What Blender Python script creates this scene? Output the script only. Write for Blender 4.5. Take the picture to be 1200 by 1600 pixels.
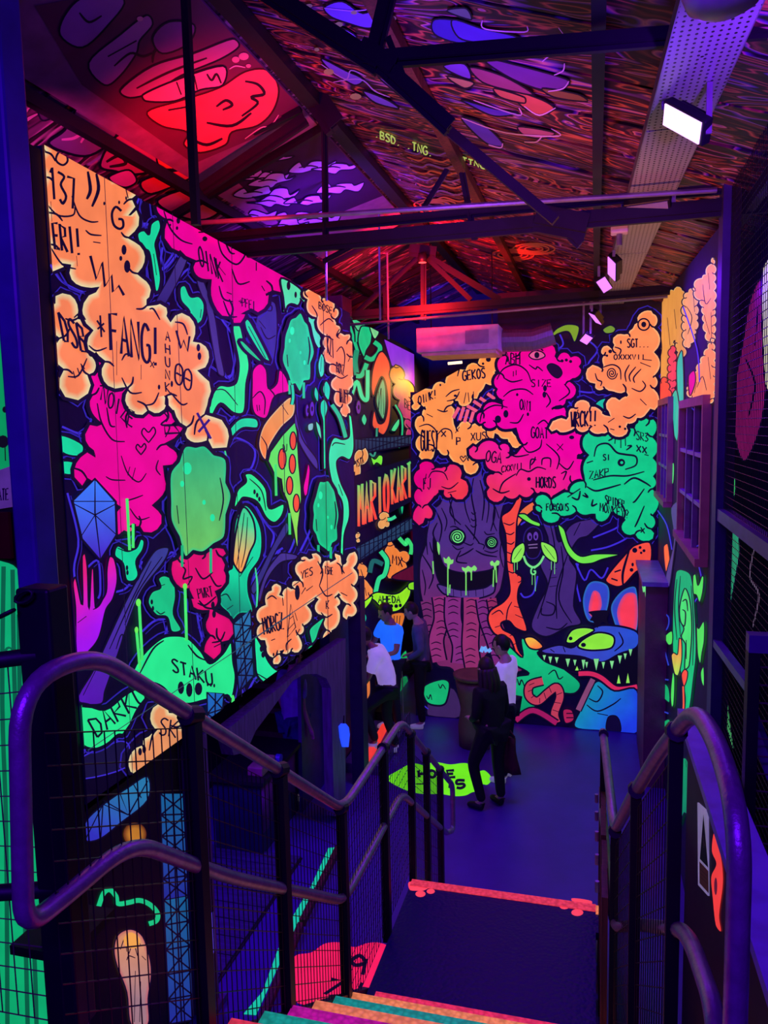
# A black-light mini-golf hall: fluorescent murals under UV floodlights, seen from the top of a stair.
import bpy, bmesh, math, random
from mathutils import Vector, Matrix
from mathutils.geometry import delaunay_2d_cdt
random.seed(7)
for o in list(bpy.data.objects): bpy.data.objects.remove(o, do_unlink=True)
scene = bpy.context.scene
COL = scene.collection
H = 4.16                                   # eye height above the lower floor; positions below are eye-relative
# ------------------------------------------------------------------ camera
FPX = 1200.0                               # focal length in pixels of the 1200x1600 frame
def _norm(v): return v.normalized()
_d = _norm(Vector((930-600, 662-800, FPX)))            # hall axis seen from the camera (x right, y down, z forward)
_n = Vector((838-600, 11500-800, FPX)); _n = _norm(_n - _d*_n.dot(_d))   # straight down
_r = _n.cross(_d)
ROT = Matrix((_r, _d, -_n))                # camera frame -> world
cam_d = bpy.data.cameras.new('camera'); cam = bpy.data.objects.new('camera', cam_d); COL.objects.link(cam)
cam_d.sensor_fit = 'VERTICAL'; cam_d.sensor_height = 32.0; cam_d.lens = 24.0; cam_d.clip_start = 0.05
_cx, _cy, _cz = (ROT @ Vector((1,0,0))), (ROT @ Vector((0,-1,0))), (ROT @ Vector((0,0,-1)))
M = Matrix((( _cx.x,_cy.x,_cz.x,0),(_cx.y,_cy.y,_cz.y,0),(_cx.z,_cy.z,_cz.z,H),(0,0,0,1)))
cam.matrix_world = M
scene.camera = cam
scene.view_settings.view_transform = 'Standard'; scene.view_settings.look = 'None'
scene.view_settings.exposure = 0.0; scene.view_settings.gamma = 1.0; scene.view_settings.use_curve_mapping = False
# ------------------------------------------------------------------ world and lights
w = bpy.data.worlds.new('world'); scene.world = w; w.use_nodes = True
w.node_tree.nodes['Background'].inputs[0].default_value = (0.10, 0.03, 0.55, 1)
w.node_tree.nodes['Background'].inputs[1].default_value = 0.05
UV = (0.13, 0.004, 1.0)
def lamp(name, kind, loc, power, color, target=None, size=0.2, size_y=None, spot=None, blend=0.5):
    d = bpy.data.lights.new(name, kind); d.energy = power; d.color = color
    if kind == 'AREA':
        d.size = size
        if size_y: d.shape = 'RECTANGLE'; d.size_y = size_y
    else: d.shadow_soft_size = size
    if kind == 'SPOT': d.spot_size = math.radians(spot or 70); d.spot_blend = blend
    o = bpy.data.objects.new(name, d); COL.objects.link(o)
    o.location = Vector(loc) + Vector((0,0,H))
    if target is not None:
        o.rotation_euler = (Vector(target)-Vector(loc)).to_track_quat('-Z','Y').to_euler()
    return o
# UV wash from the floodlight rows of the hall (one above the stair top, behind the viewer, one over the course)
lamp('uv_light_stair', 'AREA', (-0.4,-0.9,1.15), 95, UV, (-0.7,4,-2.5), 1.6, 0.25)
lamp('uv_light_course', 'AREA', (-0.9,7.2,1.25), 85, UV, (-0.95,7.6,-4), 2.2, 0.4)
lamp('uv_fill_under', 'AREA', (-3.6,5.6,-2.3), 26, UV, (-3.2,5.9,-4), 0.8, 0.3)  # unseen lamp added to brighten the space behind the arch
lamp('uv_fill_mesh_bay', 'AREA', (1.0,6.2,1.05), 9, UV, (1.0,5.2,-2), 0.15, 0.6)  # added unseen lamp: fill for the wall behind the mesh
# coloured spots that wash the roof
lamp('red_roof_spot', 'SPOT', (-2.35,4.8,1.3), 80, (1,0.012,0.03), (-2.65,5.2,2.2), 0.05, spot=120, blend=0.9)
lamp('red_truss_spot', 'SPOT', (-2.05,8.7,1.45), 260, (1,0.012,0.02), (-2.15,9.7,2.3), 0.05, spot=150, blend=0.6)
lamp('magenta_eave_fill', 'SPOT', (-3.0,4.0,1.45), 22, (1,0.06,0.5), (-3.7,4.4,1.75), 0.05, spot=130, blend=0.9)  # no fitting here: added to tint the painted faces pink
lamp('violet_roof_spot', 'SPOT', (-2.3,6.9,1.35), 150, (0.26,0.02,1), (-2.6,7.4,2.2), 0.05, spot=125, blend=0.8)
lamp('violet_ridge_fill', 'SPOT', (-1.0,3.75,0.8), 120, (0.24,0.03,1), (-1.0,4.7,2.1), 0.05, spot=100, blend=0.9)  # added fill, standing in for floodlight reflected onto the right slope
lamp('violet_tray_fill', 'SPOT', (0.62,2.9,0.9), 90, (0.22,0.02,1), (0.6,4.4,1.6), 0.05, spot=110, blend=0.9)  # added fill lifting the dark roof around the cable tray
lamp('blue_gable_spot', 'SPOT', (-2.4,12.0,1.3), 150, (0.02,0.03,1), (-2.75,13.4,2.1), 0.05, spot=80, blend=0.6)
lamp('amber_lamp_next_room', 'AREA', (-2.6,12.6,0.75), 16, (1,0.55,0.12), (-2.95,12.5,0.5), 0.3, 0.3)
lamp('amber_bounce_fill', 'SPOT', (-0.5,4.6,-0.1), 130, (1,0.22,0.16), (-0.45,6.0,1.95), 0.3, spot=110, blend=0.9)  # unseen upward fill added for warm bounce onto the roof boards
lamp('coral_roof_spot', 'SPOT', (-0.9,7.0,0.6), 50, (1,0.16,0.2), (-0.9,8.2,2.0), 0.2, spot=120, blend=0.9)
# ------------------------------------------------------------------ pixel -> place on a known plane
def ray(x, y): return ROT @ Vector((x-600, y-800, FPX))
def PX(x, y, X): v = ray(x,y); return v*(X/v.x)
def PY(x, y, Y): v = ray(x,y); return v*(Y/v.y)
def PZ(x, y, Z): v = ray(x,y); return v*(Z/v.z)
RX, RZ, RS = -2.0, 2.45, 0.40              # roof ridge line and pitch
RSR = 0.34
def PR(x, y, side):                         # a point of the roof slope
    v = ray(x,y); s = RS if side < 0 else RSR   # plane: z = RZ - s*|X-RX|
    # left: z - s*X = RZ - s*RX ; right: z + s*X = RZ + s*RX
    if side < 0: return v*((RZ - s*RX)/(v.z - s*v.x))
    return v*((RZ + s*RX)/(v.z + s*v.x))
# ------------------------------------------------------------------ colours and materials
def lin(c):
    c = c/255.0
    return c/12.92 if c <= 0.04045 else ((c+0.055)/1.055)**2.4
def rgb(r, g, b): return (lin(r), lin(g), lin(b), 1.0)
MATS = {}
def mat(name, col, rough=0.6, metal=0.0, noise=0.25, scale=8.0, bump=0.0, bscale=40.0, emit=0.0, stretch=None, spec=0.5):
    if name in MATS: return MATS[name]
    m = bpy.data.materials.new(name); m.use_nodes = True; nt = m.node_tree; b = nt.nodes['Principled BSDF']
    tc = nt.nodes.new('ShaderNodeTexCoord'); mp = nt.nodes.new('ShaderNodeMapping'); nt.links.new(tc.outputs['Object'], mp.inputs[0])
    if stretch: mp.inputs['Scale'].default_value = stretch
    n = nt.nodes.new('ShaderNodeTexNoise'); n.inputs['Scale'].default_value = scale; n.inputs['Detail'].default_value = 5
    nt.links.new(mp.outputs[0], n.inputs[0])
    mr = nt.nodes.new('ShaderNodeMapRange'); mr.inputs[1].default_value = 0.3; mr.inputs[2].default_value = 0.7
    mr.inputs[3].default_value = 1-noise; mr.inputs[4].default_value = 1+noise*0.6
    nt.links.new(n.outputs[0], mr.inputs[0])
    mx = nt.nodes.new('ShaderNodeMix'); mx.data_type = 'RGBA'; mx.blend_type = 'MULTIPLY'; mx.inputs[0].default_value = 1.0
    mx.inputs[6].default_value = col; nt.links.new(mr.outputs[0], mx.inputs[7])
    nt.links.new(mx.outputs[2], b.inputs['Base Color'])
    b.inputs['Roughness'].default_value = rough; b.inputs['Metallic'].default_value = metal
    b.inputs['Specular IOR Level'].default_value = spec
    if emit:
        nt.links.new(mx.outputs[2], b.inputs['Emission Color']); b.inputs['Emission Strength'].default_value = emit
    if bump:
        n2 = nt.nodes.new('ShaderNodeTexNoise'); n2.inputs['Scale'].default_value = bscale; n2.inputs['Detail'].default_value = 3
        nt.links.new(mp.outputs[0], n2.inputs[0])
        bp = nt.nodes.new('ShaderNodeBump'); bp.inputs['Strength'].default_value = bump; bp.inputs['Distance'].default_value = 0.01
        nt.links.new(n2.outputs[0], bp.inputs['Height']); nt.links.new(bp.outputs[0], b.inputs['Normal'])
    MATS[name] = m; return m
def paint_mat(name, emit, refl, rough=0.55, var=0.10):
    """paint whose colour is stored on the mesh; fluorescent paint gives off its own light under the UV lamps"""
    m = bpy.data.materials.new(name); m.use_nodes = True; nt = m.node_tree; b = nt.nodes['Principled BSDF']
    a = nt.nodes.new('ShaderNodeVertexColor'); a.layer_name = 'paint'
    tc = nt.nodes.new('ShaderNodeTexCoord')
    n = nt.nodes.new('ShaderNodeTexNoise'); n.inputs['Scale'].default_value = 5; n.inputs['Detail'].default_value = 6
    nt.links.new(tc.outputs['Object'], n.inputs[0])
    mr = nt.nodes.new('ShaderNodeMapRange'); mr.inputs[1].default_value = 0.3; mr.inputs[2].default_value = 0.7
    mr.inputs[3].default_value = 1-var; mr.inputs[4].default_value = 1+var
    nt.links.new(n.outputs[0], mr.inputs[0])
    mx = nt.nodes.new('ShaderNodeMix'); mx.data_type = 'RGBA'; mx.blend_type = 'MULTIPLY'; mx.inputs[0].default_value = 1.0
    nt.links.new(a.outputs[0], mx.inputs[6]); nt.links.new(mr.outputs[0], mx.inputs[7])
    m2 = nt.nodes.new('ShaderNodeMix'); m2.data_type = 'RGBA'; m2.blend_type = 'MULTIPLY'; m2.inputs[0].default_value = 1.0
    nt.links.new(mx.outputs[2], m2.inputs[6]); m2.inputs[7].default_value = (refl,refl,refl,1)
    nt.links.new(m2.outputs[2], b.inputs['Base Color']); b.inputs['Roughness'].default_value = rough
    b.inputs['Specular IOR Level'].default_value = 0.25
    if emit:
        nt.links.new(mx.outputs[2], b.inputs['Emission Color']); b.inputs['Emission Strength'].default_value = emit
        m.cycles.emission_sampling = 'NONE'
    return m
NEON = paint_mat('fluorescent_paint', 0.92, 0.45)
DULL = paint_mat('matt_paint', 0.0, 1.0)
STEEL = mat('dark_painted_steel', rgb(27,20,36), 0.55, 0.2)
STEELB = mat('galvanised_steel', rgb(150,150,160), 0.42, 0.6, bump=0.1)
RAIL = mat('brushed_tube_steel', rgb(165,150,170), 0.38, 0.55, noise=0.2, scale=30, bump=0.15, bscale=120)
BLACK = mat('black_paint', rgb(22,16,30), 0.6)
DKWALL = mat('navy_emulsion', rgb(40,28,78), 0.7, bump=0.1)
FLOORM = mat('violet_floor_paint', rgb(84,34,160), 0.42, noise=0.18, scale=2.5, bump=0.06, bscale=25)
WOOD = mat('purple_stained_timber', rgb(105,70,130), 0.6, stretch=(6,6,0.6), noise=0.45, scale=6, bump=0.25, bscale=20)
BROWN = mat('brown_timber', rgb(110,60,40), 0.6, stretch=(6,6,0.6), noise=0.5, scale=6, bump=0.25, bscale=20)
# ------------------------------------------------------------------ mesh helpers
class MB:
    def __init__(s): s.v = []; s.f = []
    def add(s, vs, fs):
        k = len(s.v); s.v += [tuple(v) for v in vs]; s.f += [tuple(i+k for i in f) for f in fs]; return s
    def box(s, a, b):
        x0,x1 = sorted((a[0],b[0])); y0,y1 = sorted((a[1],b[1])); z0,z1 = sorted((a[2],b[2]))
        return s.add([(x0,y0,z0),(x1,y0,z0),(x1,y1,z0),(x0,y1,z0),(x0,y0,z1),(x1,y0,z1),(x1,y1,z1),(x0,y1,z1)],
              [(0,3,2,1),(4,5,6,7),(0,1,5,4),(1,2,6,5),(2,3,7,6),(3,0,4,7)])
    def bar(s, p, q, wd, th, up=(0,0,1)):
        p, q = Vector(p), Vector(q); d = (q-p).normalized(); u = Vector(up)
        if abs(d.dot(u)) > 0.98: u = Vector((1,0,0))
        a = d.cross(u).normalized(); b = a.cross(d)
        a *= wd/2; b *= th/2
        return s.add([p-a-b,p+a-b,p+a+b,p-a+b,q-a-b,q+a-b,q+a+b,q-a+b],[(0,1,2,3),(4,7,6,5),(0,4,5,1),(1,5,6,2),(2,6,7,3),(3,7,4,0)])
    def angle_iron(s, p, q, wd, th=0.008, up=(0,0,1)):
        p, q = Vector(p), Vector(q); d = (q-p).normalized(); u = Vector(up)
        if abs(d.dot(u)) > 0.98: u = Vector((0,1,0))
        a = d.cross(u).normalized(); b = a.cross(d)
        s.bar(p, q, wd, th, up); s.bar(p+a*wd/2+b*wd/2, q+a*wd/2+b*wd/2, th, wd, up); return s
    def tube(s, pts, r, n=10, closed=False, caps=True):
        pts = [Vector(p) for p in pts]; m = len(pts); rr = r if isinstance(r,(list,tuple)) else [r]*m
        u = None; k = len(s.v)
        for i, p in enumerate(pts):
            a = pts[i-1] if (i or closed) else p; b = pts[(i+1)%m] if (i < m-1 or closed) else p
            d = (b-a).normalized()
            if u is None: u = Vector((0,0,1)) if abs(d.z) < 0.9 else Vector((1,0,0))
            u = (u - d*u.dot(d)).normalized(); v = d.cross(u)
            s.v += [tuple(p + (u*math.cos(2*math.pi*j/n) + v*math.sin(2*math.pi*j/n))*rr[i]) for j in range(n)]
        for i in range(m if closed else m-1):
            for j in range(n):
                i2 = (i+1)%m
                s.f.append((k+i*n+j, k+i*n+(j+1)%n, k+i2*n+(j+1)%n, k+i2*n+j))
        if caps and not closed:
            s.f.append(tuple(k+j for j in range(n))[::-1]); s.f.append(tuple(k+(m-1)*n+j for j in range(n)))
        return s
    def lathe(s, c, prof, n=16, axis='z'):
        k = len(s.v); c = Vector(c)
        for r, h in prof:
            for j in range(n):
                a = 2*math.pi*j/n
                o = Vector((r*math.cos(a), r*math.sin(a), h))
                if axis == 'y': o = Vector((o.x, o.z, o.y))
                if axis == 'x': o = Vector((o.z, o.x, o.y))
                s.v.append(tuple(c+o))
        for i in range(len(prof)-1):
            for j in range(n): s.f.append((k+i*n+j, k+i*n+(j+1)%n, k+(i+1)*n+(j+1)%n, k+(i+1)*n+j))
        s.f.append(tuple(k+j for j in range(n))[::-1]); s.f.append(tuple(k+(len(prof)-1)*n+j for j in range(n)))
        return s
    def prism(s, poly, ex):
        n = len(poly); ex = Vector(ex); vs = [Vector(p) for p in poly]
        return s.add(vs + [v+ex for v in vs], [tuple(range(n))[::-1], tuple(range(n,2*n))] + [(i,(i+1)%n,n+(i+1)%n,n+i) for i in range(n)])
    def build(s, name, m, parent=None, smooth=False, bevel=0.0, eye=True):
        """coordinates are eye-relative; the object's origin sits at the base of its bounding box"""
        me = bpy.data.meshes.new(name)
        z = H if eye else 0.0
        vs = [Vector((v[0],v[1],v[2]+z)) for v in s.v]
        lo = [min(v[i] for v in vs) for i in range(3)]; hi = [max(v[i] for v in vs) for i in range(3)]
        org = Vector(((lo[0]+hi[0])/2,(lo[1]+hi[1])/2,lo[2])) if eye else Vector((0,0,0))
        me.from_pydata([v-org for v in vs], [], s.f); me.validate()
        bm = bmesh.new(); bm.from_mesh(me); bmesh.ops.recalc_face_normals(bm, faces=bm.faces); bm.to_mesh(me); bm.free()
        me.materials.append(m)
        if smooth:
            for p in me.polygons: p.use_smooth = True
        o = bpy.data.objects.new(name, me); COL.objects.link(o); o.location = org
        if parent is not None: adopt(o, parent)
        if bevel:
            b = o.modifiers.new('bevel','BEVEL'); b.width = bevel; b.segments = 2; b.limit_method = 'ANGLE'
        return o
def adopt(o, parent):
    wp = Vector((0,0,0)); p = parent
    while p is not None: wp += p.location; p = p.parent     # parents carry no rotation unless set by place()
    o.location = o.location - wp; o.parent = parent
def tag(o, label=None, cat=None, group=None, kind=None):
    if label: o['label'] = label
    if cat: o['category'] = cat
    if group: o['group'] = group
    if kind: o['kind'] = kind
    return o
def empty(name, loc, label=None, cat=None, group=None, kind=None):
    o = bpy.data.objects.new(name, None); COL.objects.link(o); o.location = Vector(loc)+Vector((0,0,H)); o.empty_display_size = 0.1
    return tag(o, label, cat, group, kind)
def struct(o, label=None): o['kind'] = 'structure'; (label and o.__setitem__('label', label)); return o
def catmull(pts, closed=False, sub=6):
    pts = [Vector(p) for p in pts]; n = len(pts); out = []
    rng = range(n if closed else n-1)
    for i in rng:
        if closed: a,b,c,d = pts[i-1],pts[i],pts[(i+1)%n],pts[(i+2)%n]
        else: a,b,c,d = pts[max(i-1,0)],pts[i],pts[i+1],pts[min(i+2,n-1)]
        for k in range(sub):
            t = k/sub
            out.append(0.5*((2*b)+(c-a)*t+(2*a-5*b+4*c-d)*t*t+(3*b-a-3*c+d)*t**3))
    if not closed: out.append(pts[-1])
    return out
def rounded(pts, r, seg=6):
    """polyline with its inner corners rounded (handrail bends)"""
    pts = [Vector(p) for p in pts]; out = [pts[0]]
    for i in range(1, len(pts)-1):
        a,b,c = pts[i-1],pts[i],pts[i+1]; d1 = (a-b); d2 = (c-b); rr = min(r, d1.length*0.49, d2.length*0.49)
        p = b+d1.normalized()*rr; q = b+d2.normalized()*rr
        for k in range(seg+1):
            t = k/seg; out.append(p*(1-t)**2 + b*2*t*(1-t) + q*t*t)
    out.append(pts[-1]); return out
# ================================================================== THE SETTING
LX, LX2, RWX, FY = -2.6, -2.95, 0.8, 10.5       # mural wall, its recessed far bay, right wall, far wall
FZ, LZ, TZ = -4.16, -3.2, -1.6                  # lower floor, half landing, top landing
floor = struct(MB().box((-6,-1.6,FZ-0.1),(3.2,14.2,FZ)).build('floor', FLOORM), 'dark violet painted lower floor of the hall')
wall_left = struct(MB().prism([(LX,3.33,1.40),(LX,8.2,1.26),(LX,8.2,-2.07),(LX,3.33,-1.96)],(-0.12,0,0)).build('wall_left', DKWALL), 'left partition covered with a fluorescent graffiti mural')
wall_left_far = struct(MB().prism([(LX2,8.2,1.42),(LX2,12.5,1.29),(LX2,14.0,1.2),(LX2,14.0,FZ),(LX2,8.2,FZ)],(-0.12,0,0)).build('wall_left_far', DKWALL), 'recessed far bay of the left mural wall')
wall_left_lower = struct(MB().box((LX-0.14,3.2,FZ),(LX-0.26,4.52,-2.0)).build('wall_left_lower', BLACK), 'black lower left wall below the mural panel')
# far wall: its upper left corner is cut away along a sloping edge
q0, q1 = PY(656,612,FY), PY(778,545,FY)
fw = [(-2.48,FY,FZ),(RWX+0.1,FY,FZ),(RWX+0.1,FY,1.75),(q1.x,FY,1.75),(q1.x,FY,q1.z),(q0.x,FY,q0.z),(-2.48,FY,q0.z)]
wall_far = struct(MB().prism(fw,(0,0.15,0)).build('wall_far', DKWALL), 'far end wall with the painted tree face mural')
wall_right = struct(MB().prism([(RWX,5.7,FZ),(RWX,FY,FZ),(RWX,FY,1.55),(RWX,5.7,1.3)],(0.12,0,0)).build('wall_right', DKWALL), 'right mural wall with barred windows')
# shell out of sight of the murals
struct(MB().box((-6,14.0,FZ),(3.2,14.2,3)).build('wall_end', DKWALL), 'end gable wall behind the far mural')
struct(MB().box((-6,-1.6,FZ),(-6.15,14.2,2.6)).build('wall_left_outer', DKWALL), 'outer wall left of the partition')
struct(MB().box((3.2,-1.6,FZ),(3.35,14.2,2.6)).build('wall_right_outer', DKWALL), 'outer wall right of the mesh screens')
struct(MB().box((-6,-1.6,FZ),(3.2,-1.75,3.0)).build('wall_back', DKWALL), 'wall behind the stair head')
struct(MB().box((-6,-1.6,TZ-0.12),(3.2,1.55,TZ)).build('floor_upper', mat('navy_deck',rgb(50,40,90),0.5)), 'top landing floor')
struct(MB().box((-6,3.3,-2.1),(-2.74,8.15,-2.0)).build('ceiling_under', BLACK), 'black soffit over the space behind the mural wall')
struct(MB().box((-4.6,4.52,FZ),(-4.75,10.5,-2.1)).build('wall_under', BLACK), 'dark back wall under the mezzanine')
# ------------------------------------------------------------------ roof: boarded slopes on steel trusses
def roof_material(name, cols, seed, contrast=1.0):
    m = bpy.data.materials.new(name); m.use_nodes = True; nt = m.node_tree; b = nt.nodes['Principled BSDF']
    tc = nt.nodes.new('ShaderNodeTexCoord'); mp = nt.nodes.new('ShaderNodeMapping'); nt.links.new(tc.outputs['Object'], mp.inputs[0])
    g = nt.nodes.new('ShaderNodeNewGeometry'); nt.links.new(g.outputs['Position'], mp.inputs[0])
    mp.inputs['Location'].default_value = (seed, seed*2, 0); mp.inputs['Scale'].default_value = (0.55, 2.1, 0.6)
    n = nt.nodes.new('ShaderNodeTexNoise'); n.inputs['Scale'].default_value = 1.5; n.inputs['Detail'].default_value = 2.0; n.inputs['Distortion'].default_value = 1.6
    nt.links.new(mp.outputs[0], n.inputs[0])
    wv = nt.nodes.new('ShaderNodeMath'); wv.operation = 'MULTIPLY'; wv.inputs[1].default_value = 5.0; nt.links.new(n.outputs[0], wv.inputs[0])
    fr = nt.nodes.new('ShaderNodeMath'); fr.operation = 'FRACT'; nt.links.new(wv.outputs[0], fr.inputs[0])
    cr = nt.nodes.new('ShaderNodeValToRGB'); cr.color_ramp.interpolation = 'LINEAR'
    el = cr.color_ramp.elements
    while len(el) < len(cols): el.new(0.5)
    for e, (p, c) in zip(el, cols): e.position = p; e.color = c
    nt.links.new(fr.outputs[0], cr.inputs[0]); nt.links.new(cr.outputs[0], b.inputs['Base Color'])
    b.inputs['Roughness'].default_value = 0.5
    return m
RM_R = roof_material('sprayed_roof_boards', [(0,rgb(22,8,26)),(0.16,rgb(60,20,50)),(0.24,rgb(230,120,80)),(0.34,rgb(70,20,40)),(0.5,rgb(26,10,30)),(0.6,rgb(120,60,170)),(0.68,rgb(235,150,150)),(0.73,rgb(26,10,30)),(0.86,rgb(140,70,60)),(1,rgb(22,8,26))], 3.1)
RM_L = roof_material('sprayed_left_boards', [(0,rgb(30,16,36)),(0.3,rgb(120,70,110)),(0.45,rgb(200,140,170)),(0.5,rgb(25,10,25)),(0.75,rgb(90,40,80)),(1,rgb(30,16,36))], 9.4)
ceiling_right = struct(empty('ceiling_right', (RX,6,RZ)), 'right roof slope of sprayed boards')
ceiling_left = struct(empty('ceiling_left', (RX,6,RZ)), 'left roof slope of sprayed boards')
bw = 0.27; y = -1.6; i = 0
while y < 14.1:
    dz = 0.012*(i % 2) + random.uniform(-0.004,0.004)
    xe = 3.3
    MB().prism([(RX,y,RZ+dz),(xe,y,RZ-RSR*(xe-RX)+dz),(xe,y,RZ-RSR*(xe-RX)+dz+0.03),(RX,y,RZ+dz+0.03)],(0,bw-0.012,0)).build('roof_board', RM_R, ceiling_right)
    MB().prism([(RX,y,RZ+dz),(-6.1,y,RZ-RS*(RX+6.1)+dz),(-6.1,y,RZ-RS*(RX+6.1)+dz+0.03),(RX,y,RZ+dz+0.03)],(0,bw-0.012,0)).build('roof_board', RM_L, ceiling_left)
    y += bw; i += 1
def roofz(x): return RZ - (RSR*(x-RX) if x > RX else RS*(RX-x))
# purlins and ridge beam along the hall
for nm, x, wd in (('ridge_beam',RX,0.11),('purlin',-3.14,0.06),('purlin',-3.95,0.06),('purlin',-5.0,0.06),('purlin',-1.05,0.07),('purlin',0.0,0.06),('purlin',0.95,0.06)):
    o = MB().box((x-wd/2,-1.6,roofz(x)-0.11),(x+wd/2,14.0,roofz(x)-0.03)).build(nm, BROWN if x == -1.05 else STEEL)
    tag(o, {RX:'dark ridge beam running along the top of the roof',-3.14:'dark purlin along the lower edge of the red painted roof panel',-3.95:'dark purlin on the left slope above the painted faces',-5.0:'dark purlin low on the left roof slope',
        -1.05:'brown timber purlin on the right slope near the ridge',0.0:'dark purlin midway down the right roof slope',0.95:'dark purlin above the right mural wall'}[x], 'beam', kind='structure')
# rafters down the left slope (they frame the painted panels)
for k, yy in enumerate((1.2,3.3,6.02,9.0,11.0,12.8)):
    o = MB().bar((RX-0.05,yy,roofz(RX)-0.06),(-6.0,yy,roofz(-6.0)-0.06),0.05,0.07).build('rafter', STEEL); tag(o, 'dark rafter on the left roof slope', 'rafter', 'rafters of the left slope', 'structure')
# painted boards set between the rafters
def roofpanel(x0,x1,y0,y1,m,lab):
    o = MB().prism([(x0,y0,roofz(x0)-0.03),(x1,y0,roofz(x1)-0.03),(x1,y0,roofz(x1)-0.015),(x0,y0,roofz(x0)-0.015)],(0,y1-y0,0)).build('ceiling_panel', m); tag(o, lab, 'panel', kind='structure'); return o
PANEL = mat('pale_roof_panel', rgb(150,90,130), 0.55)
panel_red = roofpanel(-3.09,-2.12,3.36,5.96,PANEL,'roof panel washed red by a spotlight')
panel_vio = roofpanel(-3.09,-2.12,6.08,8.94,PANEL,'roof panel washed violet beyond the red one')
# ------------------------------------------------------------------ right wall windows
def window(name, y0, y1, z0, z1, nv, nh, lab):
    t = struct(empty(name, (RWX-0.03,(y0+y1)/2,z0)), lab)
    fm = mat('coral_window_frame', rgb(150,60,110), 0.5, emit=0.08)
    for nm, a, b in (('sill',(RWX-0.09,y0-0.05,z0-0.06),(RWX,y1+0.05,z0)),('head',(RWX-0.06,y0-0.05,z1),(RWX,y1+0.05,z1+0.07)),('jamb',(RWX-0.06,y0-0.06,z0),(RWX,y0,z1)),('jamb',(RWX-0.06,y1,z0),(RWX,y1+0.06,z1))):
        MB().box(a,b).build(nm, fm, t)
    gm = mat('dark_glass', rgb(20,14,40), 0.08, 0.0, noise=0.1)
    for i in range(nv):
        for j in range(nh):
            ya = y0+(y1-y0)*i/nv; yb = y0+(y1-y0)*(i+1)/nv; za = z0+(z1-z0)*j/nh; zb = z0+(z1-z0)*(j+1)/nh
            MB().box((RWX-0.012,ya+0.01,za+0.01),(RWX-0.004,yb-0.01,zb-0.01)).build('pane', gm, t)
    bmx = mat('lilac_glazing_bar', rgb(150,110,170), 0.5)
    for i in range(1,nv):
        ya = y0+(y1-y0)*i/nv; MB().box((RWX-0.05,ya-0.018,z0),(RWX-0.005,ya+0.018,z1)).build('glazing_bar', bmx, t)
    for j in range(1,nh):
        za = z0+(z1-z0)*j/nh; MB().box((RWX-0.045,y0,za-0.016),(RWX-0.006,y1,za+0.016)).build('glazing_bar', bmx, t)
    return t
a, b = PX(1064,638,RWX), PX(1111,850,RWX)
window('window_1', 6.0, 7.55, -1.0, 0.12, 3, 3, 'near barred window with a coral frame in the right wall')
window('window_2', 8.75, 10.05, -0.85, 0.2, 3, 3, 'far barred window with a coral frame in the right wall')
# ================================================================== PAINT: flat motifs traced on the wall planes
INK = rgb(13,7,40); ORANGE = rgb(255,136,82); CREAM = rgb(226,232,170); PINK = rgb(238,0,148); TEAL = rgb(14,214,150); MINT = rgb(40,238,140)
LIME = rgb(120,240,60); RED = rgb(246,66,72); VIOLET = rgb(62,44,205); PURP = rgb(66,48,132); BLUE = rgb(50,100,235); GREEN = rgb(24,196,128)
FONT = {'A':'0,1 .5,0 1,1|.2,.62 .8,.62','B':'0,0 0,1|0,0 .8,.1 .8,.38 0,.48 .95,.62 .9,.92 0,1','C':'1,.15 .55,0 .1,.25 .05,.7 .4,1 1,.85','D':'0,0 .1,1|0,0 .8,.2 1,.55 .7,.95 .1,1',
 'E':'1,0 0,.05 .05,1 1,.95|0,.5 .8,.47','F':'1,0 0,.05 0,1|0,.48 .8,.45','G':'1,.15 .5,0 .05,.35 .1,.85 .6,1 1,.85 1,.55 .6,.55','H':'0,0 0,1|1,0 1,1|0,.5 1,.48','I':'.5,0 .5,1','J':'1,0 .9,.8 .5,1 .05,.8',
 'K':'0,0 .05,1|1,0 .05,.55 1,1','L':'0,0 0,1 1,.95','M':'0,1 .1,0 .5,.6 .9,0 1,1','N':'0,1 .05,0 .95,1 1,0','O':'.5,0 .05,.3 .1,.8 .5,1 .95,.7 .9,.2 .5,0','P':'0,1 0,0 .9,.1 .9,.45 0,.55','R':'0,1 0,0 .9,.12 .85,.42 0,.52 1,1',
 'S':'1,.08 .4,0 .05,.25 .8,.6 .85,.9 .4,1 0,.88','T':'0,.03 1,0|.5,0 .5,1','U':'0,0 .05,.8 .5,1 .95,.8 1,0','V':'0,0 .5,1 1,0','W':'0,0 .25,1 .5,.4 .75,1 1,0','X':'0,0 1,1|1,0 0,1','Y':'0,0 .5,.5 1,0|.5,.5 .45,1','Z':'0,0 1,.03 0,.97 1,1',
 '0':'.5,0 0,.2 0,.8 .5,1 1,.8 1,.2 .5,0|.1,.5 .9,.5','1':'.2,.2 .55,0 .5,1','3':'0,.05 .9,.1 .3,.42 .95,.7 .4,1 0,.9','4':'.7,1 .7,0 0,.65 1,.62','5':'1,0 .1,0 .05,.45 .8,.45 .95,.75 .5,1 0,.92','7':'0,.05 1,0 .45,1','9':'.9,.3 .5,0 .05,.25 .3,.5 .85,.4 .9,.2 .8,1',
 '!':'.5,0 .4,.7|.38,.92 .36,1','.':'.4,.9 .45,1','*':'.5,0 .5,1|0,.3 1,.7|1,.3 0,.7','-':'0,.5 1,.5 .7,.3|1,.5 .7,.7','+':'.5,.1 .5,.9|.1,.5 .9,.5','?':'0,.2 .5,0 1,.25 .5,.6 .5,.75|.5,.92 .5,1'}
def TR(ox, oy, s): return lambda pts: [(ox+p[0]/s, oy+p[1]/s)+tuple(p[2:]) for p in pts]
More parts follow.
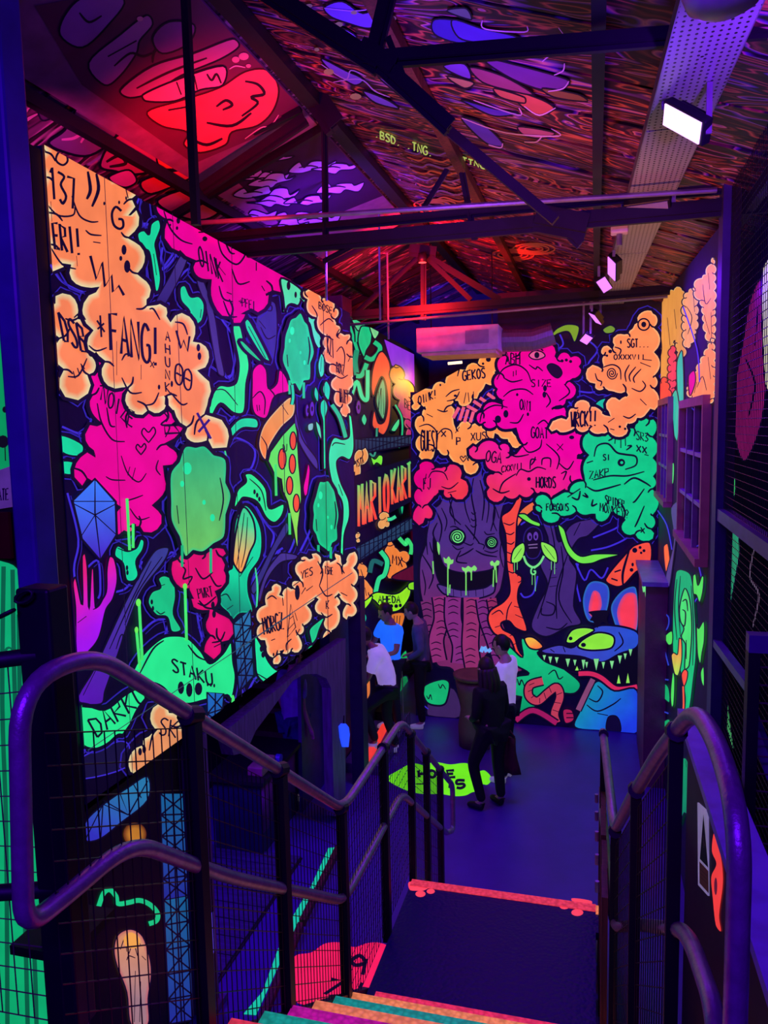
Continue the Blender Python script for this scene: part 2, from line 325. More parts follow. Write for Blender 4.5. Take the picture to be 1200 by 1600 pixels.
Z3, Z4, Z5, Z6, Z7, Z8 = TR(50,200,3), TR(50,650,2.91), TR(350,400,3.871), TR(350,750,3.871), TR(640,480,3), TR(640,780,3)
def dim(c, k): return (c[0]*k, c[1]*k, c[2]*k, 1)
def soft(pts, sub):
    """closed smooth outline; a point given twice in a row is a sharp cusp"""
    A = []
    for p in pts:
        if A and (p-A[-1][0]).length < 1e-6: A[-1][1] = True
        else: A.append([p, False])
    n = len(A); out = []
    for i in range(n):
        (b, kb), (c, kc) = A[i], A[(i+1)%n]
        a = A[i-1][0] if not kb else b; d = A[(i+2)%n][0] if not kc else c
        mb = (c-a)*0.5 if not kb else (c-b)*0.6; mc = (d-b)*0.5 if not kc else (c-b)*0.6
        L = (c-b).length                       # no overshoot on short spans
        for m in (mb, mc):
            if m.length > 1.1*L: m *= 1.1*L/m.length
        for k in range(sub):
            t = k/sub; h = t*t*(3-2*t)
            out.append(b*(1-h)+c*h + mb*(t*(1-t)**2) - mc*(t*t*(1-t)))
    return out
def scallop(P, L, cusp):
    """puffy cloud edge: lobes of about L along a closed outline (interior on the left-hand normal)"""
    n = len(P); S = [0.0]
    for i in range(n): S.append(S[-1]+(P[(i+1)%n]-P[i]).length)
    tot = S[-1]; k = max(3, round(tot/L)); per = 7; out = []; j = 0
    rnd = random.Random(int(tot)); cuts = sorted((i+rnd.uniform(-.28,.28))*tot/k for i in range(k)); cuts = [c-cuts[0] for c in cuts]+[tot]
    for a, b in zip(cuts, cuts[1:]):
        for q in range(per):
            t = q/per; u = (a+(b-a)*t) % tot
            while S[j+1] < u and j < n-1: j += 1
            if S[j] > u: j = 0
            while S[j+1] < u and j < n-1: j += 1
            w_ = (u-S[j])/max(1e-6,S[j+1]-S[j]); p = P[j].lerp(P[(j+1)%n], w_)
            d = P[(j+2)%n]-P[j-1]; d = d.normalized() if d.length > 1e-6 else Vector((1,0))
            if q == 0: cusp.append((p, Vector((-d.y,d.x)), d, b-a))
            out.append(p - Vector((-d.y,d.x))*((b-a)*0.26*math.sin(math.pi*t)**0.7 - (b-a)*0.06))
    return out
class Painter:
    def __init__(s, parent, mp, nrm, clips=(), m=None, step=0.0004):
        s.parent = parent; s.mp = mp; s.n = Vector(nrm); s.clips = clips; s.m = m or NEON; s.lv = []; s.cur = None; s.step = step
    def new(s, name): s.flush(); s.cur = (name, [], []); return s
    def level(s, pts, pad=0):
        x0 = min(p[0] for p in pts)-pad; x1 = max(p[0] for p in pts)+pad; y0 = min(p[1] for p in pts)-pad; y1 = max(p[1] for p in pts)+pad
        l = 0
        for a,b,c,d,k in s.lv:
            if a < x1 and b > x0 and c < y1 and d > y0 and k >= l: l = k+1
        s.lv.append((x0,x1,y0,y1,l)); return l
    def tri(s, pts, cols, lev, bag=1):
        poly = [(s.mp(p[0],p[1]), c) for p, c in zip(pts, cols)]
        for n, d in s.clips:
            out = []
            for i in range(len(poly)):
                (p,pc),(q,qc) = poly[i-1], poly[i]; dp = p.dot(n)-d; dq = q.dot(n)-d
                if (dp < 0) != (dq < 0):
                    t = dp/(dp-dq); out.append((p+(q-p)*t, tuple(pc[k]+(qc[k]-pc[k])*t for k in range(4))))
                if dq >= 0: out.append((q,qc))
            poly = out
            if len(poly) < 3: return
        off = s.n*(0.0012+lev*s.step)
        s.cur[bag].append(([p+off for p,_ in poly],[c for _,c in poly]))
    def fill(s, pts, col, ow=3.0, oc=None, rim=None, rw=9, col2=None, ax=None, smooth=True, sub=5, scal=0, halo=0):
        P = [Vector((p[0],p[1])) for p in pts]
        if smooth: P = soft(P, sub)
        Q = []
        for p in P:
            if not Q or (p-Q[-1]).length > 0.25: Q.append(p)
        P = Q
        area = sum(P[i-1].x*P[i].y-P[i].x*P[i-1].y for i in range(len(P)))
        if area < 0: P.reverse()
        cusp = []
        if scal: P = scallop(P, scal, cusp)
        if halo:                              # a violet spray line echoing the outline
            n = len(P); Hh = []
            for i in range(0, n, 2):
                d = P[(i+3)%n]-P[i-3]; d = d.normalized() if d.length > 1e-6 else Vector((1,0)); Hh.append(P[i]-Vector((-d.y,d.x))*halo)
            s.ribbonmesh(Hh+[Hh[0]], halo*0.3, rgb(48,34,168), 3)
            s.ribbonmesh(P+[P[0]], halo*1.05, INK, s.level(P, halo/2))
        lev = s.level(P, ow)
        if col2 is not None:
            a0, a1 = Vector(ax[0]), Vector(ax[1]); dd = (a1-a0)
            def cf(p):
                t = min(1,max(0,(p-a0).dot(dd)/dd.length_squared)); return tuple(col[k]+(col2[k]-col[k])*t for k in range(4))
        else:
            def cf(p): return col
        vv, _e, tf, _a, _b, _c = delaunay_2d_cdt(P, [], [list(range(len(P)))], 1, 1e-3)
        for t in tf: s.tri([vv[i] for i in t], [cf(vv[i]) for i in t], lev)
        n = len(P)
        N = []
        for i in range(n):
            d = (P[(i+1)%n]-P[i-1]); d = d.normalized() if d.length > 1e-6 else Vector((1,0)); N.append(Vector((-d.y,d.x)))   # inward for positive area
        if rim is not None:
            l2 = s.level(P, ow)
            for i in range(n):
                j = (i+1)%n; a,b = P[i],P[j]; c,d = b+N[j]*rw, a+N[i]*rw
                s.tri([a,b,c],[rim,rim,cf(c)],l2); s.tri([a,c,d],[rim,cf(c),cf(d)],l2)
        if ow: s.ribbonmesh(P+[P[0]], ow, oc or INK, s.level(P, ow))
        if cusp:                              # drawn lobes: the outline runs on inwards from some cusps
            rnd = random.Random(len(P)); lev = s.level(P, ow)
            for p, nn, d, l in cusp:
                if rnd.random() < 0.62:
                    k = l*rnd.uniform(0.3,0.55); sg = rnd.choice((-1,1))
                    s.ribbonmesh(catmull([p, p+nn*k*0.5+d*sg*k*0.12, p+nn*k*0.8+d*sg*k*0.5], False, 4), ow*0.85, oc or INK, lev, taper=True)
        return s
    def ribbonmesh(s, P, w, col, lev, bag=1, taper=False, cf=None):
        n = len(P)
        if n < 2: return
        L = []
        closed = (Vector(P[0])-Vector(P[-1])).length < 1e-4
        for i in range(n):
            a = P[i-1] if i else (P[-2] if closed else P[0]); b = P[i+1] if i < n-1 else (P[1] if closed else P[-1])
            d = Vector(b)-Vector(a); d = d.normalized() if d.length > 1e-6 else Vector((1,0))
            k = w/2
            if taper:
                t = i/(n-1); k *= (0.25+0.75*math.sin(math.pi*min(1,max(0,0.12+0.76*t)))**0.8)
            nn = Vector((-d.y,d.x))*k; L.append((Vector(P[i])-nn, Vector(P[i])+nn))
        for i in range(n-1):
            a,b = L[i]; d,c = L[i+1]
            cc = (lambda p: col) if cf is None else cf
            s.tri([a,b,c],[cc(a),cc(b),cc(c)],lev,bag); s.tri([a,c,d],[cc(a),cc(c),cc(d)],lev,bag)
    def line(s, pts, w=3.0, col=None, smooth=True, taper=True):
        P = [Vector((p[0],p[1])) for p in pts]
        if smooth and len(P) > 2: P = catmull(P, False, 5)
        s.ribbonmesh(P, w, col or INK, s.level(P, w), taper=taper); return s
    def lines(s, many, w=3.0, col=None, smooth=True, taper=True):
        allp = [p for q in many for p in q]
        lev = s.level(allp, w)
        for q in many:
            P = [Vector((p[0],p[1])) for p in q]
            if smooth and len(P) > 2: P = catmull(P, False, 5)
            s.ribbonmesh(P, w, col or INK, lev, taper=taper)
        return s
    def ribbon(s, pts, w, col, ow=2.5, taper=False, col2=None, ax=None):
        P = catmull([Vector((p[0],p[1])) for p in pts], False, 6)
        # ends run a little further in the outline
        s.ribbonmesh(P, w+2*ow, INK, s.level(P, w), taper=taper)
        s.ribbonmesh(P, w, col, s.level(P, w), taper=taper); return s
    def dots(s, ds, col=None):
        lev = s.level([(x+dx,y+dy) for x,y,a,b in ds for dx,dy in ((-a,-b),(a,b))])
        for x,y,a,b in ds:
            c = Vector((x,y)); k = 12; P = [c+Vector((a*math.cos(2*math.pi*i/k), b*math.sin(2*math.pi*i/k))) for i in range(k)]
            for i in range(k): s.tri([c,P[i],P[(i+1)%k]],[col or INK]*3,lev)
        return s
    def disc(s, x, y, a, b, col, ow=2.5, rim=None, rw=4):
        return s.fill([(x+a*math.cos(2*math.pi*i/10), y+b*math.sin(2*math.pi*i/10)) for i in range(10)], col, ow=ow, rim=rim, rw=rw)
    def text(s, t, o, u, v, w=2.4, col=None, gap=0.25, cf=None):
        """t laid along u (whole word) with letter height v, from the top-left corner o, all in pixels"""
        o, u, v = Vector(o), Vector(u), Vector(v); n = len(t); cw = 1.0/n
        lev = s.level([o,o+u,o+v,o+u+v], 1)
        for i, ch in enumerate(t):
            g = FONT.get(ch)
            if not g: continue
            for stroke in g.split('|'):
                P = []
                for q in stroke.split():
                    a, b = q.split(','); a = float(a); b = float(b)
                    P.append(o + u*(cw*(i+gap/2+a*(1-gap))) + v*b)
                if ch in 'COSGU0395' and len(P) > 3: P = catmull(P, False, 4)
                s.ribbonmesh(P, w, col or INK, lev, bag=2, cf=cf)
        return s
    def flush(s):
        if not s.cur: return
        name, a, b = s.cur; par = None; s.cur = None
        for nm, tris in ((name, a), ('lettering', b)):
            if not tris: continue
            vs, fs, cs = [], [], []
            for P, C in tris:
                k = len(vs); vs += P; cs += C; fs.append(tuple(range(k,k+len(P))))
            org = sum(vs, Vector())/len(vs)
            me = bpy.data.meshes.new(nm); me.from_pydata([v-org for v in vs], [], fs)
            ca = me.color_attributes.new('paint','FLOAT_COLOR','POINT')
            ca.data.foreach_set('color', [x for c in cs for x in c])
            me.materials.append(s.m)
            o = bpy.data.objects.new(nm, me); COL.objects.link(o); o.location = org+Vector((0,0,H))
            adopt(o, par if par is not None else s.parent)
            if par is None: par = o
    done = flush
def topclip(p, q):                         # keep what lies under the line p-q on a wall of constant X
    d = Vector((0,q[0]-p[0],q[1]-p[1])).normalized(); n = Vector((0,d.z,-d.y)) if d.y > 0 else Vector((0,-d.z,d.y))
    return (n, n.dot(Vector((0,p[0],p[1]))))
ML = Painter(wall_left, lambda x,y: PX(x,y,LX), (1,0,0), [topclip((3.33,1.40),(8.2,1.26)), (-topclip((3.33,-1.96),(8.2,-2.07))[0], -topclip((3.33,-1.96),(8.2,-2.07))[1]), (Vector((0,1,0)),3.33), (Vector((0,-1,0)),-8.2)])
MF = Painter(wall_left_far, lambda x,y: PX(x,y,LX2), (1,0,0), [topclip((8.2,1.42),(12.5,1.29)), (Vector((0,1,0)),8.4), (Vector((0,-1,0)),-13.9)])
class Both:                                # a motif that runs over the joint of the two bays
    def __getattr__(s, n):
        def f(*a, **k): getattr(ML,n)(*a,**k); getattr(MF,n)(*a,**k); return s
        return f
BO = Both()
P = ML
# ---- background: violet contour sprays and grey-violet branches
P.new('painted_contours')
for q in (Z3([(480,460),(540,450),(600,500),(670,560),(610,660)]), Z3([(690,700),(740,660),(790,720),(800,800),(760,960),(800,1080),(900,1160),(930,1160)]), Z3([(585,380),(575,440),(500,460)]), Z3([(640,500),(680,570),(640,640),(600,660),(610,560)]),
          Z3([(130,1240),(260,1260),(285,1330),(240,1430),(140,1400)]), Z3([(85,640),(140,720),(240,770)]), Z3([(840,820),(890,900),(950,1000),(940,1140),(910,1170),(870,1100)]), Z4([(160,350),(210,560),(190,700),(215,860)]), Z4([(250,690),(300,660),(310,790),(300,830)]),
          Z4([(380,800),(430,780),(480,700),(500,660)]), Z4([(500,980),(560,930),(640,920)]), Z4([(560,700),(600,650),(640,620),(650,690)]), Z4([(690,830),(740,860),(760,960),(790,1080)]), Z4([(1040,700),(1000,760),(1010,860)]), Z4([(230,1540),(270,1480),(380,1470),(420,1560)]),
          Z4([(880,130),(930,100),(1010,150),(1000,230),(960,260)]), Z4([(1020,560),(1060,640),(1140,600)]), Z6([(190,160),(250,260),(300,330),(290,420),(380,450),(430,350)]), Z6([(200,640),(260,480),(340,430)]), Z6([(460,430),(500,350),(520,300)]), Z6([(300,1140),(360,1060),(330,1050)]), Z6([(100,1240),(130,1300),(200,1190),(280,1260)]),
          Z5([(420,830),(430,1000),(480,1130)]), Z5([(640,740),(690,900),(740,1050)]), Z5([(30,1000),(80,960),(150,980)]), Z5([(200,420),(260,380),(330,420)]), Z3([(500,330),(480,380)]), Z4([(600,1010),(620,940)])):
    P.line(q, 3.2, VIOLET, taper=False); P.line([(x+5,y+4) for x,y in q], 1.6, rgb(40,26,140), taper=False)
P.new('painted_branch').fill(Z3([(700,590),(725,620),(650,780),(590,870),(560,850),(640,700)]), PURP, 2, col2=rgb(40,30,110), ax=((280,400),(240,480)))
P.new('painted_branch').fill(Z3([(790,690),(850,860),(880,1050),(900,1160),(870,1150),(840,1000),(815,850),(770,720)]), PURP, 2)
P.new('painted_branch').fill(Z4([(560,610),(620,600),(600,660),(500,790),(440,930),(390,1080),(330,1250),(310,1310),(205,1290),(280,1150),(350,1000),(430,830),(500,700)]), rgb(54,58,140), 3, col2=rgb(84,20,170), ax=((240,870),(140,1090)))
P.lines([Z4([(590,640),(480,800),(420,950)]), Z4([(540,660),(440,860),(350,1060)]), Z4([(380,1060),(400,1000),(410,1010),(370,1150)]), Z4([(230,1270),(300,1130)])], 2)
P.new('painted_branch').fill(Z6([(205,700),(250,560),(330,450),(360,440),(440,455),(430,480),(340,500),(260,600),(215,740)]), PURP, 2)
P.new('painted_branch').fill(Z6([(160,650),(210,560),(300,380),(370,260),(390,300),(310,430),(230,600),(180,690)]), rgb(50,44,120), 2)
P.new('painted_branch').fill(Z5([(430,930),(470,1100),(560,1230),(560,1290),(480,1180),(430,1060)]), PURP, 2)
P.new('painted_swirl').fill(Z5([(200,360),(250,280),(310,290),(320,470),(290,660),(250,560),(190,480)]), rgb(52,44,140), 2).lines([Z5([(250,310),(285,300),(285,330),(260,330)]), Z5([(220,430),(260,500),(310,480)]), Z5([(210,390),(250,440)])], 2)
P.new('painted_panel').fill(Z4([(215,1560),(390,1480),(440,1500),(420,1600),(200,1650)]), rgb(22,16,60), 2, oc=VIOLET)
# ---- teal bones, ribbons and blades
def bone(z, pts, col=TEAL, marks=(), p=ML, col2=None, ax=None, nm='painted_bone', ow=3.2, mw=2):
    p.new(nm).fill(z(pts), col, ow, col2=col2, ax=ax, rim=dim(col,1.25), rw=4, halo=(7 if z in (Z3,Z4) else 4) if p is ML else 0)
    if marks: p.lines([z(m) for m in marks], mw)
bone(Z3, [(490,500),(520,480),(545,500),(555,450),(590,430),(600,470),(575,540),(580,580),(600,700),(590,762),(575,765),(565,700),(545,580),(510,560)], marks=[[(566,590),(580,690)]])
bone(Z3, [(690,750),(715,740),(740,790),(780,790),(805,830),(795,900),(765,930),(770,960),(735,970),(725,910),(735,860),(695,810)], marks=[[(790,850),(785,890)]])
bone(Z3, [(935,935),(970,925),(990,1000),(1015,1110),(1000,1200),(990,1330),(940,1335),(880,1290),(840,1350),(826,1360),(830,1280),(870,1210),(920,1210),(955,1190),(965,1100)], MINT, [[(1000,1180),(1002,1260)],[(850,1230),(900,1230),(960,1300)]], nm='painted_ribbon')
bone(Z3, [(992,890),(1020,910),(1112,1090),(1080,1080),(1000,950)], marks=[[(1010,930),(1090,1080)]], nm='painted_blade')
bone(Z3, [(965,1000),(985,1000),(1075,1095),(1050,1090),(990,1040)], GREEN, nm='painted_blade')
bone(Z4, [(128,88),(228,130),(215,182),(135,165)], nm='painted_blade'); bone(Z4, [(136,206),(198,215),(195,262),(140,262)], nm='painted_blade')
bone(Z4, [(372,635),(385,590),(430,610),(470,600),(490,560),(507,570),(500,610),(470,660),(480,720),(460,750),(425,745),(410,670)], marks=[[(385,600),(430,616),(465,606)]])
P.dots(Z4([(428,690,2,4),(430,712,2,4)]))
bone(Z4, [(523,850),(540,800),(580,780),(570,740),(600,725),(640,750),(650,820),(640,900),(675,970),(630,980),(610,915),(560,905)], GREEN, [[(575,775),(600,765)],[(560,885),(580,900),(600,890)]])
P.dots(Z4([(540,845,2,4),(545,875,2,4)]))
bone(Z4, [(915,420),(930,340),(970,300),(965,265),(1000,265),(1060,330),(1075,420),(1140,400),(1135,450),(1100,485),(1060,460),(1020,390),(960,370),(940,390)], MINT, [[(985,285),(1040,340),(1060,430)]], nm='painted_ribbon')
P.dots(Z4([(1008,345,2,4),(1020,360,2,4),(1030,378,2,4)]))
bone(Z4, [(905,690),(910,560),(925,460),(965,405),(1010,450),(1040,530),(1035,640),(985,720),(980,800),(1000,890),(940,900),(900,940),(890,900),(850,860),(850,810),(870,780),(865,740),(890,700)], TEAL, [[(850,820),(880,810),(900,840)],[(880,880),(910,860)],[(1000,640),(940,730)]], col2=rgb(10,110,100), ax=((380,900),(365,970)), nm='painted_pod')
P.new('painted_leaf').fill(Z4([(908,650),(925,510),(955,415),(1000,470),(1010,560),(985,620),(950,710),(920,685)]), rgb(60,215,140), 3, col2=rgb(255,165,80), ax=((385,820),(365,880))).lines([Z4([(960,440),(945,560),(925,680)]), Z4([(975,460),(965,600),(945,690)])], 1.6)
bone(Z5, [(0,1100),(40,1030),(100,980),(190,985),(195,1040),(110,1040),(50,1090),(20,1150)], TEAL, nm='painted_ribbon')
P.new('painted_drip').lines([Z4([(870,150),(880,220),(875,340)]), Z4([(870,600),(872,700)]), Z4([(1010,690),(1020,780),(1015,880)])], 3, rgb(60,220,140))
# ---- clouds
SC = {}
def cloud(z, pts, col=ORANGE, rim=CREAM, rw=11, ow=4, p=ML, col2=None, ax=None, arcs=(), aw=3, nm='painted_cloud'):
    sc = {id(Z3):58,id(Z4):46,id(Z5):26,id(Z6):28,id(Z7):30}.get(id(z),20)
    p.new(nm).fill(z(pts), col, ow, rim=rim, rw=rw, col2=col2, ax=ax, scal=sc, halo=(8 if sc > 40 else 6) if p is not MF else 0)
    if arcs: p.lines([z(a) for a in arcs], aw)
    return p
PK2 = rgb(225,0,130)
cloud(Z3, [(598,340),(1180,660),(1175,690),(1150,770),(1110,775),(1075,760),(1072,810),(1040,860),(990,850),(975,850),(960,900),(930,905),(900,880),(880,810),(880,810),(830,720),(830,720),(770,670),(740,620),(715,545),(715,545),(655,515),(625,450)], PINK, PK2, 6,
      arcs=[[(860,500),(885,590),(950,640),(990,600),(985,575)],[(890,510),(920,580),(945,590)],[(930,660),(960,730),(1015,720)],[(870,740),(890,800),(935,815)],[(905,770),(930,780)],[(610,390),(640,470),(690,525),(745,545)],[(890,810),(920,880),(955,885)],[(1045,630),(1045,670)],[(1070,740),(1085,765)]])
P.dots(Z3([(678,435,3,5),(672,470,2,3),(640,455,1.5,2),(650,485,1.5,2),(803,520,4,4)]))
P.text('OINK', Z3([(765,545)])[0], (38,28), (4,32), 2.6); P.text('-PFEI', Z3([(960,790)])[0], (27,8), (0,14), 1.8)
P.lines([Z3([(845,620),(900,690)])], 2)
cloud(Z3, [(285,1085),(300,1100),(340,1150),(420,1210),(445,1280),(520,1340),(600,1290),(610,1330),(660,1310),(672,1380),(660,1450)] + [((50+x/2.91-50)*3,(650+y/2.91-200)*3) for x,y in
      [(650,20),(630,90),(610,130),(640,190),(620,215),(580,270),(572,330),(555,400),(562,470),(520,515),(480,510),(440,480),(440,520),(390,530),(385,430),(370,360),(340,330),(285,290),(222,305),(220,250),(255,175),(290,170),(268,110),(270,60),(305,50)]] + [(300,1330),(262,1240)], PINK, PK2, 6,
      arcs=[[(300,1290),(320,1380),(370,1460),(430,1470)],[(345,1310),(360,1390),(385,1400)],[(610,1330),(630,1360),(600,1390),(640,1400),(620,1450)]], nm='painted_cloud')
P.lines([Z4([(400,180),(430,260),(480,300),(515,260)]), Z4([(430,270),(440,230)]), Z4([(450,290),(465,235)]), Z4([(425,385),(460,375),(500,360)]), Z4([(440,420),(480,470),(530,460)]), Z4([(330,275),(360,290),(420,292)]), Z4([(570,200),(560,240),(580,270)])], 2.5)
for hx,hy,hr in ((525,85,36),(490,150,26)):
    P.line(Z4([(hx,hy+hr),(hx-hr*.85,hy-hr*.1),(hx-hr*.6,hy-hr*.8),(hx,hy-hr*.3),(hx+hr*.6,hy-hr*.95),(hx+hr*.85,hy-hr*.2),(hx,hy+hr)]), 2.4, taper=False)
cloud(Z3, [(88,815),(150,803),(215,880),(275,960),(282,1060),(270,1170),(220,1230),(170,1225),(135,1160),(108,980)], rw=13, arcs=[[(160,1165),(210,1160),(250,1080)],[(185,1140),(195,1175)],[(205,1125),(215,1155)],[(220,1105),(240,1130)]])
cloud(Z3, [(38,110),(75,55),(440,262),(472,285),(474,340),(455,375),(435,383),(462,440),(452,520),(452,520),(490,600),(497,700),(497,700),(525,770),(520,810),(565,845),(600,850),(625,895),(690,890),(740,950),(752,985),(790,1040),(795,1120),(780,1150),(800,1210),(790,1270),(830,1360),(862,1400),(872,1490),(790,1465),(710,1425),(690,1300),(690,1300),(640,1290),(605,1245),(605,1245),(590,1310),(520,1338),(455,1285),(430,1210),(430,1210),(370,1190),(325,1120),(312,1035),(312,1035),(282,1030),(262,970),(258,890),(272,815),(310,768),(310,768),(250,725),(185,690),(140,625),(105,645),(72,610),(55,350)], arcs=[
      [(55,355),(110,410),(180,410),(190,370)],[(175,320),(210,410),(260,440),(300,440)],[(75,560),(130,640),(195,662)],[(240,480),(265,500),(315,505)],[(275,535),(310,540)],[(185,890),(215,870),(240,900)],[(255,1020),(290,1045),(340,1030)],[(410,1090),(430,1060),(460,1075)],[(410,1170),(450,1240),(505,1240)],[(520,1300),(560,1290),(585,1240)],[(660,910),(700,920),(720,970)],[(540,850),(560,850),(590,900)],[(640,1240),(690,1295),(720,1290)],[(430,290),(440,330)]], rw=13)
P.lines([Z3([(250,205),(262,290),(245,335)]), Z3([(290,215),(300,290),(270,370)])], 5.5)
P.line(Z3([(262,600),(290,710),(318,630),(330,745),(362,690),(368,770),(395,740),(420,785)]), 4.4, smooth=False, taper=False)
P.dots(Z3([(420,572,4,8),(435,650,5,10),(405,612,2.4,4),(327,355,1.6,3),(397,350,1.6,3),(430,330,1.5,3),(770,1030,3,6),(775,1070,3,6),(585,1215,2,4),(645,1200,2,5)]))
P.fill(Z3([(100,145),(115,115),(145,120),(155,155),(135,175),(110,165)]), ORANGE, 3.4)
P.text('137', Z3([(58,175)])[0], (44,22), (4,50), 4); P.text('ERI!', Z3([(78,440)])[0], (46,12), (4,42), 4.2); P.text('G', Z3([(348,365)])[0], (22,4), (4,34), 4)
P.text('FANG!', Z3([(345,860)])[0], (82,28), (2,60), 4.6); P.text('*', Z3([(285,870)])[0], (15,6), (2,34), 3); P.text('W', Z3([(655,945)])[0], (28,12), (2,26), 3.4)
for k, ch in enumerate('AHUNK'): P.text(ch, Z3([(610,950+k*60)])[0], (9,3), (1,15), 2.2)
P.text('00', Z3([(660,1095)])[0], (28,16), (-2,32), 3); P.text('X', Z3([(540,1090)])[0], (8,2), (0,10), 1.6); P.text('X', Z3([(755,1330)])[0], (26,14), (2,30), 4, rgb(50,20,120))
P.lines([Z3([(130,350),(135,340)]), Z3([(75,345),(80,440)]), Z3([(196,600),(200,650)]), Z3([(385,1000),(385,1160)]), Z3([(500,1110),(500,1180)])], 1.4)
P.new('painted_name').text('DSB', Z3([(104,862)])[0], (42,24), (8,44), 4)
P.new('painted_name').text('NOIZE', Z3([(318,1200)])[0], (52,46), (-4,24), 2.8)
# ---- lower left motifs
P.new('painted_crystal').fill(Z4([(280,285),(375,390),(380,540),(305,655),(220,560),(178,385)]), rgb(60,130,255), 4, col2=rgb(70,20,190), ax=((145,750),(150,870)), smooth=False)
P.lines([Z4([(280,290),(280,440),(305,650)]), Z4([(180,388),(375,388)]), Z4([(185,400),(280,450),(375,400)]), Z4([(215,550),(280,450),(378,540)])], 2.4, smooth=False)
P.new('painted_hand').fill(Z4([(190,870),(178,760),(192,735),(222,860),(220,640),(235,625),(246,700),(252,880),(262,700),(273,690),(282,870),(300,850),(330,800),(333,700),(345,640),(368,650),(382,740),(362,830),(330,880),(300,1000),(260,1060),(198,1100)]), rgb(240,30,120), 3, col2=rgb(165,20,240), ax=((120,900),(172,960))).lines([Z4([(330,800),(300,860),(270,880)]), Z4([(290,1020),(330,960)]), Z4([(200,940),(240,910)])], 2)
cloud(Z4, [(652,640),(862,618),(865,665),(842,700),(852,760),(830,810),(832,900),(880,960),(880,1010),(812,1085),(795,990),(800,905),(742,850),(738,812),(690,790),(660,720)], rgb(228,10,110), rgb(200,0,100), 6, arcs=[[(735,690),(770,740),(815,710)],[(800,720),(830,770),(855,770)],[(745,850),(780,860),(830,820)],[(810,1030),(850,1020),(870,980)],[(820,1050),(860,1030)],[(670,680),(690,700),(680,740),(720,730),(700,770)]])
P.text('PWRT', Z4([(740,785)])[0], (24,-4), (3,16), 2)
P.dots(Z4([(815,860,3,6),(820,900,3,6)]))
bone(Z4, [(450,1165),(500,1080),(580,1010),(640,998),(700,1010),(760,1070),(800,1125),(860,1080),(897,1028),(907,1120),(918,1190),(900,1290),(880,1268),(780,1290),(700,1308),(640,1290),(590,1235),(540,1212),(490,1220)], MINT, [[(480,1170),(540,1060),(590,1020)],[(700,1040),(740,1090),(780,1110)]], nm='painted_slime', ow=3.5, mw=3)
P.dots(Z4([(668,1235,5,10),(706,1245,5,11),(748,1240,6,10),(790,1220,1.6,3),(805,1222,1.6,3),(820,1225,1.6,3)]))
P.text('STAKU', Z4([(620,1100)])[0], (66,24), (2,20), 3)
bone(Z4, [(205,1318),(320,1335),(420,1262),(525,1215),(545,1235),(470,1330),(415,1445),(380,1448),(330,1490),(270,1512),(215,1485)], MINT, [[(530,1270),(400,1450)],[(205,1318),(320,1330)]], nm='painted_slime', ow=3.5, mw=5)
P.text('DARKU', Z4([(235,1385)])[0], (84,-62), (14,28), 3.4)
P.new('painted_drip').lines([Z4([(475,845),(490,1110)]), Z4([(463,970),(480,1150)]), Z4([(685,775),(692,1020)]), Z4([(900,1270),(905,1290),(895,1365)]), Z4([(420,375),(432,610)]), Z4([(448,490),(448,600)])], 4.5, rgb(70,240,110), taper=False); P.dots(Z4([(472,848,4,6),(463,972,3,5),(685,775,3.5,5)]), rgb(110,250,90))
cloud(Z4, [(450,1640),(460,1540),(490,1480),(530,1462),(545,1380),(572,1325),(610,1335),(665,1400),(700,1500),(560,1640)], rgb(235,150,95), CREAM, 10, arcs=[[(520,1520),(535,1450),(560,1420)]])
P.text('SK', Z4([(570,1370)])[0], (30,6), (-4,26), 2.6); P.dots(Z4([(478,1525,3,6),(497,1515,3,6)]))
def lattice(z, quad, n, col, col2, nm='painted_lattice', p=ML, w=2.2):
    a,b,c,d = [Vector(q) for q in z(quad)]   # left top, right top, right bottom, left bottom
    p.new(nm).fill([a,b,c,d], col, 2.5, col2=col2, ax=(a,d), smooth=False)
    for k in range(n):
        t0, t1 = k/n, (k+1)/n
        l0,r0,l1,r1 = a.lerp(d,t0),b.lerp(c,t0),a.lerp(d,t1),b.lerp(c,t1)
        p.lines([[l0,r1],[r0,l1],[l1,r1],[(l0+r0)/2,(l1+r1)/2]], w, smooth=False, taper=False)
lattice(Z4, [(905,945),(985,880),(1000,1180),(930,1255)], 4, rgb(40,120,170), rgb(30,40,130))
lattice(Z4, [(785,1255),(862,1262),(852,1400),(788,1452)], 2, rgb(30,110,190), rgb(30,60,140))
lattice(Z4, [(700,1480),(850,1400),(850,1600),(690,1650)], 2, rgb(50,30,160), rgb(40,30,120))
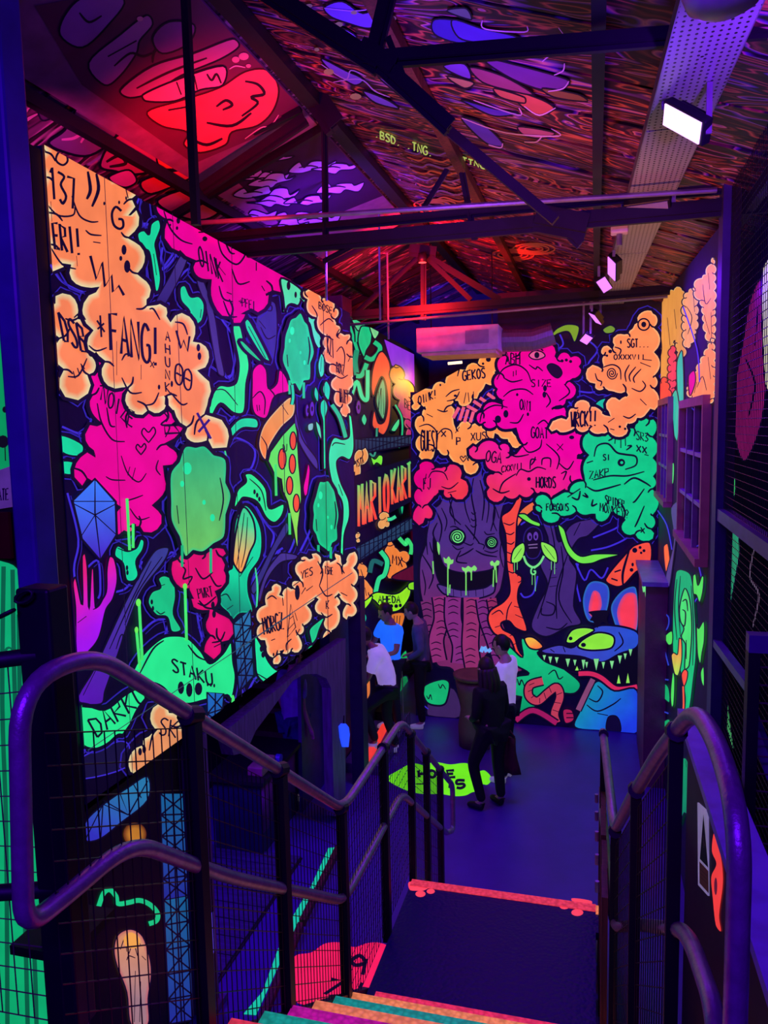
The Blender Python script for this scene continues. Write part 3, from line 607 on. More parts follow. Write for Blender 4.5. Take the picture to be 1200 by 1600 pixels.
# plain green slime puffs
def puff(cx, cy, a, b, col, p=ML, seed=1, ow=4, nm='painted_slime_puff', col2=None):
    r = random.Random(seed); pts = []
    n = 9
    for i in range(n):
        t = 2*math.pi*i/n + r.uniform(-.1,.1); k = r.uniform(0.86,1.06)
        pts.append((cx+a*k*math.cos(t), cy+b*k*math.sin(t)))
        t += math.pi/n; pts.append((cx+a*0.86*math.cos(t), cy+b*0.86*math.sin(t))); pts.append(pts[-1])
    p.new(nm).fill(pts, col, ow, halo=8, rim=dim(col,1.35), rw=7, col2=col2, ax=((cx,cy-b),(cx,cy+b)) if col2 else None)
    p.dots([(cx-a*.35,cy-b*.5,a*.13,b*.1),(cx-a*.5,cy-b*.25,a*.06,b*.05),(cx+a*.4,cy+b*.3,a*.07,b*.06),(cx+a*.15,cy+b*.05,a*.05,b*.04)], dim(col,1.9))
    p.lines([[(cx+a*.62,cy-b*.35),(cx+a*.72,cy),(cx+a*.6,cy+b*.35)],[(cx-a*.66,cy+b*.1),(cx-a*.6,cy+b*.4)]], 2.4)
    p.lines([[(cx-a*.5,cy+b*.75),(cx-a*.5,cy+b*1.1)],[(cx+a*.35,cy+b*.8),(cx+a*.35,cy+b*1.2)]], 4, col, taper=False)
puff(307, 780, 53, 96, rgb(20,180,120), seed=3, col2=rgb(110,200,90))
# ---- middle motifs
P.new('painted_heart_splat').fill(Z5([(160,770),(165,690),(210,650),(250,690),(262,800),(310,770),(325,690),(360,715),(397,812),(300,850),(262,960),(235,985),(180,960),(160,900)]), PINK, 3.4).lines([Z5([(165,860),(210,820),(240,870),(235,960)]), Z5([(262,800),(290,830),(300,850)]), Z5([(190,900),(195,940)]), Z5([(205,900),(208,935)])], 2.4)
P.new('painted_crust').fill(Z5([(198,1130),(230,1020),(330,900),(390,852),(422,880),(415,965),(340,1040),(270,1150),(245,1232),(215,1205)]), rgb(228,160,80), 3.4, col2=rgb(250,130,60), ax=((440,620),(405,710)), rim=CREAM, rw=4).lines([Z5([(215,1090),(250,1150),(245,1220)]), Z5([(340,900),(380,960)])], 1.8)
SL = Z5([(255,1240),(268,1185),(340,1085),(417,1005),(435,1060),(445,1250),(460,1400)])+Z6([(462,120),(440,290),(433,415),(405,280),(372,130),(345,70)])+Z5([(335,1350),(300,1335),(280,1290)])
P.new('painted_slice').fill(SL, rgb(70,235,100), 3.4, col2=rgb(150,225,70), ax=((440,660),(460,860)), smooth=False)
for q in Z5([(408,1118,5,14),(342,1228,6,16),(404,1258,5,15),(387,1388,5,14)])+Z6([(428,140,5,14)]): P.disc(*q, rgb(240,80,50), 2)
P.lines([Z5([(300,1260),(305,1450)]), Z6([(385,200),(388,330)])], 4, rgb(60,225,110), taper=False)
P.text('DJ', Z5([(345,1140)])[0], (7,-1), (0,12), 1.4)
bone(Z5, [(338,135),(455,200),(458,260),(440,300),(400,290),(375,305),(362,342),(350,250)], rgb(80,225,165), [[(375,310),(410,290),(450,310)]], nm='painted_ribbon'); P.dots(Z5([(382,180,3,7),(425,235,2,5)]))
P.new('painted_ribbon').ribbon(Z5([(470,240),(510,300),(530,420),(560,510),(580,545)]), 10, rgb(80,225,165))
puff(463, 548, 26, 62, GREEN, seed=5, ow=3)
P.new('painted_ribbon').ribbon(Z5([(402,780),(408,850),(400,900)]), 4, TEAL, 1.5)
cloud(Z5, [(478,205),(662,300),(668,390),(655,425),(690,440),(715,490),(750,485),(770,560),(782,650),(775,750),(742,800),(757,850),(745,930),(720,958),(690,930),(665,850),(650,780),(660,720),(640,700),(595,580),(595,500),(570,420),(540,375),(510,320)], rw=5, ow=3, arcs=[[(570,420),(620,380),(650,400)],[(690,440),(670,480),(690,500)],[(670,580),(700,550),(720,600),(715,680)],[(660,720),(700,740),(740,720)],[(520,300),(550,350),(550,380)],[(740,640),(760,600)]], aw=2)
P.text('BOSE', Z5([(560,275)])[0], (22,10), (0,11), 1.6); P.text('KZT', Z5([(610,470)])[0], (11,10), (1,30), 1.6); P.text('BOYZ', Z5([(668,640)])[0], (13,6), (0,16), 1.6); P.text('WAIEV', Z5([(688,800)])[0], (14,3), (0,22), 1.6)
bone(Z5, [(573,885),(600,868),(617,920),(602,990),(606,1280),(590,1292),(585,1000),(570,940)], TEAL, ow=2.4); bone(Z5, [(583,800),(606,755),(632,800),(622,872),(595,845)], TEAL, ow=2.4)
P.new('painted_leaf').fill(Z5([(577,590),(600,640),(592,720),(570,732),(556,660)]), rgb(60,225,165), 2).line(Z5([(578,610),(572,700)]), 1.4)
P.new('painted_leaf').fill(Z5([(542,1000),(570,1030),(578,1110),(555,1070)]), rgb(80,230,160), 2); P.new('painted_leaf').fill(Z5([(540,790),(560,830),(555,885),(532,840)]), TEAL, 2)
P.new('painted_eyes').disc(*Z5([(492,935)])[0], 3, 10, rgb(90,40,170), 1.6).disc(*Z5([(520,925)])[0], 4, 12, rgb(90,40,170), 1.6); P.dots(Z5([(495,935,1.4,4),(520,925,1.6,4)])); P.new('painted_teeth').fill(Z5([(496,1020),(526,1012),(524,1050),(498,1055)]), rgb(120,190,170), 1.4)
P.new('painted_ribbon').ribbon(Z5([(640,900),(690,980),(725,1100)]), 6, GREEN, 2)
bone(Z5, [(740,960),(760,975),(775,1150),(750,1230),(700,1215),(668,1250),(690,1360),(735,1460)]+[((350+x/3.871-350)*3.871,(750+y/3.871-400)*3.871) for x,y in [(745,150),(745,230),(715,330),(708,470),(690,470),(695,310),(705,230),(700,130)]]+[(650,1400),(622,1290),(620,1180),(650,1100),(705,1110),(745,1090)], rgb(50,228,150), [[(680,1380),(705,1450)],[(640,1150),(660,1130),(720,1140)]], nm='painted_ribbon', ow=2.6)
P.new('painted_heart_splat').fill(Z5([(500,1255),(512,1300),(495,1440),(478,1450),(470,1400),(485,1330)]), PINK, 2)
puff(505, 805, 23, 62, rgb(16,190,118), seed=9, ow=3)
cloud(Z6, [(190,870),(200,800),(240,720),(265,655),(310,645),(335,710),(370,660),(397,665),(402,625),(440,600),(430,520),(452,470),(500,485),(520,448),(555,480),(562,520),(600,500),(640,505),(665,450),(692,500),(735,505),(755,430),(775,440),(775,790),(722,840),(720,760),(690,680),(670,690),(682,760),(662,830),(645,915),(600,955),(595,840),(552,780),(540,700),(500,740),(492,830),(442,950),(430,1020),(390,1042),(350,1040),(332,1020),(320,1075),(290,1105),(262,1060),(252,1000),(205,960)], rw=7, ow=3, arcs=[[(240,720),(270,700),(300,720)],[(335,710),(340,760)],[(400,640),(440,610)],[(550,490),(580,560),(560,640)],[(560,640),(600,700),(640,690)],[(665,500),(690,520),(700,570)],[(360,1030),(360,990),(390,960)],[(570,800),(600,830),(640,810)],[(420,940),(440,900)],[(690,680),(730,700)],[(265,970),(290,960)]], aw=2.4)
P.text('MORGZ', Z6([(205,835)])[0], (33,-10), (4,26), 2.6); P.text('YES', Z6([(445,555)])[0], (20,-8), (0,12), 1.8); P.text('TSHE', Z6([(590,520)])[0], (14,2), (0,12), 1.5); P.text('K', Z6([(598,730)])[0], (6,-1), (0,13), 1.6)
P.lines([Z6([(385,750),(365,950),(415,890),(385,750)]), Z6([(372,900),(410,860)]), Z6([(378,840),(402,820)]), Z6([(410,800),(425,850)]), Z6([(450,690),(475,650),(480,670),(520,640)])], 1.8, smooth=False); P.dots(Z6([(425,680,4,12),(280,1055,1.5,3),(300,1050,1.5,3)]))
bone(Z6, [(163,945),(210,1010),(250,1100),(310,1150),(380,1100),(400,1068),(402,1110),(370,1170),(300,1230),(240,1237),(180,1180),(168,1100)], rgb(30,230,150), [[(180,1170),(230,1200),(250,1210)],[(360,1150),(395,1090)]], nm='painted_smile')
P.dots(Z6([(205,1020,3,5),(215,1055,3,5)]))
bone(Z6, [(505,960),(498,905),(540,862),(588,833),(560,900),(540,960),(515,988)], GREEN, ow=2.4); bone(Z6, [(455,1085),(490,1010),(517,998),(500,1045)], GREEN, ow=2)
P.new('painted_panel_joint').lines([[(355,372),(372,1100)],[(433,440),(445,1050)],[(500,470),(508,1000)],[(153,240),(200,1220)],[(262,330),(300,1160)]], 1.0, rgb(24,14,50), taper=False)
P.new('painted_slack_wire').lines([Z4([(210,1530),(780,1150),(1164,900)]), Z6([(60,1020),(760,560)])], 1.3, rgb(50,70,90), smooth=False, taper=False)
# ---- far bay
P = MF
P.new('painted_ribbon').ribbon(Z5([(735,350),(790,520),(815,600)]), 5, GREEN, 2); P.new('painted_ribbon').ribbon(Z5([(775,370),(800,440),(805,520)]), 5, GREEN, 2)
bone(Z5, [(770,375),(850,415),(830,440),(805,450)], rgb(60,190,130), p=MF, ow=2, nm='painted_blade'); bone(Z5, [(808,520),(825,430),(860,425),(890,440),(888,520),(860,570),(842,610)], GREEN, p=MF, ow=2.2, nm='painted_blade'); bone(Z5, [(880,425),(935,455),(915,500),(898,490)], rgb(120,210,140), p=MF, ow=2, nm='painted_blade')
P.new('painted_ribbon').ribbon(Z5([(850,610),(890,625),(930,590),(940,550),(905,520)]), 7, GREEN, 2); P.new('painted_ribbon').ribbon(Z5([(800,720),(790,640),(800,570)]), 8, rgb(20,150,110), 2); P.new('painted_ribbon').ribbon(Z5([(860,650),(830,720),(795,725)]), 7, GREEN, 2)
P.new('painted_ribbon').ribbon(Z5([(865,690),(865,800),(860,870),(830,850),(800,760),(765,850),(750,920)]), 6, rgb(60,225,150), 2)
P.new('painted_mouth').fill(Z5([(885,800),(895,680),(930,590),(960,580),(1000,650),(1008,820),(1000,1000),(965,1080),(920,1060),(890,1020),(905,930),(930,1010),(965,1000),(985,900),(975,780),(950,730),(920,790),(900,850)]), rgb(246,90,60), 2.6, rim=rgb(200,60,60), rw=3)
P.new('painted_teeth').fill(Z5([(915,880),(928,810),(955,745),(972,790),(975,900),(962,985),(938,960)]), rgb(96,170,120), 2).lines([Z5([(930,820),(930,930),(945,800),(945,960),(960,800),(962,960)])], 1.6, smooth=False)
P.new('painted_eyes').disc(*Z5([(810,915)])[0], 4, 11, rgb(110,40,150), 1.6); P.dots(Z5([(810,915,1.5,4)])); P.lines([Z5([(795,910),(803,950)])],1.4,rgb(110,40,150)); P.new('painted_leaf').fill(Z5([(843,955),(860,990),(845,1025),(826,990)]), rgb(60,210,140), 1.6)
P.new('painted_light_wash').fill(Z5([(965,505),(1145,595),(1150,860),(1075,730),(1010,660)]), rgb(150,52,235), 0, smooth=False, col2=rgb(110,40,190), ax=((610,530),(640,600)))  # violet light on the wall, laid in as a flat painted shape
cloud(Z5, [(1015,665),(1060,700),(1100,760),(1135,850),(1140,1090),(1110,1080),(1090,1000),(1060,900),(1030,800)], rgb(225,140,50), rgb(200,120,80), 3, 2, MF, col2=rgb(170,40,110), ax=((632,600),(612,620)))
P.text('BE', Z5([(1085,860)])[0], (10,6), (0,14), 1.4)
P.new('painted_ribbon').ribbon(Z5([(920,1040),(915,1150),(900,1210),(865,1180)]), 3, rgb(50,150,120), 1.5); P.new('painted_leaf').fill(Z5([(1005,1050),(1050,985),(1055,1020),(1030,1060)]), rgb(70,220,140), 1.6); P.new('painted_ribbon').ribbon(Z5([(1030,900),(1070,980),(1070,1100),(1050,1160)]), 2.5, GREEN, 1.4)
lattice(Z5, [(775,1105),(1135,1085),(1135,1140),(775,1205)], 1, rgb(40,56,90), rgb(30,36,70), 'painted_ladder', MF, 1.5); P.lines([Z5([(780+k*22,1105-k),(780+k*22,1200-k*4)]) for k in range(16)], 1.4, taper=False)
cloud(Z5, [(760,1400),(765,1320),(790,1230),(815,1170),(840,1165),(840,1240),(810,1290),(790,1340),(780,1400)], rgb(230,150,80), CREAM, 3, 2, MF); P.text('VSTA', Z5([(785,1240)])[0], (13,-8), (1,11), 1.4)
gcf = lambda p: (lambda t: tuple(rgb(30,205,110)[k]*(1-t)+rgb(250,70,60)[k]*t for k in range(4)))(min(1,max(0,((p.y-(735-(p.x-556)*0.42))/56-0.35)*2.2)))
P.new('painted_sign_ground').fill(Z5([(775,1330),(1130,1220),(1135,1480),(780,1670)]), rgb(16,10,44), 0, smooth=False)
P.text('MARIO', Z5([(797,1390)])[0], (50,-20), (1,64), 4.2, gap=0.3, cf=gcf); P.text('KART', Z5([(1000,1295)])[0], (33,-13), (1,54), 3.8, gap=0.3, cf=gcf)
P.new('painted_bow').fill(Z5([(880,1215),(905,1230),(930,1205),(952,1215),(945,1265),(915,1250),(895,1265)]), LIME, 1.6)
lattice(Z6, [(755,425),(1145,215),(1145,292),(755,525)], 1, rgb(40,64,100), rgb(26,40,80), 'painted_ladder', MF, 1.2); P.lines([Z6([(762+k*27,422-k*14.5),(762+k*27,520-k*16.2)]) for k in range(15)], 1.6, rgb(14,10,40), taper=False)
lattice(Z6, [(745,-40),(778,-50),(790,760),(770,780)], 9, rgb(40,70,110), rgb(30,60,90), 'painted_ladder', MF, 1.4)
cloud(Z6, [(930,240),(950,210),(985,225),(980,280),(940,285)], rgb(235,160,90), CREAM, 2, 1.6, MF); P.new('painted_ribbon').ribbon(Z6([(980,240),(1005,235),(1030,220)]), 5, rgb(60,220,150), 1.6); P.new('painted_leaf').fill(Z6([(1060,165),(1078,160),(1070,210)]), GREEN, 1.2)
cloud(Z6, [(790,320),(805,325),(805,370),(790,365)], rgb(235,160,90), CREAM, 2, 1.4, MF)
cloud(Z6, [(798,560),(820,505),(840,510),(850,640),(882,685),(840,745),(800,770)], rgb(245,140,70), rgb(235,160,90), 3, 2, MF); P.lines([Z6([(815,540),(830,600),(810,640),(830,700)]), Z6([(840,650),(850,700)])], 1.6)
cloud(Z6, [(970,395),(1000,388),(1010,420),(1060,428),(1098,460),(1090,525),(1000,590),(992,480)], rgb(245,130,60), rgb(235,160,90), 3, 2, MF); P.text('MX', Z6([(1005,450)])[0], (18,6), (0,14), 1.8)
P.new('painted_ribbon').ribbon(Z6([(935,430),(975,490),(960,570),(925,600),(905,680)]), 7, rgb(50,220,140), 1.6); P.new('painted_ribbon').ribbon(Z6([(870,560),(890,490),(950,510)]), 7, rgb(30,100,100), 1.6); P.new('painted_ribbon').ribbon(Z6([(1050,350),(1090,390),(1100,360),(1125,400),(1120,450)]), 6, rgb(60,220,120), 1.6)
bone(Z6, [(868,705),(915,678),(1000,690),(1050,680),(1112,635),(1115,700),(1060,780),(1000,797),(940,770),(900,730)], rgb(150,236,40), p=MF, ow=2.4, nm='painted_slime'); P.text('AHEDA', Z6([(918,700)])[0], (36,0), (0,11), 2); P.dots(Z6([(1000,762,3,3),(1030,762,3,3),(1055,758,2.5,3)]))
bone(Z6, [(780,815),(790,770),(850,722),(885,700),(870,745),(800,820)], rgb(150,236,40), p=MF, ow=2, nm='painted_slime'); bone(Z6, [(1110,622),(1190,612),(1190,660),(1110,662)], rgb(130,220,40), p=MF, ow=2, nm='painted_slime')
P.new('painted_rags').fill(Z6([(985,820),(1080,805),(1062,900),(1010,1010),(985,900)]), rgb(225,120,50), 2).lines([Z6([(1000+k*18,820),(1002+k*14,960-k*18)]) for k in range(4)], 2)
P.new('painted_rags').fill(Z6([(795,1195),(870,1160),(885,1290),(845,1345),(800,1330)]), rgb(225,120,60), 2).lines([Z6([(810,1220),(830,1330)]), Z6([(840,1200),(855,1330)])], 2)
bone(Z6, [(780,850),(830,800),(850,840),(800,960),(780,960)], rgb(20,190,150), p=MF, ow=2, nm='painted_slime'); bone(Z6, [(1065,1070),(1100,1030),(1110,1090),(1070,1110)], rgb(16,170,90), p=MF, ow=2, nm='painted_slime'); bone(Z6, [(1060,1210),(1110,1190),(1120,1350),(1070,1360)], rgb(16,120,70), p=MF, ow=2, nm='painted_slime')
P.new('painted_shadow_tree').fill(Z6([(1000,590),(1100,530),(1180,500),(1185,600),(1100,610)]), rgb(90,14,50), 2); P.new('painted_bricks').fill(Z5([(1125,1140),(1200,1120),(1200,1548),(1130,1500)]), rgb(170,0,100), 2, smooth=False); P.fill(Z6([(1125,120),(1190,100),(1190,440),(1140,430)]), rgb(190,10,80), 2, smooth=False)
MF.done(); ML.done()
# ================================================================== far wall mural
MW = Painter(wall_far, lambda x,y: PY(x,y,FY), (0,-1,0), [(Vector((1,0,0)),-2.48),(Vector((-1,0,0)),-RWX),(Vector((0,0,1)),FZ+0.01),(Vector((0,0,-1)),-1.74),
     ((lambda d: (Vector((d.z,0,-d.x)), Vector((d.z,0,-d.x)).dot(q0)))((q1-q0).normalized()))])
P = MW
P.new('painted_contours')
for q in (Z7([(830,150),(880,200),(840,260),(840,300)]), Z7([(700,480),(740,440),(770,480)]), Z7([(770,390),(850,400),(900,380)]), Z7([(690,100),(720,170),(690,200)]), Z8([(520,120),(560,100),(600,130)]), Z8([(520,440),(540,460),(580,440),(600,360)]), Z8([(860,180),(960,140),(1010,110),(1030,170),(940,220),(850,240)]), Z8([(780,300),(820,380),(850,330),(900,370),(930,320)]), Z8([(690,80),(740,90),(760,60)]), Z8([(800,480),(780,380),(790,300)]), Z7([(210,700),(250,770),(270,800)]), Z7([(590,900),(570,960)])):
    P.line(q, 2.6, VIOLET, taper=False)
# trees
TRUNK = Z8([(85,60),(140,20),(170,-60),(230,-70),(280,-150),(330,-150),(365,-60),(430,-60),(480,-50),(440,40),(425,160),(450,280),(430,420),(400,480),(430,590),(480,700),(525,790),(440,790),(385,720),(345,760),(330,900),(235,900),(200,800),(130,780),(110,700),(125,600),(55,470),(45,300),(75,200)])
P.new('painted_tree_trunk').fill(TRUNK, rgb(74,44,122), 4, col2=rgb(120,38,96), ax=((720,850),(720,1000)))
P.lines([Z8(q) for q in ([(110,30),(150,120),(140,200)],[(300,-100),(290,-20),(310,100),(300,190)],[(330,-90),(350,0),(340,100)],[(380,-20),(400,60),(380,150)],[(210,-30),(190,60),(240,120)],[(130,110),(110,160),(130,210)],[(60,260),(110,350),(90,420)],[(260,120),(300,170),(330,210)],[(400,30),(420,90)],[(240,240),(220,290),(270,300)],[(310,240),(350,260),(410,270)],[(300,230),(270,250),(230,270)])], 2.6)
P.new('painted_tree_face').fill(Z8([(112,180),(140,255),(170,320),(250,345),(330,340),(390,325),(415,290),(405,400),(385,445),(300,455),(220,440),(150,405),(118,320)]), rgb(12,6,26), 2)
P.new('painted_lip').fill(Z8([(135,398),(240,425),(350,415),(395,392),(392,440),(300,468),(190,455),(150,435)]), rgb(82,50,128), 2.6).lines([Z8([(170+k*35,420),(172+k*35,455)]) for k in range(6)], 1.6)
for k, q in enumerate(([(80,475),(95,580),(70,700),(75,800)],[(140,455),(150,560),(125,660),(140,760)],[(205,460),(205,570),(240,680),(235,770)],[(290,460),(290,570),(285,690),(300,790)],[(345,465),(360,560),(395,660),(430,770)],[(385,465),(405,560),(445,660),(510,790)])):
    P.new('painted_root_strand').ribbon(Z8(q), (19,21,24,24,21,14)[k], (rgb(112,40,100),rgb(140,44,110),rgb(128,42,118),rgb(146,46,104),rgb(120,40,116),rgb(140,40,88))[k], 2.6)
    P.lines([[(x-8,y+o_),(x,y+o_-3),(x+8,y+o_)] for (x,y) in Z8(q)[:-1] for o_ in (6,16,26)], 1.7)
P.new('painted_bark_lines').lines([Z8(q) for q in ([(95,100),(80,180),(85,260)],[(150,40),(175,100),(165,150)],[(180,-20),(200,50),(215,120)],[(255,-40),(262,40),(285,110)],[(360,-60),(372,30),(362,110)],[(400,20),(392,100),(410,150)],[(430,200),(425,260),(440,320)],[(60,330),(75,400),(70,450)],[(290,60),(300,70),(312,62)],[(288,90),(300,100),(314,92)],[(286,120),(300,130),(316,120)],[(350,150),(365,165),(400,160)],[(190,130),(215,128),(250,150)],[(250,200),(285,215),(300,205)],[(320,205),(350,215),(345,235)],[(200,215),(225,235),(255,225)],[(350,240),(385,250),(415,240)],[(95,200),(105,240),(130,280)],[(440,0),(455,-30),(470,-40)],[(230,-60),(250,-100),(280,-130)])], 2.0)
P.new('painted_root').fill(Z8([(390,690),(420,640),(500,740),(530,800),(470,800)]), rgb(120,34,90), 2.4); P.new('painted_stump').fill(Z8([(80,990),(100,900),(210,890),(235,1020),(90,1015)]), rgb(58,34,88), 2.4)
for x,y,r in ((225,177,36),(384,203,27)):
    P.new('painted_spiral_eye').disc(*Z8([(x,y)])[0], r/3, r/3, rgb(110,235,120), 3)
    P.line([(640+(x+r*(0.92-0.9*t/24)*math.cos(t*0.75))/3, 780+(y+r*(0.92-0.9*t/24)*math.sin(t*0.75))/3) for t in range(24)], 1.9, taper=False)
P.new('painted_slime').fill(Z8([(160,272),(172,280),(184,268),(196,284),(206,282),(203,300),(190,306),(186,325),(178,322),(176,302),(164,296)]), rgb(130,225,110), 0).fill(Z8([(246,318),(262,322),(275,312),(290,320),(304,310),(316,324),(308,336),(296,334),(290,350),(282,338),(270,340),(264,358),(258,338),(250,334)]), rgb(130,225,110), 0).fill(Z8([(378,296),(388,288),(398,298),(410,286),(422,292),(418,308),(408,312),(404,330),(397,328),(394,312),(382,310)]), rgb(130,225,110), 0).fill(Z8([(130,200),(142,215),(140,260),(132,240)]), rgb(130,225,110), 0)
P.lines([Z8(q) for q in ([(180,320),(180,450)],[(265,350),(265,450)],[(290,340),(290,380)],[(395,330),(392,410)],[(405,320),(408,390)],[(190,400),(188,440)],[(110,290),(112,350)])], 2, rgb(120,215,100), taper=False)
P.new('painted_tree').fill(Z8([(615,90),(670,95),(700,200),(745,130),(800,100),(900,95),(840,170),(790,190),(750,270),(785,340),(770,500),(805,580),(740,600),(640,645),(570,600),(600,500),(645,400),(610,300),(650,200)]), rgb(64,38,112), 3).lines([Z8(q) for q in ([(660,120),(680,240),(650,400),(600,560)],[(710,220),(720,330),(700,470),(760,580)],[(740,260),(690,420),(690,560)],[(640,480),(680,500),(670,540),(620,540),(620,510)],[(800,110),(770,170)],[(640,600),(700,610),(740,580)])], 2.4)
P.lines([Z8([(655,250+k*40),(690,245+k*40)]) for k in range(5)], 1.6)
P.new('painted_root').fill(Z8([(430,85),(470,50),(500,0),(522,-60),(540,-60),(525,20),(505,100),(500,200),(490,330),(532,370),(512,420),(510,480),(552,612),(500,605),(465,570),(430,580),(440,610),(490,640),(520,720),(605,792),(560,792),(508,745),(470,655),(400,632),(368,570),(380,520),(440,480),(470,430),(455,300),(450,170)]), rgb(244,72,60), 3.2)
P.lines([Z8(q) for q in [[(440+k*4,110+k*45),(470+k*3,120+k*45),(492,108+k*45)] for k in range(6)]+[[(480,480),(460,520),(450,600)],[(385,540),(420,520),(440,540)],[(470,640),(500,625)],[(485,680),(515,670)],[(505,360),(520,350),(525,380),(508,390)],[(490,500),(525,510)],[(495,540),(540,560)],[(400,600),(430,590)]]], 2)
P.new('painted_root').fill(Z8([(505,130),(515,60),(580,10),(590,40),(535,90)]), rgb(235,110,60), 2.4)
# the small winged imp with a chain
P.new('painted_imp').fill(Z8([(535,200),(545,150),(580,128),(615,150),(622,210),(600,270),(555,270)]), rgb(20,8,40), 2, oc=rgb(40,24,110)); P.disc(*Z8([(563,175)])[0],4.4,7,rgb(96,56,160),1.2).disc(*Z8([(592,172)])[0],4.4,7.4,rgb(96,56,160),1.2); P.dots(Z8([(565,178,1.6,3),(592,176,1.6,3)])); P.lines([Z8([(556,214),(600,210)]),Z8([(560,228),(600,226)])],3,rgb(120,90,140))
P.new('painted_wing').fill(Z8([(478,295),(488,235),(532,203),(542,240),(520,290)]), rgb(140,235,80), 2.4).line(Z8([(490,280),(525,230)]),1.5); P.new('painted_wing').fill(Z8([(618,198),(680,228),(692,295),(650,280),(622,245)]), rgb(140,235,80), 2.4).line(Z8([(630,215),(680,280)]),1.5)
P.new('painted_chain').line(Z8([(535,265),(550,300),(580,318),(610,300),(630,265)]), 3.4, rgb(120,230,130), taper=False); P.text('G', Z8([(566,318)])[0], (9,0),(0,11),2.4,rgb(110,230,130)); P.lines([Z8([(575,350),(575,400)]),Z8([(588,350),(590,430)]),Z8([(492,295),(492,340)]),Z8([(505,290),(505,330)]),Z8([(665,290),(665,330)]),Z8([(680,290),(680,350)])],1.5,rgb(120,220,120))
for q in ([(695,122),(725,140),(750,215),(800,265),(870,255),(985,258),(900,282),(850,300),(790,297),(735,245)],[(508,75),(540,68),(575,95),(612,112),(608,128),(560,112)]): P.new('painted_ribbon').fill(Z8(q), rgb(110,232,70), 2.4)
# clouds
cloud(Z7, [(10,450),(28,420),(90,385),(400,212),(416,245),(408,300),(395,350),(345,375),(312,395),(310,430),(240,455),(205,430),(205,480),(182,515),(215,562),(255,545),(300,545),(325,562),(370,575),(400,548),(450,560),(482,600),(515,605),(512,640),(480,640),(440,612),(410,595),(372,625),(330,640),(282,640),(262,680),(300,712),(325,712),(325,738),(290,768),(258,755),(210,712),(172,695),(130,668),(90,702),(45,692),(42,590),(45,510),(90,475),(60,465),(25,475)], rgb(255,150,72), rgb(245,205,120), 5, 3, MW,
   arcs=[[(45,560),(90,550),(130,590),(125,660)],[(130,600),(160,570),(195,580),(200,620)],[(170,420),(200,395),(235,385)],[(175,440),(215,430),(235,395)],[(255,450),(265,400)],[(280,445),(275,400)],[(300,430),(300,395)],[(225,325),(235,290),(250,285)],[(80,500),(110,515)],[(130,480),(160,490),(180,485)],[(215,590),(235,560)],[(380,640),(440,640),(500,690)]], aw=2.2)
P.text('GEKOS', Z7([(245,300)])[0], (37,-5), (1,15), 2.4); P.text('OINK!', Z7([(38,420)])[0], (30,-12), (1,13), 2); P.text('GUEST', Z7([(52,575)])[0], (28,2), (0,32), 2.4); P.text('XUS', Z7([(285,590)])[0], (26,-2), (0,12), 1.8); P.text('X', Z7([(145,580)])[0], (10,0), (0,9), 2); P.text('P', Z7([(218,610)])[0], (8,0), (0,12), 2.4); P.dots(Z7([(370,245,4,4),(345,265,2,2),(395,330,2,2),(215,415,2.6,2),(145,365,1.5,2),(165,352,1.5,2)]))
P.line(Z7([(252,725),(238,705),(245,698),(253,706),(262,696),(267,706),(252,725)]),1.6,taper=False)
P.new('painted_rungs').lines([Z7(q) for q in ([(232,470),(205,520)],[(255,468),(235,530)],[(275,480),(258,540)],[(300,490),(285,540)],[(270,462),(320,490)],[(300,440),(345,470)],[(330,425),(375,455)],[(365,405),(400,430)],[(395,385),(430,410)])], 5, rgb(236,90,120), taper=False)
cloud(Z7, [(405,385),(420,290),(440,230),(490,198),(530,205),(560,178),(620,168),(668,205),(680,240),(730,222),(790,245),(802,290),(772,322),(755,340),(765,390),(740,440),(685,460),(665,470),(720,490),(702,540),(665,560),(690,590),(770,578),(820,620),(815,670),(782,692),(822,740),(815,790),(770,822),(740,862),(700,880),(650,902),(600,870),(540,882),(470,890),(410,898),(368,862),(375,800),(400,780),(372,742),(340,712),(298,685),(300,655),(390,640),(450,650),(470,690),(520,690),(525,600),(470,560),(430,560),(340,552),(328,500),(370,465),(430,452),(440,430)], PINK, rgb(220,0,130), 3, 3.4, MW,
   arcs=[[(410,340),(440,290),(500,270),(550,300),(570,350)],[(440,420),(480,390),(540,385),(580,410)],[(330,540),(345,490),(400,460),(460,470)],[(470,540),(510,540),(535,500)],[(440,330),(480,350),(530,340)],[(560,270),(590,290),(600,280),(625,300)],[(640,400),(660,440),(640,470)],[(725,360),(750,400),(700,440)],[(460,680),(500,700),(560,690)],[(530,650),(560,680),(610,660),(620,620)],[(600,550),(630,530),(655,555)],[(500,790),(520,760),(560,770),(600,750),(640,760)],[(390,850),(430,870),(470,860)],[(680,880),(730,850)],[(770,720),(740,760),(700,730)],[(640,640),(700,700),(690,760)],[(420,870),(440,820),(500,780)],[(570,740),(585,720),(590,700)],[(430,440),(445,435)]], aw=2.6, col2=rgb(240,50,90), ax=((830,700),(790,775)))
P.fill(Z7([(560,225),(585,205),(620,210),(635,230),(605,245),(575,242)]), rgb(225,90,150), 2); P.dots(Z7([(597,225,4,5),(735,248,2.5,2.5),(755,255,2.5,2.5),(715,252,2.5,2.5),(555,510-8,2,3),(452,500,4,6),(415,525,5,6),(560,805,3,3),(615,870,2.4,2.4),(635,380,3,5),(632,410,3,5),(760,610,4,3),(505,410,2,2.5)]))
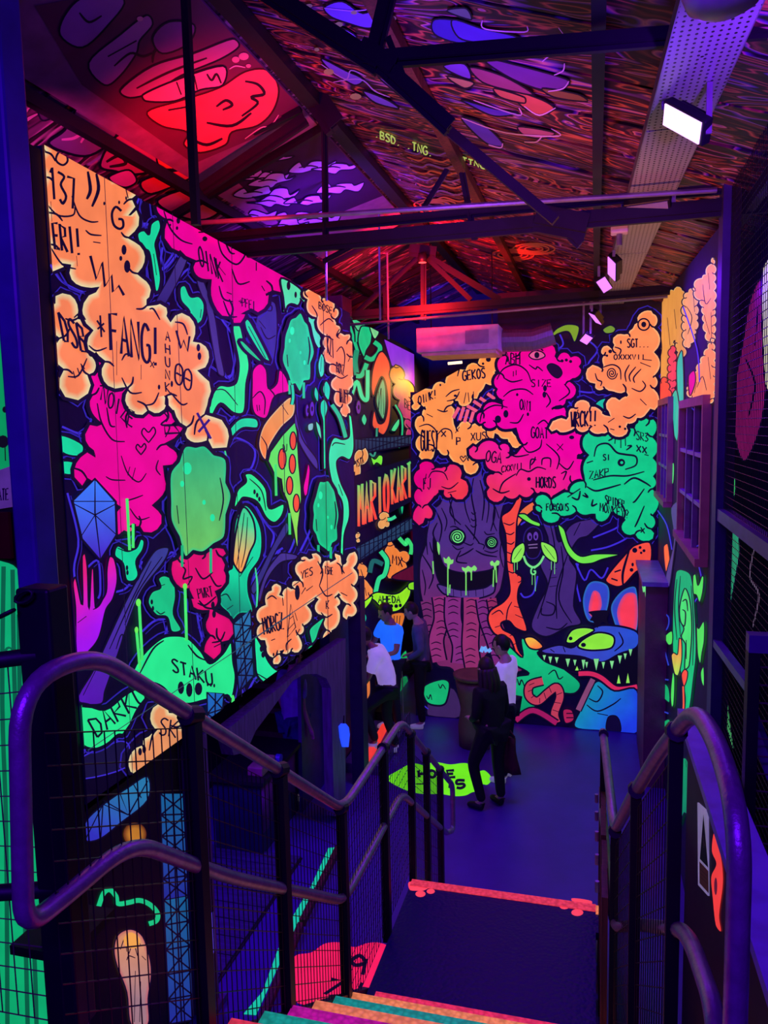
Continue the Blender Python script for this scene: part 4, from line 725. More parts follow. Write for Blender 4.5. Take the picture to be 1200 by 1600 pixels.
P.fill(Z7([(645,280),(665,265),(700,280),(715,310),(695,332),(665,315)]), rgb(30,6,40), 2); P.lines([Z7([(487,300),(487,325)]), Z7([(500,295),(500,320)]), Z7([(690,640),(720,670)]), Z7([(720,640),(692,672)]), Z7([(330,480),(340,470)]), Z7([(565,760),(570,715),(595,715)]), Z7([(620,740),(625,710),(660,710),(660,750)]), Z7([(710,780),(735,770),(720,810)])], 2.6)
P.text('ABH', Z7([(448,215)])[0], (24,0), (0,18), 2.2); P.text('SIZE', Z7([(568,340)])[0], (33,0), (0,11), 2); P.text('ON1', Z7([(515,430)])[0], (20,4), (0,16), 2.2); P.text('GOAT', Z7([(568,560)])[0], (28,2), (0,17), 2.2); P.text('OGA', Z7([(360,670)])[0], (26,4), (-2,17), 2.2); P.text('CXXVII', Z7([(430,745)])[0], (34,-6), (0,10), 1.8); P.text('HORDS', Z7([(592,795)])[0], (32,0), (0,17), 2.4)
cloud(Z7, [(40,755),(100,738),(150,762),(180,740),(230,768),(258,820),(242,882),(200,893),(170,880),(142,850),(120,862),(100,875),(92,930),(97,980),(60,1005),(38,1000)], rgb(225,0,120), rgb(215,0,110), 3, 3, MW, arcs=[[(90,800),(110,770),(160,775),(180,810)],[(150,840),(190,850),(230,820)],[(80,780),(70,830)],[(180,870),(220,860)]], aw=2.2, col2=rgb(240,56,70), ax=((670,740),(715,765))); P.text('FJ', Z7([(65,800)])[0], (12,0), (0,18), 2)
cloud(Z7, [(1140,530),(1050,560),(1000,600),(950,592),(870,592),(818,585),(825,640),(832,700),(830,780),(800,822),(740,862),(700,897),(620,892),(588,922),(610,962),(640,988),(700,992),(740,965),(800,962),(850,962),(890,992),(960,962),(1000,975),(1005,1030),(1040,1065),(1090,1078),(1140,1060)], rgb(16,205,130), rgb(20,170,130), 3, 3.4, MW,
   arcs=[[(865,700),(880,650),(930,640),(970,680),(1010,690),(1060,700),(1060,740),(1010,760)],[(830,730),(860,720)],[(830,840),(870,860),(920,850),(990,830)],[(1005,830),(1050,800),(1100,820),(1130,840)],[(990,920),(1010,960),(1000,1000)],[(860,900),(855,930),(880,920)],[(740,890),(800,850)],[(760,890),(790,900),(800,860)],[(810,880),(835,890),(820,870)]], aw=3.2)
P.lines([Z7([(860,810),(940,790),(1020,790),(1100,770)]), Z7([(1100,850),(1060,905),(1045,915)]), Z7([(1100,930),(1070,1000),(1055,1030)]), Z7([(990,600),(990,660)]), Z7([(965,600),(962,640)]), Z7([(1010,600),(1012,650)]), Z7([(1020,650),(1040,650),(1015,670)]), Z7([(1100,690),(1120,695)])], 2.8, taper=True); P.dots(Z7([(992,728,6,6)])); P.dots(Z7([(994,728,2.4,2.4)]), rgb(16,205,130))
P.text('SPIDER', Z7([(915,880)])[0], (31,8), (0,13), 2); P.text('MONKEY?', Z7([(890,915)])[0], (46,12), (0,13), 2); P.text('ZAKP', Z7([(840,770)])[0], (32,-6), (0,12), 2); P.text('SI', Z7([(905,690)])[0], (12,0), (0,9), 2); P.text('FORGONS', Z7([(640,920)])[0], (36,0), (0,11), 2); P.text('SR3', Z7([(1060,580)])[0], (20,4), (0,13), 1.8); P.text('XX', Z7([(1060,645)])[0], (18,4), (0,10), 2.2); P.text('X', Z7([(1080,1030)])[0], (8,2), (0,8), 2)
bone(Z7, [(860,470),(890,435),(935,430),(940,500),(890,490)], rgb(20,190,150), p=MW, ow=2.6, nm='painted_slime')
cloud(Z7, [(1150,30),(1090,42),(1060,68),(1055,108),(1020,118),(1015,130),(970,150),(960,187),(920,190),(900,222),(912,262),(900,285),(860,287),(845,332),(870,375),(920,388),(960,380),(1000,402),(1030,412),(1020,427),(960,430),(935,462),(938,500),(905,512),(880,490),(850,455),(800,450),(760,470),(750,512),(720,522),(690,547),(668,558),(675,582),(700,584),(740,570),(800,577),(860,582),(900,580),(930,593),(1000,588),(1027,562),(1020,540),(1070,527),(1105,492),(1150,470)], rgb(255,142,84), rgb(245,205,140), 5, 3.4, MW,
   arcs=[[(960,187),(990,200),(980,230)],[(900,285),(950,270),(985,290),(990,340)],[(870,310),(880,340),(900,350),(895,370)],[(1030,270),(1010,310),(1015,350)],[(1060,280),(1030,320),(1035,350)],[(1085,290),(1050,330),(1055,355)],[(1090,345),(1105,370),(1080,395),(1040,380)],[(1000,510),(1030,520),(1060,500)],[(1080,260),(1130,280)],[(1090,245),(1135,250)],[(930,540),(960,520)],[(790,480),(770,560)],[(1080,430),(1110,460)],[(940,570),(960,575)]], aw=2.4)
P.line([(640+(948+26*(1-t/22)*math.cos(t*0.8))/3, 480+(310+30*(1-t/22)*math.sin(t*0.8))/3) for t in range(21)], 1.8, taper=False); P.disc(*Z7([(1097,82)])[0], 9, 9, rgb(255,142,84), 2.4); P.dots(Z7([(1097,82,4,4.5),(940,208,3,3),(925,228,2,2),(990,165,1.4,3),(915,225,1.6,2),(985,560,2,2),(1010,570,2,2)]))
P.text('SGT...', Z7([(1018,150)])[0], (36,0), (0,13), 2.2); P.text('OXXXVII', Z7([(955,222)])[0], (50,0), (0,8), 1.8); P.text('WRCK!!', Z7([(755,490)])[0], (42,-2), (0,24), 2.8)
P.new('painted_ribbon').fill(Z7([(588,112),(650,135),(690,100),(740,80),(795,92),(785,150),(770,165),(745,118),(700,125),(650,150),(590,135)]), rgb(116,160,40), 3); P.new('painted_ribbon').fill(Z7([(905,105),(940,85),(965,100),(955,120),(920,125)]), rgb(110,150,50), 2.4)
# horned monster in the lower right
P.new('painted_horn').fill(Z8([(918,372),(1030,235),(1060,212),(1128,203),(1128,300),(1062,340),(1005,400),(962,408)]), rgb(246,80,60), 3.4).lines([Z8([(1030,235),(1000,340),(1000,400)]),Z8([(960,340),(990,330)]),Z8([(945,370),(975,380)])],4); P.dots(Z8([(1055,238,4,4),(1080,225,2.4,2.4),(1098,240,2.4,2.4),(1045,305,2,3),(1040,330,3,3),(1085,250,2,2)]))
def ear(q, inner): P.new('painted_ear').fill(Z8(q), rgb(50,70,190), 3, rim=rgb(40,130,180), rw=5); P.fill(Z8(inner), rgb(250,60,84), 0, rim=rgb(190,70,130), rw=6)
ear([(808,480),(830,400),(872,378),(932,402),(938,480),(905,570),(835,570)], [(840,500),(860,430),(890,440),(900,500),(870,550),(845,540)]); ear([(943,490),(1000,420),(1065,415),(1066,625),(985,625),(950,560)], [(972,530),(1008,445),(1062,450),(1062,605),(1005,622)])
P.new('painted_grass').fill(Z8([(468,1005),(475,870),(500,830),(560,815),(470,760),(440,700),(470,690),(530,740),(525,650),(600,700),(640,725),(720,790),(800,860),(770,910),(660,905),(600,960),(540,1015)]), rgb(20,196,124), 3, col2=rgb(10,150,100), ax=((820,1030),(830,1110))).lines([Z8(q) for q in ([(505,840),(515,870),(525,845),(540,880)],[(475,930),(490,960),(500,935),(512,970)],[(650,820),(680,800),(700,840),(720,830)])], 2.2)
P.new('painted_jaw').fill(Z8([(605,712),(760,735),(900,758),(1066,670),(1066,885),(960,885),(880,822),(780,812),(700,785),(630,755)]), rgb(10,6,30), 2.6)
P.new('painted_muzzle').fill(Z8([(618,705),(700,680),(770,690),(860,600),(960,590),(1066,620),(1066,690),(985,722),(900,762),(800,735),(640,722)]), rgb(70,60,170), 3.2, col2=rgb(40,80,200), ax=((850,1000),(990,1000))).lines([Z8([(660,700),(680,715)]),Z8([(720,690),(730,715)]),Z8([(980,620),(1000,670),(960,710)]),Z8([(900,560),(880,600)]),Z8([(870,590),(930,590)])],2.4)
P.fill(Z8([(840,525),(930,520),(925,560),(935,590),(900,570),(880,600),(860,570),(845,565),(855,545)]), rgb(14,8,34), 0)
for q in ([(733,665),(760,612),(820,598),(866,612),(800,650),(768,672)],[(788,685),(820,650),(885,622),(955,640),(948,692),(880,705),(820,702)]): P.new('painted_monster_eye').fill(Z8(q), rgb(140,235,60), 3, rim=rgb(180,245,110), rw=3)
P.dots(Z8([(815,680,4,3.4),(755,650,3,3)]))
P.new('painted_nose').fill(Z8([(540,650),(580,645),(625,685),(600,702),(560,692)]), rgb(250,190,70), 2.6, col2=rgb(250,120,60), ax=((830,1000),(835,1012)))
P.new('painted_fangs')
for x,y,h,wd in ((632,728,26,9),(660,735,34,10),(690,738,30,10),(742,745,40,12),(775,750,30,9),(815,750,46,10),(830,760,30,8),(875,745,56,14),(908,760,34,9),(948,755,40,11),(985,730,40,11),(1010,720,30,9),(1035,700,34,10)): P.fill(Z8([(x-wd,y),(x+wd,y),(x,y+h)]), rgb(130,225,140), 1, smooth=False)
for x,y,h in ((980,862,42),(1023,860,48),(800,812,20),(785,800,22)): P.fill(Z8([(x-10,y),(x+10,y),(x,y-h)]), rgb(150,235,90), 1, smooth=False)
P.new('painted_tongue').ribbon(Z8([(792,815),(850,815),(900,835),(960,882),(1010,885),(1066,875)]), 7, rgb(215,40,90), 2.4)
P.new('painted_belly').fill(Z8([(775,1065),(800,985),(840,900),(885,848),(960,895),(1066,893),(1066,1090),(900,1082)]), rgb(14,160,150), 3, col2=rgb(30,60,220), ax=((905,1060),(985,1110))).lines([Z8([(830,960),(880,990),(950,960),(990,930)]),Z8([(840,930),(880,945),(905,900),(880,870)]),Z8([(880,1000),(930,1010)])],2.4).fill(Z8([(925,1085),(930,1020),(965,1012),(985,1040),(985,1088)]), rgb(14,6,50), 2)
P.new('painted_arm').ribbon(Z8([(860,840),(830,900),(790,985)]), 8, rgb(130,70,110), 2)
P.new('painted_worm').ribbon(Z8([(625,850),(565,870),(560,920),(600,945),(650,905),(690,880),(705,925),(680,1000),(690,1045)]), 11, rgb(190,60,84), 2.4).lines([Z8(q) for q in ([(555,900),(580,890)],[(570,930),(590,915)],[(610,955),(610,930)],[(640,935),(630,905)],[(665,905),(655,880)],[(690,915),(715,905)],[(680,950),(710,955)],[(670,985),(700,995)],[(560,870),(585,860)])], 1.8)
P.new('painted_stick').ribbon(Z8([(498,1035),(580,988),(690,1048)]), 8, rgb(160,24,90), 2.4); P.new('painted_claw').fill(Z8([(720,985),(760,985),(770,1030),(730,1045)]), rgb(170,30,80), 2).lines([Z8([(735,1000),(765,1000)]),Z8([(735,1020),(768,1020)])],3)
P.new('painted_bush').fill(Z8([(66,878),(150,843),(188,862),(172,950),(140,967),(80,950)]), rgb(20,180,110), 3).lines([Z8([(135,865),(145,885),(155,868),(170,890)]),Z8([(80,920),(90,935),(98,915),(105,940)])],1.8)
P.new('painted_scrap').lines([Z8([(335,715),(345,690)]),Z8([(350,690),(362,715)]),Z8([(370,700),(380,715)])],6,rgb(110,170,240),taper=False)
P.new('painted_contours').lines([Z8([(70,1000),(60,960),(90,980)]),Z8([(1075,820),(1100,830)])],2,VIOLET)
MW.done()
# ================================================================== right wall mural
MR = Painter(wall_right, lambda x,y: PX(x,y,RWX), (-1,0,0), [topclip((5.7,1.3),(10.5,1.55)), (Vector((0,1,0)),5.7), (Vector((0,-1,0)),-10.49), (Vector((0,0,1)),FZ+0.01)])
P = MR; ZR = TR(960,400,2.2875); ZS = TR(1000,900,4)
def rc(pts, col, rim=CREAM, rw=2, arcs=(), nm='painted_cloud', ow=1.8, col2=None, ax=None):
    P.new(nm).fill(ZR(pts), col, ow, rim=rim, rw=rw, col2=col2, ax=ax, scal=13 if nm == 'painted_cloud' else 0)
    if arcs: P.lines([ZR(a) for a in arcs], 1.4)
rc([(138,190),(245,120),(255,330),(235,380),(215,300),(205,400),(180,460),(150,480),(138,420)], rgb(225,150,70), arcs=[[(160,250),(170,330),(155,400)],[(190,220),(200,320)],[(215,190),(222,260)],[(150,300),(160,350)]])
rc([(200,330),(215,330),(222,420),(210,500),(195,470)], rgb(240,60,90), None); rc([(150,470),(185,440),(200,520),(150,545)], rgb(240,70,60), None); rc([(225,380),(245,340),(250,560),(232,640),(226,500)], rgb(20,190,150), None, nm='painted_slime')
rc([(250,150),(290,120),(300,230),(285,300),(262,330),(250,300)], rgb(240,160,90), arcs=[[(260,180),(280,220),(265,280)],[(285,140),(290,200)]]); rc([(285,110),(330,60),(362,10),(362,300),(345,330),(325,260),(315,180),(300,150)], rgb(255,146,84), rw=3, arcs=[[(320,100),(330,170),(350,150)],[(340,60),(345,120)],[(325,210),(345,280)],[(350,200),(352,300)]])
rc([(262,480),(290,420),(330,340),(360,300),(362,510),(300,520)], rgb(250,140,80), rw=3, arcs=[[(300,470),(320,430),(335,480)],[(340,360),(350,440)],[(290,490),(300,450)]]); rc([(270,430),(290,410),(295,450),(275,500)], rgb(220,0,130), None, nm='painted_swirl')
rc([(208,500),(225,480),(235,560),(228,660),(215,640)], rgb(30,190,150), None, nm='painted_slime'); rc([(140,430),(148,430),(150,880),(140,860)], rgb(230,110,50), None, nm='painted_bark'); rc([(236,600),(250,560),(250,880),(240,860)], rgb(240,60,70), None, nm='painted_bark')
rc([(196,760),(214,740),(212,810),(198,820)], rgb(80,225,110), None, nm='painted_tag'); rc([(226,780),(242,780),(240,840),(228,820)], rgb(90,230,90), None, nm='painted_slime'); rc([(236,880),(260,870),(252,905),(240,910)], rgb(60,200,90), None, nm='painted_slime'); rc([(176,1040),(192,1030),(200,1110),(184,1130)], rgb(250,110,60), rgb(240,60,60), nm='painted_stamp'); rc([(245,930),(290,960),(285,990),(250,960)], rgb(235,80,90), None, nm='painted_bark')
P.new('painted_branch').fill(ZR([(205,900),(245,880),(225,1000),(200,1180),(185,1150),(215,1020)]), rgb(80,60,130), 1.6)
P.new('painted_contours').lines([ZR(q) for q in ([(150,900),(190,960),(210,1050)],[(240,980),(280,1040),(330,1020)],[(300,1080),(320,1180),(290,1240)],[(255,520),(300,560)],[(250,180),(300,330),(310,450)])], 2, VIOLET, taper=False)
P.new('painted_hair').fill(ZS([(212,250),(232,-20),(270,-40),(330,0),(355,250),(362,480),(345,640),(325,800),(305,890),(285,900),(292,760),(270,640),(250,560),(215,500)]), rgb(16,176,110), 2, col2=rgb(14,200,120), ax=((1060,900),(1075,1100))).lines([ZS([(240,20),(225,200),(240,400)]),ZS([(262,0),(250,180),(262,380)]),ZS([(330,60),(345,300),(340,560)])],1.8)
P.new('painted_mask').fill(ZS([(258,190),(290,78),(322,150),(335,330),(318,560),(290,580),(295,430),(268,380),(285,330),(262,280)]), rgb(70,226,110), 2).lines([ZS([(275,160),(300,150),(310,220)]),ZS([(275,210),(295,230),(290,310),(272,300)]),ZS([(300,400),(300,520)])],2.2)
P.new('painted_fingers').fill(ZS([(205,500),(220,480),(245,490),(255,390),(270,400),(272,520),(250,620),(225,610)]), rgb(250,130,70), 1.8, col2=rgb(170,230,80), ax=((1060,1010),(1056,1055))); P.new('painted_heart').fill(ZS([(270,620),(290,585),(310,600),(305,650),(285,690)]), rgb(250,80,60), 1.8); P.new('painted_tail').ribbon(ZS([(282,690),(285,800),(280,910),(300,1000),(322,1120),(340,1330)]), 2.6, rgb(245,90,60), 1.4)
for q in ([(343,0),(360,-10),(375,60),(400,0),(412,10),(405,100),(385,165),(365,120),(345,110)],[(365,300),(378,330),(412,285),(414,400),(400,480),(388,550),(370,480)],[(380,600),(400,570),(402,690),(385,660)],[(165,380),(210,345),(212,420),(185,430)],[(215,600),(228,640),(222,800),(208,820),(200,740)]): P.new('painted_slime').fill(ZS(q), rgb(80,228,90), 1.8)
for q in ([(120,690),(150,665),(190,700),(195,790),(150,760),(120,750)],[(145,930),(190,895),(205,960),(195,1010)],[(340,1020),(385,980),(400,1060),(380,1110)],[(255,1170),(300,1140),(335,1240),(345,1400),(330,1530),(290,1480),(260,1560),(248,1400),(268,1300)],[(70,1380),(100,1360),(135,1460),(90,1475)],[(340,1180),(385,1160),(395,1230)]): P.new('painted_slime').fill(ZS(q), rgb(18,176,104), 1.8, col2=rgb(12,120,90), ax=((1060,1100),(1080,1290))).lines([[(x,y+4),(x+1,y+14)] for x,y in ZS(q)[:2]],1.2)
P.new('painted_contours').lines([ZS(q) for q in ([(110,310),(150,240),(190,260),(180,330),(110,380)],[(100,410),(150,430),(190,560)],[(100,640),(190,650)],[(100,900),(140,850),(190,860)],[(320,1060),(380,1150)])], 2.2, rgb(44,60,190), taper=False)
MR.done()
# ================================================================== lower left wall, floor graphics, roof graffiti
ZB = TR(0,1200,3); LXL = LX-0.14
MLL = Painter(wall_left_lower, lambda x,y: PX(x,y,LXL), (1,0,0), [(Vector((0,1,0)),3.2),(Vector((0,-1,0)),-4.52),(Vector((0,0,1)),FZ+0.01)])
P = MLL
def latq(q, n): lattice(ZB, q, n, rgb(24,96,150), rgb(34,40,150), p=MLL, w=2.6)
latq([(750,120),(870,120),(880,600),(765,620)], 5); latq([(765,620),(880,600),(905,1180),(790,1200)], 5); latq([(380,300),(480,190),(600,230),(470,330)], 2)
P.new('painted_window_glow').fill(ZB([(395,260),(470,180),(600,90),(690,40),(690,150),(560,260),(470,330),(400,340)]), rgb(40,120,170), 2.5, col2=rgb(50,50,190), ax=((200,1240),(165,1310))).lines([ZB(q) for q in ([(400,330),(480,170)],[(470,330),(480,170),(600,220)],[(560,120),(600,220),(690,60)],[(480,150),(600,220)],[(620,70),(660,140)])],3,smooth=False)
P.new('painted_bone').fill(ZB([(385,85),(450,95),(430,140),(390,145)]), rgb(40,220,120), 2)
P.new('painted_orb').disc(*ZB([(630,310)])[0], 18, 18, rgb(190,120,40), 0, rim=rgb(90,30,20), rw=9)
P.new('painted_worm').line(ZB([(430,660),(455,655),(480,590),(510,570),(540,600),(550,635),(600,630),(650,620),(700,640),(735,680),(730,715),(695,730)]), 7.5, rgb(20,200,130), taper=False)
P.new('painted_drumstick').fill(ZB([(530,850),(550,780),(610,755),(665,790),(700,900),(705,980),(690,1080),(690,1200),(610,1200),(590,1050),(545,930)]), rgb(225,150,110), 2, col2=rgb(160,120,130), ax=((205,1470),(210,1560)), rim=rgb(190,90,100), rw=6).lines([ZB(q) for q in ([(560,850),(580,800),(590,860)],[(600,870),(620,820),(640,880)],[(640,800),(655,830)],[(590,900),(600,880),(630,890)],[(660,880),(680,900)],[(630,950),(625,1190)],[(655,1000),(650,1190)])],1.8)  # drumstick dulls downwards: shade low on the wall put into its paint
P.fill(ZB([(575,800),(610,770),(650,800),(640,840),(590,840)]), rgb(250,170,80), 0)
MLL.done()
MFL = Painter(floor, lambda x,y: PZ(x,y,FZ), (0,0,1), [], step=0.0003)
P = MFL; ZF = TR(640,1000,5.715); ZG = TR(300,1250,3)
P.new('painted_hole_marker').fill([(605,1217),(622,1204),(645,1193),(668,1198)]+ZF([(160,1110),(230,1090),(360,1112),(470,1100),(530,1110),(570,1170)])+[(745,1207),(757,1204),(768,1216),(762,1226)]+ZF([(640,1290),(630,1345),(560,1360),(500,1388),(400,1395)])+[(690,1241),(655,1240),(628,1232)], rgb(112,240,30), 0)
P.text('HOLE', ZF([(65,1165)])[0], (60,0), (2,11), 4.4); P.text('15', ZF([(310,1255)])[0], (34,0), (0,12), 4.6); P.text('-', ZF([(40,1275)])[0], (22,0), (0,4), 2)
P.new('painted_hole_marker').fill(ZG([(480,735),(560,715),(620,675),(690,668),(760,690),(820,672),(880,670),(930,700),(930,800),(860,900),(800,960),(500,955),(480,830)]), rgb(255,30,90), 0)
P.text('9', ZG([(735,730)])[0], (34,0), (-3,30), 6); P.text('ZN', ZG([(640,840)])[0], (56,6), (-10,24), 6)
P.new('painted_course_border').fill(ZG([(640,225),(680,222),(660,290),(470,640),(300,1010),(240,1005),(330,900),(440,600),(560,400)]), rgb(20,196,150), 0, smooth=False)
P.fill(ZG([(125,245),(180,265),(235,335),(200,345),(130,300)]), rgb(20,196,130), 0, smooth=False); P.fill(ZG([(130,395),(190,390),(140,475)]), rgb(20,196,130), 0, smooth=False); P.fill(ZG([(135,480),(165,640),(148,680)]), rgb(20,190,140), 0, smooth=False)
MFL.done()
def roofpainter(parent, side, clips=(), lift=0.0):
    n = Vector((RS,0,-1)).normalized() if side < 0 else Vector((-RSR,0,-1)).normalized()
    return Painter(parent, lambda x,y: PR(x,y,side)+n*lift, n, clips, DULL)
def sq(x0,x1,y0,y1): return [(Vector((1,0,0)),x0),(Vector((-1,0,0)),-x1),(Vector((0,1,0)),y0),(Vector((0,-1,0)),-y1)]
ZT = TR(0,0,2); ZU = TR(600,0,2); ZV = TR(400,0,2.1429)
PA, PB = rgb(245,105,110), rgb(40,14,40)
R1 = roofpainter(panel_red, -1, sq(-3.09,-2.12,3.36,5.96), 0.03); P = R1
P.new('painted_ground').fill(ZT([(100,0),(700,-100),(1000,330),(600,500),(250,250)]), rgb(110,40,80), 0, smooth=False)
P.new('painted_character').fill(ZT([(455,335),(560,300),(680,260),(760,210),(830,205),(865,260),(850,330),(800,380),(720,400),(700,440),(620,465),(570,440),(580,400),(500,380)]), PA, 3, rgb(60,10,30)).lines([ZT(q) for q in ([(670,320),(700,300),(720,315),(690,330)],[(760,240),(800,250),(820,280),(780,290),(800,310),(750,350)],[(590,420),(640,440),(690,420)],[(520,330),(580,320)],[(640,370),(720,380),(780,340)])], 5, PB)
P.new('painted_letter').fill(ZT([(270,180),(370,90),(450,30),(470,60),(430,110),(420,150),(370,220),(320,250)]), rgb(190,110,170), 3).lines([ZT([(330,160),(420,110)]),ZT([(350,190),(400,150),(440,160),(470,150)])],4,PB)
P.new('painted_letter').fill(ZT([(370,265),(470,190),(600,150),(720,105),(740,130),(680,170),(560,220),(480,270),(400,290)]), rgb(200,110,160), 3).lines([ZT([(420,260),(520,210),(640,165)]),ZT([(470,180),(480,140),(530,130)])],4,PB)
P.new('painted_letter').fill(ZT([(440,280),(540,235),(690,190),(690,250),(620,265),(540,300),(450,300)]), rgb(230,150,180), 3).lines([ZT([(545,240),(560,280)]),ZT([(600,220),(610,265)]),ZT([(640,215),(655,235),(670,215),(685,245)])],4,PB)
P.new('painted_letter').fill(ZT([(180,90),(200,20),(260,-30),(380,-20),(330,60),(250,130)]), rgb(170,100,180), 3).lines([ZT([(240,20),(270,50),(310,30)])],4,PB)
P.new('painted_letter').fill(ZT([(470,100),(520,50),(600,60),(580,120),(500,150)]), rgb(150,70,140), 3); P.dots(ZT([(730,170,6,5),(755,160,8,6),(430,40,5,4),(770,190,4,3)]), rgb(230,150,170)); P.lines([ZT([(760,420),(810,385),(840,380),(865,345)]),ZT([(710,200),(730,190),(760,195)])],2,rgb(250,200,210))
R1.done()
R2 = roofpainter(panel_vio, -1, sq(-3.09,-2.12,6.08,8.94), 0.03); P = R2
P.new('painted_ground').fill(ZT([(600,420),(1020,360),(1200,600),(900,720)]), rgb(50,14,60), 0, smooth=False)
rr = random.Random(4)
for k in range(16):
    x = 730+rr.uniform(0,190)+ (k%4)*45; yy = 480+(k//4)*58+rr.uniform(-12,12)+(k%4)*10
    j = [rr.uniform(-9,9) for _ in range(9)]
    P.new('painted_letter').fill(ZT([(x-62,yy+10+j[0]),(x-30,yy-6+j[1]),(x-14,yy+2+j[2]),(x+10,yy-18+j[3]),(x+48,yy-16+j[4]),(x+58,yy-4),(x+88,yy-12+j[5]),(x+70,yy+8+j[6]),(x+30,yy+10),(x+12,yy+20+j[7]),(x-24,yy+14+j[8])]), rgb(200,170,245), 2).line(ZT([(x-30,yy+4),(x+4,yy-2),(x+30,yy+2)]),2.4,PB)
R2.done()
# painted faces on the boards left of the partition
R3 = roofpainter(ceiling_left, -1, [(Vector((-1,0,0)),3.0)], 0.012); P = R3
P.new('painted_face').fill(ZT([(150,440),(200,400),(260,300),(340,310),(370,350),(360,420),(280,480),(200,470)]), rgb(130,90,140), 4).lines([ZT([(190,430),(230,425),(270,400),(250,440)])],5,rgb(235,150,210))
P.new('painted_face').fill(ZT([(310,510),(360,420),(440,405),(480,470),(500,520),(420,540),(360,530)]), rgb(190,90,140), 4).lines([ZT([(330,500),(370,480),(390,505),(340,515)])],6,PB); P.fill(ZT([(340,545),(400,525),(425,560),(390,580),(350,565)]), rgb(240,120,190), 3)
P.new('painted_flames').fill(ZT([(415,370),(470,400),(580,480),(590,510),(500,520),(480,450),(440,410)]), rgb(240,110,70), 3).fill(ZT([(440,560),(560,525),(610,540),(470,600)]), rgb(240,90,90), 3); P.fill(ZT([(490,620),(620,580),(690,640),(640,680),(560,670)]), rgb(245,140,150), 3)
P.new('painted_bolt').fill(ZT([(120,310),(200,270),(240,280),(190,340),(130,370)]), rgb(70,50,80), 3).fill(ZT([(240,330),(330,300),(340,320),(270,345)]), rgb(230,130,240), 2)
P.new('painted_letter').fill(ZT([(110,60),(200,50),(240,170),(200,180),(130,130)]), rgb(60,40,110), 4)
R3.done()
# right slope lettering
R4 = roofpainter(ceiling_right, 1, [(Vector((1,0,0)),RX+0.03)], 0.006); P = R4
rr = random.Random(11); LAV = rgb(190,170,255)
for q in ([(230,20),(290,0),(360,40),(420,10),(430,60),(380,90),(300,70),(250,50)],[(220,100),(290,90),(340,120),(320,150),(250,130)],[(300,160),(380,190),(470,200),(440,230),(360,210)],[(220,190),(300,230),(360,260),(330,280),(250,230)],[(410,250),(470,260),(530,300),(545,360),(500,330),(450,290)],[(360,300),(440,330),(480,360),(400,340)]):
    P.new('painted_letter').fill(ZV(q), rgb(130,110,250), 2.5)
P.new('painted_letter_edge').lines([ZV(q) for q in ([(230,20),(330,30),(400,20)],[(260,270),(350,260),(400,300),(450,320)],[(440,230),(510,290),(545,360)],[(220,210),(300,260),(320,230),(370,250)])], 2, LAV)
P.new('painted_splashes').dots(ZV([(160,48,8,5),(245,235,8,5),(335,318,9,5),(180,12,5,3),(440,108,5,4),(455,55,8,5),(490,138,6,4),(500,232,6,4),(330,35,5,3),(205,160,4,3),(280,75,6,4),(535,248,5,3),(300,105,4,3),(550,300,9,4),(415,172,6,3)]), rgb(170,215,130))
for q, c in (([(600,60),(700,70),(740,110),(690,140),(600,110)],rgb(70,50,170)),([(660,60),(760,90),(880,120),(870,160),(760,140),(680,120)],rgb(90,60,190)),([(690,330),(800,360),(880,375),(800,385),(720,350)],rgb(110,70,200)),([(690,390),(760,410),(830,480),(780,480),(720,430)],rgb(100,70,190)),([(700,210),(720,260),(660,240),(630,215)],rgb(120,80,200)),([(760,190),(900,220),(1040,260),(1050,280),(980,300),(860,260)],rgb(120,60,150)),([(860,300),(960,330),(1000,360),(950,380),(890,350)],rgb(220,110,90)),([(720,220),(830,250),(930,310),(860,300),(760,270)],rgb(160,80,120)),([(880,420),(1000,440),(960,460),(900,450)],rgb(190,110,130)),([(800,290),(900,320),(900,340),(820,320)],rgb(210,120,90)),([(640,150),(740,170),(700,190)],rgb(190,200,150)),([(640,250),(730,270),(700,290)],rgb(190,160,110)),([(960,290),(1080,310),(1110,335),(1000,320)],rgb(140,110,60)),([(700,20),(720,40),(720,60),(640,30)],rgb(120,160,130))):
    P.new('painted_letter').fill(ZV(q), c, 2.5)
P.new('painted_letter_edge').lines([ZV(q) for q in ([(760,60),(770,90),(900,100),(910,80)],[(880,120),(885,160),(860,160)],[(960,200),(985,180),(1000,180)],[(1000,245),(1030,230),(1035,205)],[(980,300),(1030,290),(1050,265)],[(900,350),(950,380),(1005,355)],[(730,330),(880,380),(882,355)],[(690,390),(840,440),(1015,450),(990,425)],[(780,480),(820,490),(828,475)],[(900,470),(940,470),(960,450)],[(700,180),(730,165)],[(1015,85),(1030,105)],[(1040,130),(1065,120)])], 2.2, rgb(235,190,235))
for k in range(10):
    yy = 500+k*22
    P.new('painted_scroll').line(ZV([(500+k*8,yy),(540+k*8,yy+12),(560+k*10,yy+2),(610+k*10,yy+16),(640+k*12,yy+8),(700+k*10,yy+22)]), 2.6, rgb(230,130,80) if k%2 else rgb(150,110,190))
for cx,cy in ((600,680),(860,850),(930,830)):
    for k in range(3): P.new('painted_scroll').line([(400+(cx+(70-k*20)*math.cos(t*.35))/2.14, (cy+(18-k*5)*math.sin(t*.35))/2.14) for t in range(19)], 2.4, rgb(225,140,90), taper=False)
R4.done()
R5 = roofpainter(ceiling_right, 1, [(Vector((1,0,0)),RX+0.03)], 0.014); R5.m = NEON; GY = rgb(170,190,90)
for t_,o_,u_,v_ in (('.BSD.',(398,425),(42,16),(0,12)),('.TNG.',(505,462),(42,14),(0,13)),('TTNG',(690,518),(38,12),(0,8))): R5.new('painted_tag').text(t_, ZV([o_])[0], u_, v_, 2.2, GY)
R5.done()
